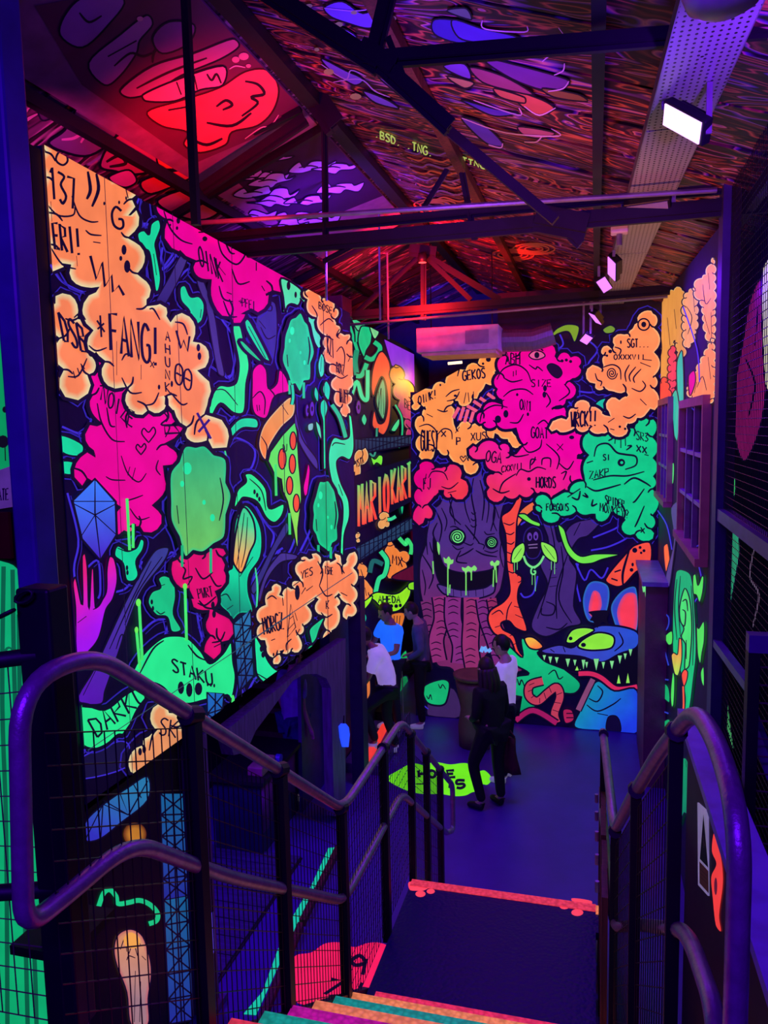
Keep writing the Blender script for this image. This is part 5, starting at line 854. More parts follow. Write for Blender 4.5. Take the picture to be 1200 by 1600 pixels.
# ================================================================== roof steel
def truss(Y, bars, lab, pipe=None):
    t = empty('roof_truss', (-1.0,Y,1.3), lab, 'truss', kind='structure')
    for nm, a, b, wd in bars:
        A, B = (PY(a[0],a[1],Y) if len(a) == 2 else Vector(a)), (PY(b[0],b[1],Y) if len(b) == 2 else Vector(b))
        MB().angle_iron(A, B, wd).bar(A, B, wd*0.5, wd*0.9).build(nm, STEEL, t)
    return t
t1 = truss(5.6, [('bottom_chord',(-2.95,5.6,1.36),(3.1,5.6,1.36),0.075),('chord_plate',(-2.95,5.62,1.49),(3.1,5.62,1.49),0.045),('rafter_bar',(470,170),(120,330),0.07),
    ('strut',(303,345),(318,385),0.05),('strut',(318,300),(480,190),0.06),('strut',(505,200),(507,385),0.03),('strut',(865,345),(905,385),0.05),('strut',(720,270),(740,375),0.03),('strut',(700,265),(660,330),0.03),('strut',(590,365),(505,410),0.03),('gusset',(490,160),(520,205),0.12),('gusset',(835,350),(915,365),0.12)], 'near steel roof truss with a double bottom chord')
t2 = truss(3.6, [('bottom_chord',(585,100),(1200,52),0.05),('strut',(585,105),(620,-40),0.05),('strut',(330,-60),(590,110),0.06),('strut',(580,95),(700,205),0.055),('gusset',(560,85),(612,118),0.07),('hanger',(605,60),(640,150),0.02)], 'nearest steel truss crossing the top of the view')
MB().bar(PY(690,195,5.0),PY(868,345,5.0),0.05,0.06).build('brace', STEEL, t1)
t3 = truss(9.4, [('bottom_chord',(-2.95,9.4,1.39),(3.1,9.4,1.50),0.075),('rafter_bar',(660,398),(540,505),0.05),('rafter_bar',(660,398),(780,470),0.05),('strut',(660,398),(660,500),0.045),('strut',(660,398),(600,455),0.04),('strut',(660,398),(735,470),0.04),('strut',(600,455),(600,500),0.03),('gusset',(640,395),(682,400),0.1)], 'far steel roof truss with a king post lit red')
tag(MB().tube([PY(250,352,5.3),PY(1120,297,5.3)],0.017,8).build('service_pipe', STEELB), 'thin pale conduit pipe running under the near truss', 'pipe')
tag(MB().tube([(-2.9,9.1,1.26),(0.75,9.1,1.36)],0.016,8).build('service_pipe', STEELB), 'thin conduit pipe hanging below the far truss', 'pipe')
pp, pq = PY(304,346,3.9), PY(298,170,3.9)
tag(MB().box((pq.x-0.02,3.88,pp.z-0.02),(pq.x+0.02,3.92,roofz(pq.x)-0.0)).build('hanger_post', STEEL), 'dark vertical steel hanger in front of the red roof panel', 'post')
for (x,y0,y1,Y,lab) in ((605,395,530,9.2,'thin rod hanging from the far truss above the mural corner'),(508,210,470,6.9,'thin dark rod hanging beyond the near truss'),(592,330,500,8.2,'thin dark rod between the two trusses')):
    tag(MB().tube([PY(x,y0,Y),PY(x+2,y1,Y)],0.012,6).build('hanger_rod', STEELB), lab, 'rod')
# duct box / cooling unit hanging before the far wall
ac = empty('ceiling_unit', PY(715,555,9.6), 'pale grey boxed cooling unit hanging before the far wall', 'air conditioner')
a0, a1 = PY(650,513,9.55), PY(779,548,9.55)
m_ac = mat('pale_grey_casing', rgb(205,190,205), 0.5)
MB().box((a0.x,9.55,a1.z+0.02),(a1.x,10.3,a0.z)).build('casing', m_ac, ac, bevel=0.012)
MB().box((a0.x+0.06,9.58,a1.z-0.02),(a1.x-0.04,10.27,a1.z+0.02)).build('underside_panel', mat('cream_panel',rgb(225,205,160),0.5), ac)
MB().box((a0.x+0.62,9.54,a1.z+0.10),(a1.x-0.12,9.552,a0.z-0.06)).build('access_hatch', mat('grey_hatch',rgb(150,140,165),0.5), ac)
for xx in (a0.x+0.12,a1.x-0.12): MB().tube([(xx,9.9,a0.z),(xx,9.9,roofz(xx)-0.02)],0.008,6).build('hanger', STEEL, ac)
dm = PY(800,520,9.9)
tag(MB().tube([(a1.x,10.0,a0.z-0.16),(dm.x+0.25,10.0,a0.z-0.17),(dm.x+0.5,10.0,a0.z-0.1)],0.14,14).build('ribbed_duct', mat('foil_duct',rgb(140,135,150),0.4,0.6,bump=0.4,bscale=60,stretch=(12,1,1))), 'grey flexible foil duct joined to the cooling unit', 'duct')
bx0 = PY(515,462,8.4); tag(MB().box((bx0.x-0.15,8.4,bx0.z-0.2),(bx0.x+0.15,8.75,bx0.z)).build('speaker_box', mat('maroon_case',rgb(110,40,60),0.5), bevel=0.01), 'maroon box speaker sitting above the mural wall top', 'speaker')
fl = empty('strip_light', PY(705,570,12.2), 'small lit tube lamp in the room beyond the far wall', 'lamp')
MB().tube([PY(700,568,12.2),PY(722,566,12.2)],0.022,8).build('tube', mat('warm_tube',(1,0.72,0.45,1),0.3,emit=2), fl); MB().box(PY(697,562,12.25),PY(728,559,12.3)).build('fitting', STEELB, fl)
# ================================================================== cable tray with its floodlights
def perforated():
    m = bpy.data.materials.new('perforated_galvanised_tray'); m.use_nodes = True; nt = m.node_tree; b = nt.nodes['Principled BSDF']
    tc = nt.nodes.new('ShaderNodeTexCoord'); sp = nt.nodes.new('ShaderNodeSeparateXYZ'); nt.links.new(tc.outputs['Object'], sp.inputs[0])
    def op(o, a, v=None):
        n = nt.nodes.new('ShaderNodeMath'); n.operation = o; nt.links.new(a, n.inputs[0])
        if v is not None:
            if isinstance(v,(int,float)): n.inputs[1].default_value = v
            else: nt.links.new(v, n.inputs[1])
        return n.outputs[0]
    def cell(s, k): f = op('FRACT', op('MULTIPLY', s, k)); d = op('SUBTRACT', f, 0.5); return op('MULTIPLY', d, d)
    d = op('ADD', cell(sp.outputs[0],34), cell(sp.outputs[1],26)); h = op('LESS_THAN', d, 0.045)
    mx = nt.nodes.new('ShaderNodeMix'); mx.data_type = 'RGBA'; nt.links.new(h, mx.inputs[0]); mx.inputs[6].default_value = rgb(170,180,180); mx.inputs[7].default_value = rgb(24,18,34)
    nt.links.new(mx.outputs[2], b.inputs['Base Color']); b.inputs['Roughness'].default_value = 0.45; b.inputs['Metallic'].default_value = 0.2
    return m
def trayx(Y): return 0.435-0.034*(Y-3)
TRZ = 1.5
tr = empty('cable_tray', (trayx(6),6,TRZ), 'perforated galvanised cable tray running along the roof', 'cable tray')
PERF = perforated(); hw = 0.145
Y0, Y1 = 1.4, 10.4
n = 6
for k in range(n):
    ya, yb = Y0+(Y1-Y0)*k/n, Y0+(Y1-Y0)*(k+1)/n-0.015
    xa, xb = trayx(ya), trayx(yb)
    MB().prism([(xa-hw,ya,TRZ),(xa+hw,ya,TRZ),(xb+hw,yb,TRZ),(xb-hw,yb,TRZ)],(0,0,0.006)).build('tray_length', PERF, tr)
for s in (-1,1):
    MB().prism([(trayx(Y0)+s*hw,Y0,TRZ),(trayx(Y1)+s*hw,Y1,TRZ),(trayx(Y1)+s*hw,Y1,TRZ+0.06),(trayx(Y0)+s*hw,Y0,TRZ+0.06)],(s*0.005,0,0)).build('side_flange', STEELB, tr)
for yy in (3.6,5.6,7.5,9.4): MB().tube([(trayx(yy),yy,TRZ),(trayx(yy),yy,roofz(trayx(yy))+0.0)],0.008,6).build('drop_rod', STEEL, tr)
HOUS = mat('black_lamp_housing', rgb(34,28,44), 0.45, 0.3)
def glow(name, col, s):
    m = mat(name, col, 0.2, emit=s, noise=0.0); return m
LENS = glow('uv_lamp_lens', (0.62,0.18,1,1), 1.5)
LENSW = glow('bright_uv_lamp_lens', (1.0,0.60,1,1), 1.6)
DARKLENS = mat('unlit_glass_lens', rgb(190,190,205), 0.12, 0.4)
def flood(loc, aim, wd, ht, lens, lab, power=0, roll=0.0):
    f = empty('floodlight', loc, lab, 'floodlight', 'floodlights on the cable tray')
    loc = Vector(loc); d = (Vector(aim)-loc).normalized(); u = Vector((0,0,1)); a = d.cross(u).normalized(); b = a.cross(d)
    a, b = a*math.cos(roll)+b*math.sin(roll), b*math.cos(roll)-a*math.sin(roll)
    def quadbox(c, w_, h_, t): 
        c = Vector(c); return [c+a*sx*w_/2+b*sy*h_/2 for sx,sy in ((-1,-1),(1,-1),(1,1),(-1,1))], -d*t
    q, e = quadbox(loc, wd*1.14, ht*1.2, 0.05); MB().prism(q, e).build('housing', HOUS, f, bevel=0.008)
    q2 = [loc-d*0.05 + (p-loc)*0.7 for p in q]; MB().prism(q2, -d*0.03).build('heat_sink', HOUS, f)
    q, e = quadbox(loc+d*0.006, wd, ht, 0.006); MB().prism(q, e).build('lens', lens, f)
    top = Vector((trayx(loc.y), loc.y, TRZ))
    for s in (-1,1):
        p = loc+a*s*wd*0.62-d*0.02; MB().bar(p, p+Vector((0,0,1))*max(0.04,(top.z-p.z-0.002)), 0.012, 0.025).build('bracket', STEELB, f)
    if power: lamp('uv_light', 'SPOT', loc+d*0.03, power, UV, aim, 0.08, spot=150, blend=0.6)
    return f
p = PZ(1066,193,1.36); flood(p, p+Vector((-0.9,-0.45,-0.5)), 0.24, 0.10, LENSW, 'bright lit floodlight nearest the viewer under the cable tray', 25, 0.75)
p = PZ(1012,330,1.40); flood(p, p+Vector((-0.1,-0.5,-0.8)), 0.26, 0.13, DARKLENS, 'unlit floodlight with a silver face on the cable tray')
p = PZ(956,420,1.37); flood(p, p+Vector((-0.7,-0.2,-0.5)), 0.26, 0.10, LENS, 'violet lit floodlight midway along the tray, upper of the pair', 40, -0.5)
p = PZ(944,445,1.34); flood(p, p+Vector((0.35,-0.4,-0.75)), 0.22, 0.09, LENS, 'violet lit floodlight midway along the tray, lower of the pair', 30, 0.6)
p = PY(930,498,9.6); flood(p, p+Vector((-0.5,-0.1,-0.8)), 0.26, 0.08, LENS, 'violet lit floodlight by the far wall, upper of the pair', 30, -0.6)
p = PY(916,530,9.9); flood(p, p+Vector((-0.3,-0.3,-0.6)), 0.20, 0.10, LENS, 'violet lit floodlight by the far wall, lowest on the tray', 30, -0.5)
jb = empty('junction_box', PZ(970,350,1.40), 'small white junction box clipped to the cable tray', 'junction box')
p = PZ(968,352,1.40); MB().box(p-Vector((0.06,0.05,0.06)), p+Vector((0.06,0.05,0.07))).build('box', mat('white_plastic',rgb(215,205,225),0.4), jb, bevel=0.01); MB().lathe(p+Vector((0.0,-0.05,0.03)),[(0.02,0),(0.02,0.02)],10,'y').build('lid_screw', STEEL, jb); MB().tube([p+Vector((0,0,-0.06)),p+Vector((0,0,-0.14))],0.02,8).build('gland', STEELB, jb)
p = PY(1130,-2,2.0); dl = empty('dome_lamp', p, 'white domed ceiling fitting at the top edge of the view', 'ceiling lamp')
MB().lathe(p, [(0.005,-0.03),(0.05,-0.026),(0.078,-0.01),(0.09,0.02),(0.092,0.06)],24).build('dome', mat('opal_plastic',rgb(220,210,240),0.35), dl, smooth=True); MB().lathe(p+Vector((0,0,0.06)),[(0.1,0),(0.1,0.02)],24).build('base_ring', STEELB, dl); MB().tube([p+Vector((0,0,0.08)),(p.x,p.y,roofz(p.x))],0.01,6).build('stem', STEEL, dl)
# ================================================================== stair, landing, handrails
SX0, SX1 = -1.23, 0.06
deck = mat('chequer_plate_deck', rgb(46,36,92), 0.34, 0.4, noise=0.1)
def chequer(name, col, emit):
    m = bpy.data.materials.new(name); m.use_nodes = True; nt = m.node_tree; b = nt.nodes['Principled BSDF']
    b.inputs['Base Color'].default_value = col; b.inputs['Roughness'].default_value = 0.4; b.inputs['Specular IOR Level'].default_value = 0.18
    if emit: b.inputs['Emission Color'].default_value = col; b.inputs['Emission Strength'].default_value = emit; m.cycles.emission_sampling = 'NONE'
    tc = nt.nodes.new('ShaderNodeTexCoord'); mp = nt.nodes.new('ShaderNodeMapping'); mp.inputs['Rotation'].default_value = (0,0,0.785); mp.inputs['Scale'].default_value = (34,34,34); nt.links.new(tc.outputs['Object'], mp.inputs[0])
    ck = nt.nodes.new('ShaderNodeTexChecker'); ck.inputs['Scale'].default_value = 1.0; nt.links.new(mp.outputs[0], ck.inputs[0])
    vo = nt.nodes.new('ShaderNodeTexVoronoi'); vo.inputs['Scale'].default_value = 1.2; nt.links.new(mp.outputs[0], vo.inputs[0])
    bp = nt.nodes.new('ShaderNodeBump'); bp.inputs['Strength'].default_value = 0.9; bp.inputs['Distance'].default_value = 0.004; bp.invert = True
    nt.links.new(vo.outputs['Distance'], bp.inputs['Height']); nt.links.new(bp.outputs[0], b.inputs['Normal'])
    if emit:
        cr = nt.nodes.new('ShaderNodeValToRGB'); cr.color_ramp.elements[0].position = 0.25; cr.color_ramp.elements[0].color = col; cr.color_ramp.elements[1].position = 0.75; cr.color_ramp.elements[1].color = dim(col,0.62)
        nt.links.new(vo.outputs['Distance'], cr.inputs[0]); nt.links.new(cr.outputs[0], b.inputs['Emission Color']); nt.links.new(cr.outputs[0], b.inputs['Base Color'])
    return m
DECK = chequer('dark_chequer_plate', rgb(22,14,92), 0.0)
NOS = [chequer('nosing_'+n_, c, 0.85) for n_, c in (('red',rgb(240,50,84)),('orange',rgb(250,140,80)),('teal',rgb(20,150,130)),('orange_two',rgb(245,130,84)),('magenta',rgb(190,20,140)),('teal_two',rgb(20,160,130)),('coral',rgb(236,60,80)),('violet',rgb(120,50,200)))]
st = empty('staircase', (-0.6,3.0,FZ), 'steel stair flight with fluorescent painted nosings', 'staircase')
rise, run = 0.187, 0.27
for k in range(9):
    y_, z_ = 3.89-run*k, LZ+rise*k
    if z_ > TZ-0.05: break
    if k == 0: continue
    tdn = MB().box((SX0,y_-run-0.02,z_-0.035),(SX1,y_,z_)).build('tread', DECK, st)
    MB().box((SX0,y_-0.11,z_),(SX1,y_+0.006,z_+0.006)).box((SX0,y_,z_-0.04),(SX1,y_+0.006,z_)).build('nosing', NOS[k%8], tdn)
    MB().box((SX0,y_-run-0.012,z_),(SX1,y_-run-0.004,z_+rise-0.04)).build('riser', BLACK, st)
for s, x in ((-1,SX0-0.045),(1,SX1+0.045)):
    MB().prism([(x,3.95,LZ-0.30),(x,3.95,LZ-0.03),(x,1.55,TZ-0.05),(x,1.55,TZ-0.30)],(-s*0.04,0,0)).build('stringer', mat('oxide_steel',rgb(80,40,50),0.5), st)
ld = empty('half_landing', (-0.6,4.45,LZ-0.1), 'dark chequer plate half landing with a red painted front edge', 'landing')
MB().box((SX0,3.82,LZ-0.05),(SX1-0.03,5.0,LZ)).build('deck_plate', DECK, ld)
MB().box((SX0+0.05,3.80,LZ),(SX1-0.03,3.89,LZ+0.005)).build('rear_nosing', NOS[0], ld)
fe = MB().box((SX0,4.93,LZ),(SX1-0.03,5.005,LZ+0.006)).box((SX0,5.0,LZ-0.05),(SX1-0.03,5.006,LZ)).build('front_nosing', NOS[6], ld)
PL = Painter(fe, lambda x,y: PZ(x,y,LZ), (0,0,1))
PL.new('painted_drip').fill([(640,1378),(672,1382),(664,1391),(650,1392),(640,1390)], rgb(255,70,90), 0).new('painted_drip').fill([(893,1404),(924,1408),(922,1416),(905,1417)], rgb(255,70,90), 0); [PL.new('painted_dot').dots([q], rgb(255,70,90)) for q in ((657,1397,8,5),(673,1393,6.5,4),(882,1416,8,5),(902,1426,9.5,5.5))]; PL.done()
for x in (SX0,SX1-0.06): MB().box((x,3.85,LZ-0.2),(x+0.03,5.0,LZ-0.05)).build('side_channel', STEEL, ld)
for k in range(1,5):
    y_, z_ = 5.0+0.27*(k-1), LZ-0.192*k
    tdn = MB().box((SX0,y_,z_-0.035),(SX1,y_+0.29,z_)).build('lower_tread', DECK, st); MB().box((SX0,y_+0.2,z_),(SX1,y_+0.296,z_+0.006)).build('nosing', NOS[k], tdn)
BLKPOST = mat('black_gate_post', rgb(26,18,38), 0.5, 0.3)
# left handrail: closed loop of tube at the stair head, raking down, level over the landing, raking down again
RL = -1.25
def railpts(X):
    return [(X,2.09,-0.88),(X,3.6,-1.965),(X,4.82,-1.97),(X,6.45,-3.12)]
hr = empty('handrail', (RL,3.5,FZ), 'left tubular handrail with a looped end beside the stair', 'handrail')
top = rounded([(RL,6.5,-3.15),(RL,4.85,-1.97),(RL,3.6,-1.965),(RL,1.66,-0.56),(RL,1.40,-0.56),(RL,1.36,-1.12),(RL,1.50,-1.13),(RL,1.78,-1.14),(RL,2.35,-1.59),(RL,3.58,-2.46),(RL,4.82,-2.47),(RL,6.4,-3.6)],0.16,7)
MB().tube(top,0.024,12).build('tube_rail', RAIL, hr, smooth=True)
MB().tube(rounded([(RL,6.5,-3.15),(RL,6.72,-3.30),(RL,6.72,-3.75),(RL,6.4,-3.6)],0.1,5),0.024,10).build('tube_end', RAIL, hr, smooth=True)
for (y_, zt, zb) in ((2.14,-0.91,-2.2),(2.82,-1.40,-2.65),(3.58,-1.95,-3.25),(4.40,-1.97,-3.25),(5.12,-2.17,-3.4),(5.62,-2.52,-4.1),(6.15,-2.9,FZ)):
    MB().box((RL-0.024,y_-0.024,zb),(RL+0.024,y_+0.024,zt-0.02)).build('post', BLKPOST, hr)
    MB().tube([(RL,y_-0.035,zt+0.015),(RL,y_+0.035,zt-0.01)],0.032,10).build('clamp', BLKPOST, hr)
# right handrail
RR = 0.18
hr2 = empty('handrail', (RR,2.5,FZ), 'right tubular handrail curving round beside the warning sign', 'handrail')
top = rounded([(0.065,4.95,-1.97),(0.108,3.70,-1.97),(0.155,3.1,-1.50),(0.214,2.6,-1.09),(0.27,2.16,-0.77),(0.28,1.82,-0.74),(0.285,1.58,-0.80),(0.285,1.57,-1.50),(0.285,1.68,-1.56),(0.285,1.80,-1.38),(0.27,2.22,-1.46),(0.2,3.1,-2.04),(0.108,3.70,-2.47),(0.065,4.95,-2.47)],0.17,8)
MB().tube(top,0.024,12).build('tube_rail', RAIL, hr2, smooth=True)
for (x,y_,zt,zb) in ((0.243,2.38,-0.93,-2.2),(0.165,3.0,-1.42,-2.65),(0.108,3.70,-1.97,LZ),(0.068,4.9,-1.97,LZ)):
    MB().box((x-0.02,y_-0.02,zb),(x+0.02,y_+0.02,zt-0.02)).build('post', BLKPOST, hr2)
    MB().tube([(x,y_-0.035,zt+0.015),(x,y_+0.035,zt-0.01)],0.031,10).build('clamp', BLKPOST, hr2)
# welded wire mesh infills
WIRE = mat('black_wire', rgb(40,32,56), 0.45, 0.5); WIREP = mat('rusty_wire', rgb(120,90,100), 0.45, 0.5)
def wiremesh(name, quad, du, dv, r, m, parent, lab=None):
    """square-section wires over the quad a-b-c-d (a-b along u, a-d along v)"""
    a,b,c,d = [Vector(q) for q in quad]; mb = MB()
    nu = max(2,int(((b-a).length)/du)); nv = max(2,int(((d-a).length)/dv))
    for i in range(nu+1): t = i/nu; mb.bar(a.lerp(b,t), d.lerp(c,t), r, r, up=(0.3,0.5,0.8))
    for j in range(nv+1): t = j/nv; mb.bar(a.lerp(d,t), b.lerp(c,t), r, r, up=(0.3,0.5,0.8))
    o = mb.build(name, m, parent); o['kind'] = 'stuff'
    if lab: o['label'] = lab
    return o
wiremesh('wire_infill', [(RL,1.47,-0.70),(RL,2.14,-0.95),(RL,2.14,-2.1),(RL,1.47,-1.58)],0.045,0.075,0.003,WIRE,hr)
wiremesh('wire_infill', [(RL,2.14,-1.0),(RL,3.58,-2.0),(RL,3.58,-3.15),(RL,2.14,-2.12)],0.045,0.075,0.003,WIRE,hr)
wiremesh('wire_infill', [(RL,3.6,-2.0),(RL,5.1,-2.0),(RL,5.1,-3.15),(RL,3.6,-3.15)],0.045,0.075,0.003,WIRE,hr)
wiremesh('wire_infill', [(RL,5.12,-2.3),(RL,6.15,-3.0),(RL,6.15,-4.1),(RL,5.12,-3.4)],0.045,0.075,0.003,WIRE,hr)
wiremesh('wire_infill', [(0.243,2.38,-1.0),(0.165,3.0,-1.5),(0.165,3.0,-2.6),(0.243,2.38,-2.15)],0.05,0.09,0.003,WIRE,hr2)
wiremesh('wire_infill', [(0.165,3.0,-1.5),(0.108,3.70,-2.05),(0.108,3.70,-3.15),(0.165,3.0,-2.6)],0.05,0.09,0.003,WIRE,hr2)
# brown timber boards along the right of the landing
bd = empty('timber_screen', (0.1,4.6,FZ), 'dark brown timber boards standing along the right of the landing', 'screen')
for k in range(7):
    ya = 3.7+k*0.3; zt = -2.02-0.14*max(0,k-3)-0.02*(k%2)
    MB().box((0.05+0.004*(k%2),ya,FZ if ya > 5 else LZ-0.2),(0.08+0.004*(k%2),ya+0.29,zt-0.3)).build('board', BROWN, bd)
for k in range(5): p = (0.03,3.95+k*0.35,-2.45-0.05*k); MB().tube([p,(p[0],p[1],p[2]+0.06)],0.012,6).build('peg', RAIL, bd)
# stair-side board with the warning sign
sb = empty('sign_board', (0.45,2.8,FZ), 'dark side board beside the right handrail', 'board')
bq = [(0.448,3.85,-1.43),(0.448,1.68,-1.36),(0.448,1.68,-3.0),(0.448,3.85,-3.7)]
MB().prism(bq,(0.04,0,0)).build('panel', mat('plum_board',rgb(58,30,62),0.55), sb); MB().prism([(0.40,3.88,-1.43),(0.40,1.68,-1.36),(0.53,1.68,-1.36),(0.53,3.88,-1.43)],(0,0,0.035)).build('capping', mat('violet_gloss',rgb(170,140,255),0.35), sb)
PS = Painter(sb, lambda x,y: PX(x,y,0.446), (-1,0,0), [])
PS.new('painted_flourish').fill([(1116,1302),(1122,1320),(1128,1345),(1130,1380),(1124,1430),(1127,1455),(1119,1445),(1114,1400),(1112,1370),(1120,1350),(1113,1330)], rgb(240,60,60), 0); PS.dots([(1119,1385,2.5,14)], rgb(90,20,50)); PS.done()
ws = empty('warning_sign', PX(1100,1330,0.444), 'white and yellow warning triangle sign on the dark side board', 'sign')
ws.location.x -= 0.0
q = [PX(x,y,0.447) for x,y in ((1092,1254),(1107.5,1268),(1108.5,1400),(1093,1383))]
MB().prism(q,(-0.006,0,0)).build('plate', mat('sign_white',rgb(190,175,230),0.45,emit=0.3), ws)
PW = Painter(ws, lambda x,y: PX(x,y,0.4405), (-1,0,0), [], DULL)
PW.new('warning_triangle').fill([(1099.5,1272),(1107,1356),(1094,1342)], rgb(20,14,36), 0, smooth=False).lines([[(1100,1305),(1100.5,1325)],[(1099,1315),(1103,1322)]], 1.2, rgb(120,110,90)); PW.new('text_panel').fill([(1093.4,1346),(1107.4,1361),(1108,1396),(1093.6,1380)], rgb(150,110,70), 0, smooth=False); PW.lines([[(1095,1358),(1106,1369)],[(1095,1364),(1106,1375)],[(1095,1370),(1106,1381)]], 1.0, rgb(60,40,50)); PW.done()
# ================================================================== right: mesh screens, cage, wall behind
wr2 = struct(MB().box((1.15,2.2,FZ),(1.25,9.2,1.4)).build('wall_right_inner', mat('aubergine_emulsion',rgb(48,24,52),0.7)), 'dark painted wall behind the mesh screens')
PM = Painter(wr2, lambda x,y: PX(x,y,1.15), (-1,0,0), [(Vector((0,1,0)),2.25),(Vector((0,-1,0)),-9.1)])
PM.new('painted_cloud').fill([(1160,540),(1172,470),(1190,440),(1200,560),(1190,660),(1165,720),(1150,690),(1146,620)], rgb(150,24,110), 2.5).lines([[(1165,560),(1180,600),(1170,650)],[(1185,480),(1180,540)]], 3)
PM.new('painted_bolt').fill([(1132,480),(1152,470),(1150,520),(1134,530)], rgb(225,220,180), 2).fill([(1192,420),(1215,400),(1215,620),(1196,600)], rgb(215,205,170), 2)
PM.new('painted_ribbon').fill([(1124,740),(1136,690),(1148,740),(1150,770),(1136,790),(1126,770)], rgb(70,220,120), 2)
PM.new('painted_slime').fill([(1124,815),(1150,815),(1156,860),(1150,900),(1140,960),(1138,1003),(1122,1003)], rgb(60,200,150), 2).fill([(1124,1020),(1130,1020),(1140,1120),(1146,1170),(1132,1120)], rgb(90,200,120), 1)
PM.new('painted_tag').line([(1180,850),(1172,900),(1186,930),(1176,980)], 3, rgb(110,90,120)); PM.done()
MESHX = 0.83
ms = empty('mesh_screen', (MESHX,4.4,-0.6), 'tall black wire mesh screen on the right of the stair', 'screen')
MB().box((MESHX-0.05,5.5,FZ),(MESHX+0.06,5.68,2.1)).build('corner_post', mat('indigo_post',rgb(56,44,110),0.45), ms)
MB().box((MESHX-0.04,2.2,-0.66),(MESHX+0.04,5.5,-0.58)).build('bottom_rail', mat('indigo_rail',rgb(96,80,150),0.4), ms); MB().box((MESHX-0.03,2.2,1.6),(MESHX+0.03,5.5,1.66)).build('top_rail', BLKPOST, ms)
wiremesh('wire_mesh', [(MESHX,2.2,1.6),(MESHX,5.5,1.6),(MESHX,5.5,-0.58),(MESHX,2.2,-0.58)],0.045,0.045,0.0032,WIRE,ms)
wiremesh('wire_mesh', [(MESHX+0.02,2.2,-0.66),(MESHX+0.02,5.5,-0.66),(MESHX+0.02,5.5,-2.6),(MESHX+0.02,2.2,-2.6)],0.045,0.045,0.003,WIRE,ms)
MB().bar((MESHX-0.02,5.5,-1.5),(MESHX-0.02,4.35,-1.42),0.05,0.05).build('brace', mat('indigo_rail',rgb(96,80,150),0.4), ms)
cg = empty('guard_cage', (1.0,3.0,-2.6), 'low guard panel of horizontal wires at the right edge', 'guard rail')
MB().box((0.545,2.97,-0.84),(0.80,3.03,-0.775)).build('top_rail', mat('indigo_rail',rgb(96,80,150),0.4), cg); MB().box((0.545,2.97,-2.6),(0.585,3.03,-0.84)).build('post', BLKPOST, cg)
mbw = MB()
for k in range(24): mbw.tube([(0.55,3.0,-0.90-0.068*k),(0.80,3.0,-0.90-0.068*k)],0.0035,5)
o = mbw.build('horizontal_wires', WIREP, cg); o['kind'] = 'stuff'
MB().bar((0.60,3.2,-1.15),(0.78,3.1,-1.65),0.05,0.04).build('handrail_bar', mat('indigo_rail',rgb(96,80,150),0.4), cg)
# block buttress in the far right corner
bt = empty('corner_buttress', (0.68,9.5,FZ), 'boxed pier with a sloping violet cap in the far right corner', 'pier')
MB().prism([(0.56,8.9,FZ),(0.795,8.9,FZ),(0.795,10.25,FZ),(0.56,10.25,FZ)],(0,0,2.35)).build('pier', mat('plum_plaster',rgb(120,50,90),0.6,bump=0.3), bt)
MB().prism([(0.52,8.85,-1.81),(0.795,8.85,-1.81),(0.795,10.3,-1.81),(0.52,10.3,-1.81)],(0,0,0.05)).build('cap', mat('violet_cap',rgb(140,100,190),0.4), bt)
PB_ = Painter(bt, lambda x,y: PX(x,y,0.559), (-1,0,0), [(Vector((0,1,0)),8.9),(Vector((0,-1,0)),-10.25)]); PB_.new('painted_tag').lines([[(1003,905),(1006,925),(1008,915),(1011,945),(1013,935)]], 2.5, rgb(110,220,130)); PB_.done()
# ================================================================== left: tall post, guard mesh, chain, striped hoarding
tp = empty('tall_post', (-1.56,1.95,TZ), 'tall dark indigo steel post at the left of the stair head', 'post')
pl, pr = PY(28,300,1.9), PY(66,300,1.9)
IND = mat('indigo_gloss_post',rgb(70,55,140),0.35)
MB().box((-1.675,1.9,TZ-0.8),(-1.60,2.0,1.75)).build('shaft', IND, tp, bevel=0.01); MB().box((-1.75,1.84,TZ-0.01),(-1.54,2.08,TZ+0.02)).build('base_plate', STEEL, tp)
dw = struct(MB().box((-2.72,3.25,FZ),(-2.605,3.325,1.38)).build('trim_1', mat('near_black_trim',rgb(20,15,30),0.7)), 'dark end post of the mural partition')
hd = struct(MB().box((-6.0,3.14,FZ),(-2.6,3.24,1.4)).build('wall_left_hoarding', mat('dark_hoarding',rgb(18,16,34),0.7)), 'hoarding sprayed green at the far left')
PH = Painter(hd, lambda x,y: PY(x,y,3.135), (0,-1,0), [])
for q, c in (([(-40,330),(2,345),(10,470),(22,560),(20,650),(14,740),(-40,740)],rgb(10,150,90)),([(-60,885),(14,880),(36,910),(40,1000),(48,1150),(60,1300),(74,1450),(80,1620),(-60,1620)],rgb(14,176,112))):
    PH.new('painted_slime').fill(q, c, 0)
PH.new('painted_stripe').lines([[(20,890),(24,1100),(38,1400),(44,1620)],[(6,885),(4,1100),(10,1300),(12,1620)],[(30,960),(34,1200),(52,1450),(58,1620)]], 7, rgb(10,96,70), taper=False); PH.dots([(14,1018,7,8)], rgb(10,96,70)); PH.dots([(15,1018,3.5,4.5)], rgb(24,190,120))
PH.new('painted_splat').dots([(5,690,9,10),(8,640,4,5)], rgb(14,10,30)).lines([[(8,690),(9,720)]],3,rgb(14,10,30)); PH.done()
po = empty('poster', PY(5,770,3.12), 'small violet printed poster on the green hoarding at the left edge', 'poster')
q = [PY(x,y,3.128) for x,y in ((-30,745),(18,728),(20,792),(-30,800))]; MB().prism(q,(0,-0.006,0)).build('sheet', mat('lilac_paper',rgb(150,90,190),0.6,emit=0.2), po)
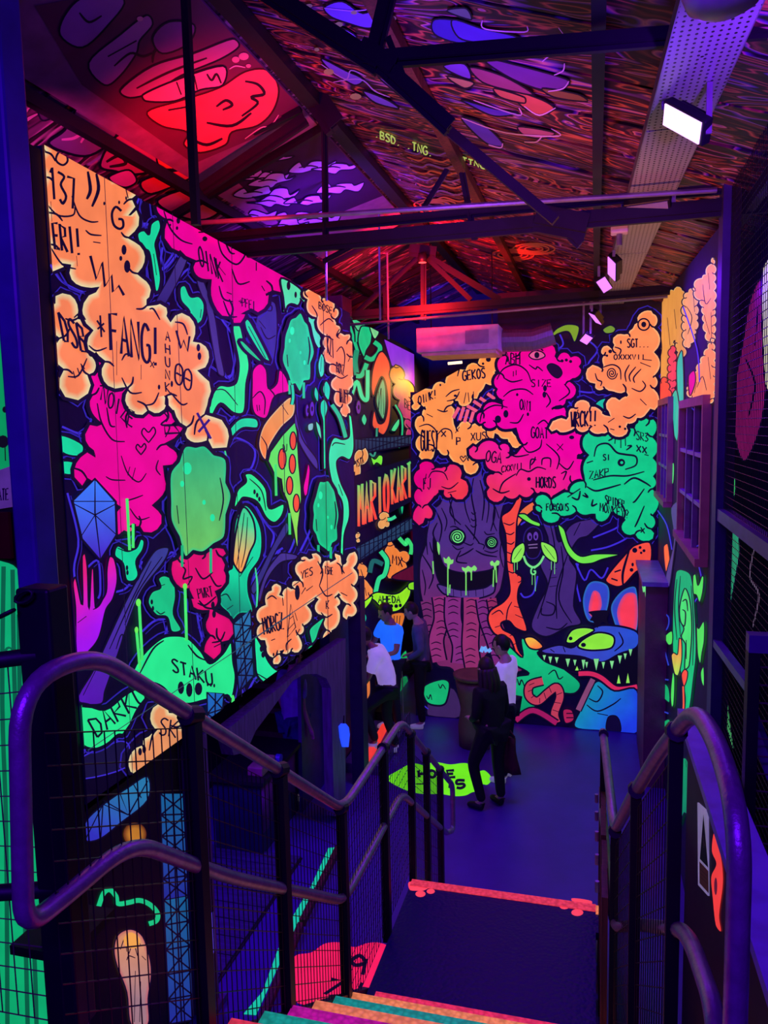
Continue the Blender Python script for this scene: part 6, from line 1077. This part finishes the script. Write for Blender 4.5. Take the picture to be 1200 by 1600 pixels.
PP = Painter(po, lambda x,y: PY(x,y,3.120), (0,-1,0), [], DULL); PP.new('print').text('STATE', (-14,765), (28,-2), (0,18), 2.2, rgb(80,20,110)); PP.done()
rb_ = MB().box(PY(-30,800,3.1),PY(22,872,3.12)).build('red_shelf_board', mat('dark_red_board',rgb(110,14,20),0.6)); tag(rb_, 'dark red board below the poster at the left edge', 'board')
gp = empty('guard_fence', (-1.7,1.45,TZ), 'wire guard panel and rail left of the looped handrail', 'guard rail')
MB().box((-1.42,1.60,TZ),(-1.32,1.68,-0.385)).build('post', BLKPOST, gp, bevel=0.008)
MB().tube([(-1.37,1.62,-0.56),(-2.6,1.56,-0.76)],0.022,10).build('top_rail', BLKPOST, gp, smooth=True)
wiremesh('wire_mesh', [(-1.37,1.62,-0.58),(-2.6,1.58,-0.78),(-2.6,1.58,-1.59),(-1.37,1.62,-1.59)],0.05,0.07,0.003,WIREP,gp)
MB().tube([(-1.37,1.62,-1.20),(-2.6,1.56,-1.42)],0.022,10).build('middle_rail', BLKPOST, gp, smooth=True)
ch = empty('chain', (-1.4,1.4,-0.5), 'dark link chain hooked to the guard post', 'chain')
c0, c1 = Vector((-1.375,1.58,-0.40)), Vector((-1.78,1.52,-0.60))
for k in range(9):
    t = k/8; c = c0.lerp(c1,t)+Vector((0,0,-0.05*math.sin(math.pi*t))); d = (c1-c0).normalized(); sd = Vector((0,1,0)) if k%2 else Vector((0,0,1)); sd = (sd-d*sd.dot(d)).normalized()
    MB().tube([c+d*0.026*math.cos(a)+sd*0.013*math.sin(a) for a in [2*math.pi*i/10 for i in range(10)]],0.0045,6,closed=True).build('link', STEEL, ch, smooth=True)
# ================================================================== under the mural: posts, arch, course furniture
ZC = TR(350,1000,4)
up = empty('timber_post', (LX-0.08,4.5,FZ), 'purple timber post under the near end of the mural', 'post')
MB().box((LX-0.16,4.54,FZ),(LX-0.02,4.68,-2.1)).build('shaft', WOOD, up); MB().box((LX-0.2,4.53,FZ),(LX+0.02,4.72,FZ+0.05)).build('foot', WOOD, up)
pcard = tag(MB().box((LX-0.019,4.55,-3.72),(LX-0.011,4.64,-3.42)).build('scorecard_holder', mat('pale_blue_card',rgb(90,70,230),0.5,emit=0.5)), 'small pale blue card fixed to the purple timber post', 'card')
ar = struct(MB().prism([PX(x,y,LX-0.03) for x,y in ZC([(20,560),(540,140),(700,30),(760,-10),(760,1120),(690,1100),(668,300),(640,240),(580,212),(500,214),(430,255),(370,335),(290,445),(200,565),(140,700),(60,720)])],(-0.1,0,0)).build('trim_2', WOOD), 'purple arched boarding below the mural with a pointed opening')
up2 = empty('end_post', (LX,8.15,FZ), 'dark post with green paint runs at the end of the mural wall', 'post')
MB().box((LX-0.12,8.21,FZ),(LX+0.03,8.40,-1.7)).build('shaft', mat('dark_plum_post',rgb(44,30,70),0.5), up2)
PG = Painter(up2, lambda x,y: PX(x,y,LX+0.031), (1,0,0), [(Vector((0,1,0)),8.21),(Vector((0,-1,0)),-8.4),(Vector((0,0,1)),FZ),(Vector((0,0,-1)),1.7)])
PG.new('paint_run').fill(ZC([(735,240),(750,210),(780,195),(775,330),(765,420),(770,560),(755,560),(750,400)]), rgb(14,140,80), 0).fill(ZC([(730,690),(745,690),(742,860),(735,1010),(728,860)]), rgb(14,150,90), 0).fill(ZC([(705,-120),(722,-120),(716,120),(708,200)]), rgb(30,190,120), 0); PG.done()
pad = empty('blue_paddle', PX(537,1165,LX-0.02), 'glowing blue oval paddle hanging on the purple arch column', 'paddle')
q = [PX(x,y,LX-0.03) for x,y in ZC([(715,540),(730,522),(752,522),(770,545),(776,590),(768,668),(736,668),(722,610)])]
MB().prism(q,(0.02,0,0)).build('blade', mat('glowing_blue_plastic',rgb(40,80,255),0.4,emit=0.9,noise=0.05), pad); MB().tube([PX(537,1136,LX-0.02),PX(537,1118,LX-0.03)],0.01,6).build('hook', STEEL, pad)
dp = struct(MB().prism([PX(x,y,-3.05) for x,y in ZC([(478,150),(700,150),(715,1200),(496,1250)])],(-0.04,0,0)).build('door_1', mat('violet_door',rgb(70,48,120),0.55)), 'plain violet door panel seen through the arch')
ss = empty('back_stair', (-3.9,7.5,FZ), 'dark open stair seen through the arch under the mural', 'staircase')
for k, yy in enumerate((290,440,590,735)):
    a, b = PX(ZC([(370,yy)])[0][0], ZC([(370,yy)])[0][1], -3.7), PX(ZC([(500,yy-14)])[0][0], ZC([(500,yy-14)])[0][1], -3.7)
    MB().box((-4.3,a.y,a.z-0.05),(-3.7,b.y,a.z+0.02)).build('tread', mat('olive_tread',rgb(96,80,60),0.6), ss)
MB().prism([(-4.32,7.0,FZ),(-4.32,9.6,FZ),(-4.32,9.6,-2.3),(-4.32,7.0,-2.3)],(-0.03,0,0)).build('back_board', mat('ink_board',rgb(24,18,50),0.7), ss)
cd = empty('draped_counter', (-3.35,7.0,FZ), 'counter hung with a purple cloth below the arch', 'counter')
MB().box((-3.62,6.55,FZ),(-3.12,7.5,-3.42)).build('body', mat('ink_blue_board',rgb(30,26,80),0.6), cd); MB().box((-3.68,6.5,-3.42),(-3.06,7.56,-3.38)).build('top', BLACK, cd)
cm = MB(); seg = 14
vs = []; fs = []
for i in range(seg+1):
    yy = 6.56+0.9*i/seg; w_ = 0.012*math.sin(i*1.7); zb = -3.86-0.05*math.sin(i*0.9)-(0.06 if i%3==0 else 0)
    vs += [(-3.10+w_,yy,-3.40),(-3.10+w_*2,yy,zb),(-3.115+w_,yy,-3.40),(-3.115+w_*2,yy,zb)]
for i in range(seg): k = 4*i; fs += [(k,k+1,k+5,k+4),(k+2,k+6,k+7,k+3),(k,k+4,k+6,k+2),(k+1,k+3,k+7,k+5)]
fs += [(0,2,3,1),(4*seg,4*seg+1,4*seg+3,4*seg+2)]
MB().add(vs,fs).build('cloth', mat('purple_cloth',rgb(120,40,120),0.8), cd, smooth=True)
cb = empty('score_box', (-3.2,6.75,-3.38), 'small beige box with a round lens on the counter', 'box')
MB().box((-3.28,6.62,-3.38),(-3.12,6.95,-3.29)).build('case', mat('beige_case',rgb(170,150,120),0.5), cb, bevel=0.01); MB().lathe((-3.12,6.97,-3.335),[(0.045,0),(0.045,0.05)],14,'x').build('lens', mat('blue_knob',rgb(70,60,200),0.3), cb)
tb = empty('round_tub', (-3.95,6.0,FZ), 'dark round tub on the floor left of the draped counter', 'tub')
MB().lathe((-3.95,6.0,FZ),[(0.24,0),(0.28,0.3),(0.30,0.62),(0.27,0.62),(0.25,0.3),(0.2,0.04)],20).build('shell', mat('black_rubber',rgb(24,20,34),0.6), tb, smooth=True); MB().tube([(-3.95+0.29*math.cos(a),6.0+0.29*math.sin(a),FZ+0.62) for a in [2*math.pi*i/20 for i in range(20)]],0.02,6,closed=True).build('rim', mat('worn_rim',rgb(110,80,60),0.5), tb, smooth=True)
# boarded ramp and turf edging of the hole
rp = struct(MB().box((-3.9,4.7,FZ),(-2.72,6.6,FZ+0.012)).build('floor_course', BLACK), 'boarded course floor under the mural')
for k in range(9): MB().box((-3.88,4.72+0.21*k,FZ+0.012),(-2.74,4.72+0.21*k+0.2,FZ+0.026)).build('plank', mat('violet_plank',rgb(66,50,110),0.55,stretch=(0.6,6,6),noise=0.5,bump=0.2), rp)
eb = empty('course_kerb', (-2.3,5.6,FZ), 'timber kerb beside the teal course border', 'kerb')
for a, b in (((528,1326),(472,1442)),((470,1446),(404,1606))):
    A, B = PZ(a[0],a[1],FZ+0.03), PZ(b[0],b[1],FZ+0.03); MB().bar(A,B,0.05,0.06).build('kerb_length', BROWN, eb)
# red edged step where the two men stand
rs = empty('red_edged_platform', (-2.6,9.2,FZ), 'low platform with glowing red edging by the end post', 'platform')
MB().box((-2.93,8.5,FZ),(-2.45,9.9,FZ+0.12)).build('deck', mat('violet_deck',rgb(80,60,140),0.5), rs)
REDK = mat('glowing_red_kerb',rgb(250,60,50),0.5,emit=0.8,noise=0.06)
for a, b, w_ in (((566,1200),(604,1130),0.07),((560,1102),(574,1098),0.06)):
    A, B = PZ(a[0],a[1],FZ+0.16), PZ(b[0],b[1],FZ+0.16); MB().bar(A,B,w_,0.08).build('red_edging', REDK, rs)
# carved stump with a bowl beside the painted roots
cs = empty('carved_stump', (-1.55,9.6,FZ), 'carved wooden stump with a shallow bowl on top by the far wall', 'stump')
cm_ = mat('carved_wood',rgb(120,80,80),0.6,bump=0.5,bscale=12)
MB().lathe((-1.5,9.65,FZ),[(0.20,0),(0.21,0.25),(0.17,0.5),(0.22,0.75),(0.24,0.86),(0.18,0.88)],14).build('trunk', cm_, cs, smooth=True)
MB().lathe((-1.5,9.65,FZ+0.86),[(0.10,0),(0.25,0.05),(0.27,0.10),(0.22,0.09),(0.08,0.05)],18).build('bowl', mat('olive_bowl',rgb(120,90,60),0.5), cs, smooth=True)
MB().tube(catmull([(-1.30,9.45,FZ+0.05),(-1.28,9.42,FZ+0.3),(-1.36,9.42,FZ+0.55),(-1.42,9.43,FZ+0.8)],False,4),0.035,8).build('tendril', cm_, cs, smooth=True)

# red lamp on the king post of the far truss
rl = empty('red_spotlight', PY(660,402,9.25), 'small red spotlight at the peak of the far truss', 'spotlight')
p = PY(660,402,9.25); MB().lathe(p+Vector((0,0,-0.06)),[(0.05,0),(0.06,0.05),(0.045,0.11)],14).build('housing', HOUS, rl, smooth=True); MB().lathe(p+Vector((0,0,-0.068)),[(0.02,0),(0.045,0.004),(0.045,0.01)],14).build('lens', mat('red_lamp_lens',(1,0.03,0.03,1),0.3,emit=5,noise=0), rl); MB().tube([p+Vector((0,0,0.05)),(p.x,9.36,p.z+0.06)],0.012,6).build('bracket', STEEL, rl)
# ================================================================== people
def skinmesh(chains, sub=1):
    """chains: list of lists of (x,y,z,r); chains that share a point join there -> evaluated mesh"""
    pts, rad, edges, key = [], [], [], {}
    def vid(p):
        k = (round(p[0],4),round(p[1],4),round(p[2],4))
        if k not in key: key[k] = len(pts); pts.append(p[:3]); rad.append(p[3])
        return key[k]
    for c in chains:
        ids = [vid(p) for p in c]; edges += [(a,b) for a,b in zip(ids,ids[1:]) if a != b]
    me = bpy.data.meshes.new('tmp'); me.from_pydata(pts, edges, []); o = bpy.data.objects.new('tmp', me); COL.objects.link(o)
    o.modifiers.new('skin','SKIN'); o.modifiers['skin'].use_smooth_shade = True
    sv = me.skin_vertices[0].data
    for i, r in enumerate(rad):
        sv[i].radius = r if isinstance(r,tuple) else (r,r); sv[i].use_root = (i == 0)
    if sub: m = o.modifiers.new('sub','SUBSURF'); m.levels = sub; m.render_levels = sub
    return o
def evald(o):
    dg = bpy.context.evaluated_depsgraph_get(); dg.update()
    me = bpy.data.meshes.new_from_object(o.evaluated_get(dg)); return me
def kill(o): me = o.data; bpy.data.objects.remove(o, do_unlink=True); bpy.data.meshes.remove(me)
def ellipsoid(bm, c, r, rot=None, n=12):
    mx = Matrix.Translation(c) @ (rot or Matrix()) @ Matrix.Diagonal((r[0],r[1],r[2],1))
    bmesh.ops.create_uvsphere(bm, u_segments=n+4, v_segments=n, radius=1.0, matrix=mx)
def person(name_label, cat_label, root, yaw, J, skin, shirt, trousers, shoe, hair, sleeves='short', longhair=False, lab_extra=None, facedir=0.0, nod=0.0):
    """J: joints in metres, local (front +Y, right +X, ground 0)"""
    t = empty('person', root, name_label, 'person', 'people on the lower floor'); t.rotation_euler = (0,0,yaw)
    V = lambda k: Vector(J[k])
    g = lambda k, r: (*J[k], r)
    mid = lambda a,b,t_,r: (*(V(a).lerp(V(b),t_)), r)
    def finger_chain(s):
        w, h = V('wrist'+s), V('hand'+s); d = (h-w).normalized(); side = Vector((0,0,1)).cross(d)
        side = side.normalized() if side.length > 0.1 else Vector((0,1,0)); nrm = d.cross(side)
        palm = w+d*0.075; ch = [[g('wrist'+s,0.024),(*(w+d*0.04),0.028),(*palm,0.026)]]
        for k, (off, ln) in enumerate(((-0.028,0.075),(-0.009,0.088),(0.010,0.082),(0.028,0.062))):
            b = palm+side*off*0.9; m_ = palm+side*off+d*ln*0.55; e = palm+side*off*1.05+d*ln*0.9-nrm*0.022
            ch.append([(*palm,0.026),(*(b+d*0.02),0.010),(*m_,0.009),(*e,0.008)])
        th = w+d*0.035; ch.append([(*(w+d*0.04),0.028),(*(th-side*0.04+d*0.01),0.012),(*(th-side*0.058+d*0.045-nrm*0.012),0.009)])
        return ch
    ch = [[g('pelvis',0.12),g('spine',0.105),g('chest',0.115),g('neck',0.055),g('head',0.05)]]
    for s in 'LR':
        ch.append([g('chest',0.115),g('shoulder'+s,0.06),g('elbow'+s,0.04),g('wrist'+s,0.024)]); ch += finger_chain(s)
        ch.append([g('pelvis',0.12),g('hip'+s,0.085),g('knee'+s,0.055),g('ankle'+s,0.036),g('toe'+s,0.028)])
    o = skinmesh(ch); body = evald(o); kill(o)
    bm = bmesh.new(); bm.from_mesh(body)
    # head with face
    R = Matrix.Rotation(facedir,4,'Z') @ Matrix.Rotation(nod,4,'X'); hc = V('head')+ (R @ Vector((0,0.025,0.085)))
    P3 = lambda x,y,z: hc + R @ Vector((x,y,z))
    ellipsoid(bm, hc, (0.074,0.094,0.112), R); ellipsoid(bm, P3(0,0.045,-0.065), (0.05,0.05,0.05), R, 8)
    ellipsoid(bm, P3(0,0.098,-0.012), (0.013,0.022,0.024), R, 6); ellipsoid(bm, P3(0,0.08,-0.058), (0.026,0.016,0.009), R, 6)
    for s in (-1,1): ellipsoid(bm, P3(s*0.076,0,-0.005), (0.012,0.022,0.034), R, 6)
    me = bpy.data.meshes.new('body'); bm.to_mesh(me); bm.free(); me.materials.clear(); bpy.data.meshes.remove(body)
    tmp = bpy.data.objects.new('tmp', me); COL.objects.link(tmp); rm = tmp.modifiers.new('r','REMESH'); rm.mode = 'VOXEL'; rm.voxel_size = 0.0095; rm.use_smooth_shade = True
    sm = tmp.modifiers.new('s','SMOOTH'); sm.iterations = 2; sm.factor = 0.5
    final = evald(tmp); kill(tmp); final.materials.clear(); final.materials.append(skin)
    for p in final.polygons: p.use_smooth = True
    def child(nm, me_, m, par=t):
        o_ = bpy.data.objects.new(nm, me_); COL.objects.link(o_); o_.parent = par
        me_.materials.clear(); me_.materials.append(m)
        for p in me_.polygons: p.use_smooth = True
        return o_
    b = child('body', final, skin)
    def cloth(nm, chains, m):
        o_ = skinmesh(chains); me_ = evald(o_); kill(o_); me_.name = nm
        bm_ = bmesh.new(); bm_.from_mesh(me_); bm_.to_mesh(me_); bm_.free()
        tm = bpy.data.objects.new('tmp', me_); COL.objects.link(tm); r_ = tm.modifiers.new('r','REMESH'); r_.mode = 'VOXEL'; r_.voxel_size = 0.013; s_ = tm.modifiers.new('s','SMOOTH'); s_.iterations = 3
        f = evald(tm); kill(tm); return child(nm, f, m)
    sc = [[(*(V('pelvis')-(V('spine')-V('pelvis')).normalized()*0.06),(0.168,0.135)),g('pelvis',(0.165,0.13)),g('spine',(0.152,0.125)),g('chest',(0.165,0.13)),mid('chest','neck',0.62,0.08)]]
    for s in 'LR':
        a = [g('chest',(0.165,0.13)),g('shoulder'+s,0.082),mid('shoulder'+s,'elbow'+s,0.72,0.072)]
        if sleeves == 'long': a = [g('chest',(0.165,0.13)),g('shoulder'+s,0.082),g('elbow'+s,0.056),mid('elbow'+s,'wrist'+s,0.94,0.04)]
        sc.append(a)
    sh = cloth('shirt', sc, shirt)
    if len(sh.data.vertices) < 3500:          # the skin did not close in this pose: cut the garment from the body surface instead
        bad = sh.data; bpy.data.objects.remove(sh, do_unlink=True); bpy.data.meshes.remove(bad)
        def seg(p, a, b):
            d = b-a; u = max(0,min(1,(p-a).dot(d)/d.length_squared)); return (p-a-d*u).length, u
        bones = [('t','pelvis','spine',0.1),('t','spine','chest',0.1),('n','chest','neck',0.05)]+[('a','shoulder'+q,'elbow'+q,0.05) for q in 'LR']+[('s','chest','shoulder'+q,0.07) for q in 'LR']+[('x','elbow'+q,'wrist'+q,0.03) for q in 'LR']+[('x','hip'+q,'knee'+q,0.07) for q in 'LR']+[('x','neck','head',0.05)]
        keep = {}
        for v in final.vertices:
            best = min(((seg(v.co,V(a_),V(b_))[0]-r_, k_, seg(v.co,V(a_),V(b_))[1]) for k_,a_,b_,r_ in bones), key=lambda q: q[0])
            keep[v.index] = best[1] in 'ts' or (best[1] == 'n' and best[2] < 0.75) or (best[1] == 'a' and best[2] < 0.8)
        idx = {}; vs_ = []; fs_ = []
        for p in final.polygons:
            if all(keep[i] for i in p.vertices):
                for i in p.vertices:
                    if i not in idx: idx[i] = len(vs_); vs_.append(final.vertices[i].co+final.vertices[i].normal*0.028)
                fs_.append([idx[i] for i in p.vertices])
        sm_ = bpy.data.meshes.new('shirt'); sm_.from_pydata(vs_, [], fs_); sh = child('shirt', sm_, shirt)
        m_ = sh.modifiers.new('soft','SMOOTH'); m_.iterations = 6; m_ = sh.modifiers.new('thick','SOLIDIFY'); m_.thickness = 0.012; m_.offset = -1
    tc_ = []
    for s in 'LR': tc_.append([g('pelvis',(0.15,0.125)),g('hip'+s,0.104),mid('hip'+s,'knee'+s,0.5,0.09),g('knee'+s,0.072),g('ankle'+s,0.056)])
    cloth('trousers', tc_, trousers)
    for s in 'LR':
        A, T = V('ankle'+s), V('toe'+s); d = (T-A); d.z = 0; d = d.normalized() if d.length > 0 else Vector((0,1,0))
        base = Vector((A.x,A.y,T.z))
        cloth('shoe', [[(*(base-d*0.06+Vector((0,0,0.018))),0.046),(*(base+d*0.05+Vector((0,0,0.016))),0.05),(*(base+d*0.15+Vector((0,0,0.006))),0.04),(*(base+d*0.19),0.028)],[(*(base-d*0.06+Vector((0,0,0.018))),0.046),(*(base-d*0.03+Vector((0,0,0.06))),0.05)]], shoe)
    # hair cap, eyes
    bm = bmesh.new(); ellipsoid(bm, P3(0,-0.016,0.022), (0.083,0.096,0.110), R, 14)
    inv = R.inverted()
    dele = [v for v in bm.verts if (lambda q: (q.y > 0.045 and q.z < 0.055) or q.z < -0.075)(inv @ (v.co-hc))]
    bmesh.ops.delete(bm, geom=dele, context='VERTS')
    if longhair:
        for k in range(7):
            a = math.pi*(1.08+0.84*k/6); x, y = 0.075*math.cos(a), 0.085*math.sin(a)
            p0 = P3(x,y,0.0); pts_ = [p0, p0+Vector((x*0.4,y*0.5-0.02,-0.14)), p0+Vector((x*0.7,-0.05,-0.32)), p0+Vector((x*0.5,-0.055,-0.5))]
            pts_ = catmull(pts_, False, 3); vs_ = []
            mbx = MB().tube(pts_, [0.045-0.025*i/(len(pts_)-1) for i in range(len(pts_))], 8)
            vv = [bm.verts.new(v) for v in mbx.v]
            for f in mbx.f:
                try: bm.faces.new([vv[i] for i in f])
                except ValueError: pass
    hm = bpy.data.meshes.new('hair'); bm.to_mesh(hm); bm.free(); child('hair', hm, hair)
    for s in (-1,1):
        bm = bmesh.new(); ellipsoid(bm, P3(s*0.031,0.084,0.004), (0.012,0.008,0.008), R, 6); em = bpy.data.meshes.new('eye'); bm.to_mesh(em); bm.free(); child('eye', em, MATS['eye_dark'], b)
    return t
mat('eye_dark', rgb(24,16,20), 0.2)
SKIN1 = mat('skin_tan', rgb(170,120,105), 0.5, noise=0.1); SKIN2 = mat('skin_light', rgb(205,160,145), 0.5, noise=0.1)
HAIRB = mat('black_hair', rgb(20,14,20), 0.5); HAIRD = mat('dark_brown_hair', rgb(44,28,26), 0.5)
NAVYT = mat('navy_trousers', rgb(26,22,44), 0.8, noise=0.2); BLKT = mat('black_cloth', rgb(18,14,22), 0.8, noise=0.2)
WSHOE = mat('white_trainers', rgb(205,195,225), 0.6, emit=0.12); BSHOE = mat('black_boots', rgb(18,14,20), 0.5)
def J0(**kw):
    j = dict(pelvis=(0,0,0.95),spine=(0,0,1.13),chest=(0,0,1.34),neck=(0,0.0,1.49),head=(0,0.01,1.55),
      shoulderL=(-0.185,0,1.41),elbowL=(-0.24,-0.02,1.13),wristL=(-0.25,0.06,0.89),handL=(-0.25,0.09,0.80),shoulderR=(0.185,0,1.41),elbowR=(0.24,-0.02,1.13),wristR=(0.25,0.06,0.89),handR=(0.25,0.09,0.80),
      hipL=(-0.095,0,0.90),kneeL=(-0.105,0.02,0.50),ankleL=(-0.11,-0.02,0.09),toeL=(-0.12,0.13,0.03),hipR=(0.095,0,0.90),kneeR=(0.105,0.02,0.50),ankleR=(0.11,-0.02,0.09),toeR=(0.12,0.13,0.03))
    j.update(kw); return j
Q = math.pi/2
# man in the white T-shirt: stepping up, leaning forward, seen from the side
person('man in a pale lavender T-shirt stepping up beside the end post', 'person', (-2.50,9.02,FZ+0.02), Q*1.12,
  J0(pelvis=(0,-0.03,0.93),spine=(0,0.01,1.11),chest=(0,0.11,1.30),neck=(0,0.19,1.43),head=(0,0.22,1.485),shoulderL=(-0.185,0.11,1.36),shoulderR=(0.185,0.11,1.36),elbowL=(-0.24,0.2,1.11),wristL=(-0.2,0.29,0.96),handL=(-0.18,0.34,0.91),elbowR=(0.24,0.19,1.11),wristR=(0.2,0.28,0.97),handR=(0.17,0.34,0.92),
     hipL=(-0.09,-0.02,0.88),kneeL=(-0.10,0.28,0.66),ankleL=(-0.1,0.14,0.23),toeL=(-0.1,0.28,0.165),kneeR=(0.11,0.02,0.47),ankleR=(0.11,-0.10,0.09),toeR=(0.11,0.05,0.03)),
  SKIN1, mat('white_tee',rgb(176,150,225),0.8,emit=0.5,noise=0.12), NAVYT, WSHOE, HAIRD, nod=-0.35)
# man in the bright blue (fluorescing white) T-shirt behind him
person('man in a glowing blue T-shirt standing behind the man in lavender', 'person', (-2.60,9.62,FZ+0.13), Q*1.55,
  J0(elbowL=(-0.27,0.1,1.14),wristL=(-0.1,0.26,1.08),handL=(-0.02,0.29,1.08),elbowR=(0.27,0.1,1.14),wristR=(0.12,0.28,1.05),handR=(0.04,0.31,1.04)),
  SKIN1, mat('glowing_blue_tee',rgb(30,105,255),0.8,emit=0.85,noise=0.08), NAVYT, WSHOE, HAIRB, nod=-0.45, facedir=-0.2)
# man in the grey jumper leaning, one foot raised
person('bearded man in a grey jumper and black trousers holding a putter', 'person', (-2.30,10.12,FZ), Q*1.05,
  J0(pelvis=(0,0,0.97),spine=(0,-0.01,1.15),chest=(0,0.02,1.37),neck=(0,0.05,1.52),head=(0,0.075,1.575),shoulderL=(-0.19,0.02,1.44),shoulderR=(0.19,0.02,1.44),elbowL=(-0.24,-0.04,1.15),wristL=(-0.16,0.17,1.0),handL=(-0.14,0.26,0.98),elbowR=(0.24,-0.04,1.15),wristR=(0.2,0.16,0.98),handR=(0.18,0.25,0.96),
     hipR=(0.09,0.02,0.91),kneeR=(0.1,0.36,0.72),ankleR=(0.09,0.40,0.29),toeR=(0.09,0.54,0.24)),
  SKIN2, mat('grey_jumper',rgb(110,105,130),0.85), BLKT, WSHOE, HAIRD, 'long', nod=-0.4)
mb_ = empty('foot_block', (-2.74,10.1,FZ), 'small dark block under the raised foot of the man in grey', 'block'); MB().box((-2.93,9.98,FZ),(-2.66,10.3,FZ+0.20)).build('block', BLACK, mb_, bevel=0.01); MB().box((-2.94,9.97,FZ+0.20),(-2.65,10.31,FZ+0.215)).build('cap', STEEL, mb_)
pt = empty('putter', (-2.52,9.93,FZ), 'thin golf putter held upright by the man in grey', 'putter')
MB().tube([(-2.52,9.93,FZ+0.03),(-2.54,9.96,FZ+0.94)],0.008,8).build('shaft', STEELB, pt); MB().tube([(-2.54,9.96,FZ+0.74),(-2.545,9.965,FZ+1.0)],0.014,8).build('grip', BSHOE.copy(), pt); MB().box((-2.58,9.915,FZ),(-2.47,9.945,FZ+0.035)).build('head', STEELB, pt, bevel=0.006)
# woman in black with long hair, weight on one leg
person('woman in black with long dark hair standing on the open floor', 'person', (-1.05,8.02,FZ), Q*0.55,
  J0(pelvis=(0,0,0.93),spine=(0.0,0.0,1.09),chest=(0,0.03,1.27),neck=(0,0.05,1.41),head=(0,0.07,1.465),shoulderL=(-0.165,0.03,1.335),shoulderR=(0.165,0.03,1.335),elbowL=(-0.21,0.02,1.08),wristL=(-0.13,0.2,0.97),handL=(-0.1,0.27,0.97),elbowR=(0.21,0.02,1.08),wristR=(0.22,0.12,0.86),handR=(0.22,0.16,0.78),
     hipL=(-0.1,0.0,0.88),kneeL=(-0.17,0.13,0.50),ankleL=(-0.13,0.02,0.09),toeL=(-0.18,0.15,0.03),kneeR=(0.1,0.02,0.49)),
  SKIN2, BLKT, BLKT, BSHOE, HAIRD, 'long', longhair=True, nod=-0.1)
jk = empty('jacket', (-0.82,8.12,FZ+0.42), 'dark maroon jacket hanging at the side of the woman in black', 'jacket')
vs = []; fs = []
for i in range(9):
    a = i/8; 
    for j in range(6):
        z_ = 0.78-0.42*j/5; w_ = 0.05+0.05*(j/5); vs.append((-0.86+w_*(a-0.5)*2+0.012*math.sin(a*9+j), 8.10+0.02*math.sin(a*7)+0.004*j, FZ+z_))
for i in range(8):
    for j in range(5): k = i*6+j; fs.append((k,k+1,k+7,k+6))
o = MB().add(vs,fs).build('folded_cloth', mat('maroon_cloth',rgb(90,24,40),0.8), jk, smooth=True); so = o.modifiers.new('thick','SOLIDIFY'); so.thickness = 0.03
MB().tube([(-0.90,8.10,FZ+0.79),(-0.86,8.09,FZ+0.86),(-0.82,8.10,FZ+0.79)],0.014,8).build('collar', mat('maroon_cloth',rgb(90,24,40),0.8), jk, smooth=True)
# person in white half hidden behind her
person('person in a white top half hidden behind the woman in black', 'person', (-0.98,8.72,FZ), Q*0.85, J0(), SKIN2, mat('white_tee',rgb(205,190,215),0.8), NAVYT, WSHOE, HAIRB, nod=-0.2)
# someone under the arch, head hidden by the boarding
person('person in a lilac shirt bending by the stair under the arch', 'person', (-3.25,7.75,FZ), -Q*0.4,
  J0(pelvis=(0,0,0.93),spine=(0,0.0,1.1),chest=(0,0.04,1.3)), SKIN2, mat('lilac_shirt',rgb(150,130,220),0.8), mat('blue_jeans',rgb(40,50,120),0.8), WSHOE, HAIRB)
for me in list(bpy.data.meshes):
    if me.users == 0: bpy.data.meshes.remove(me)
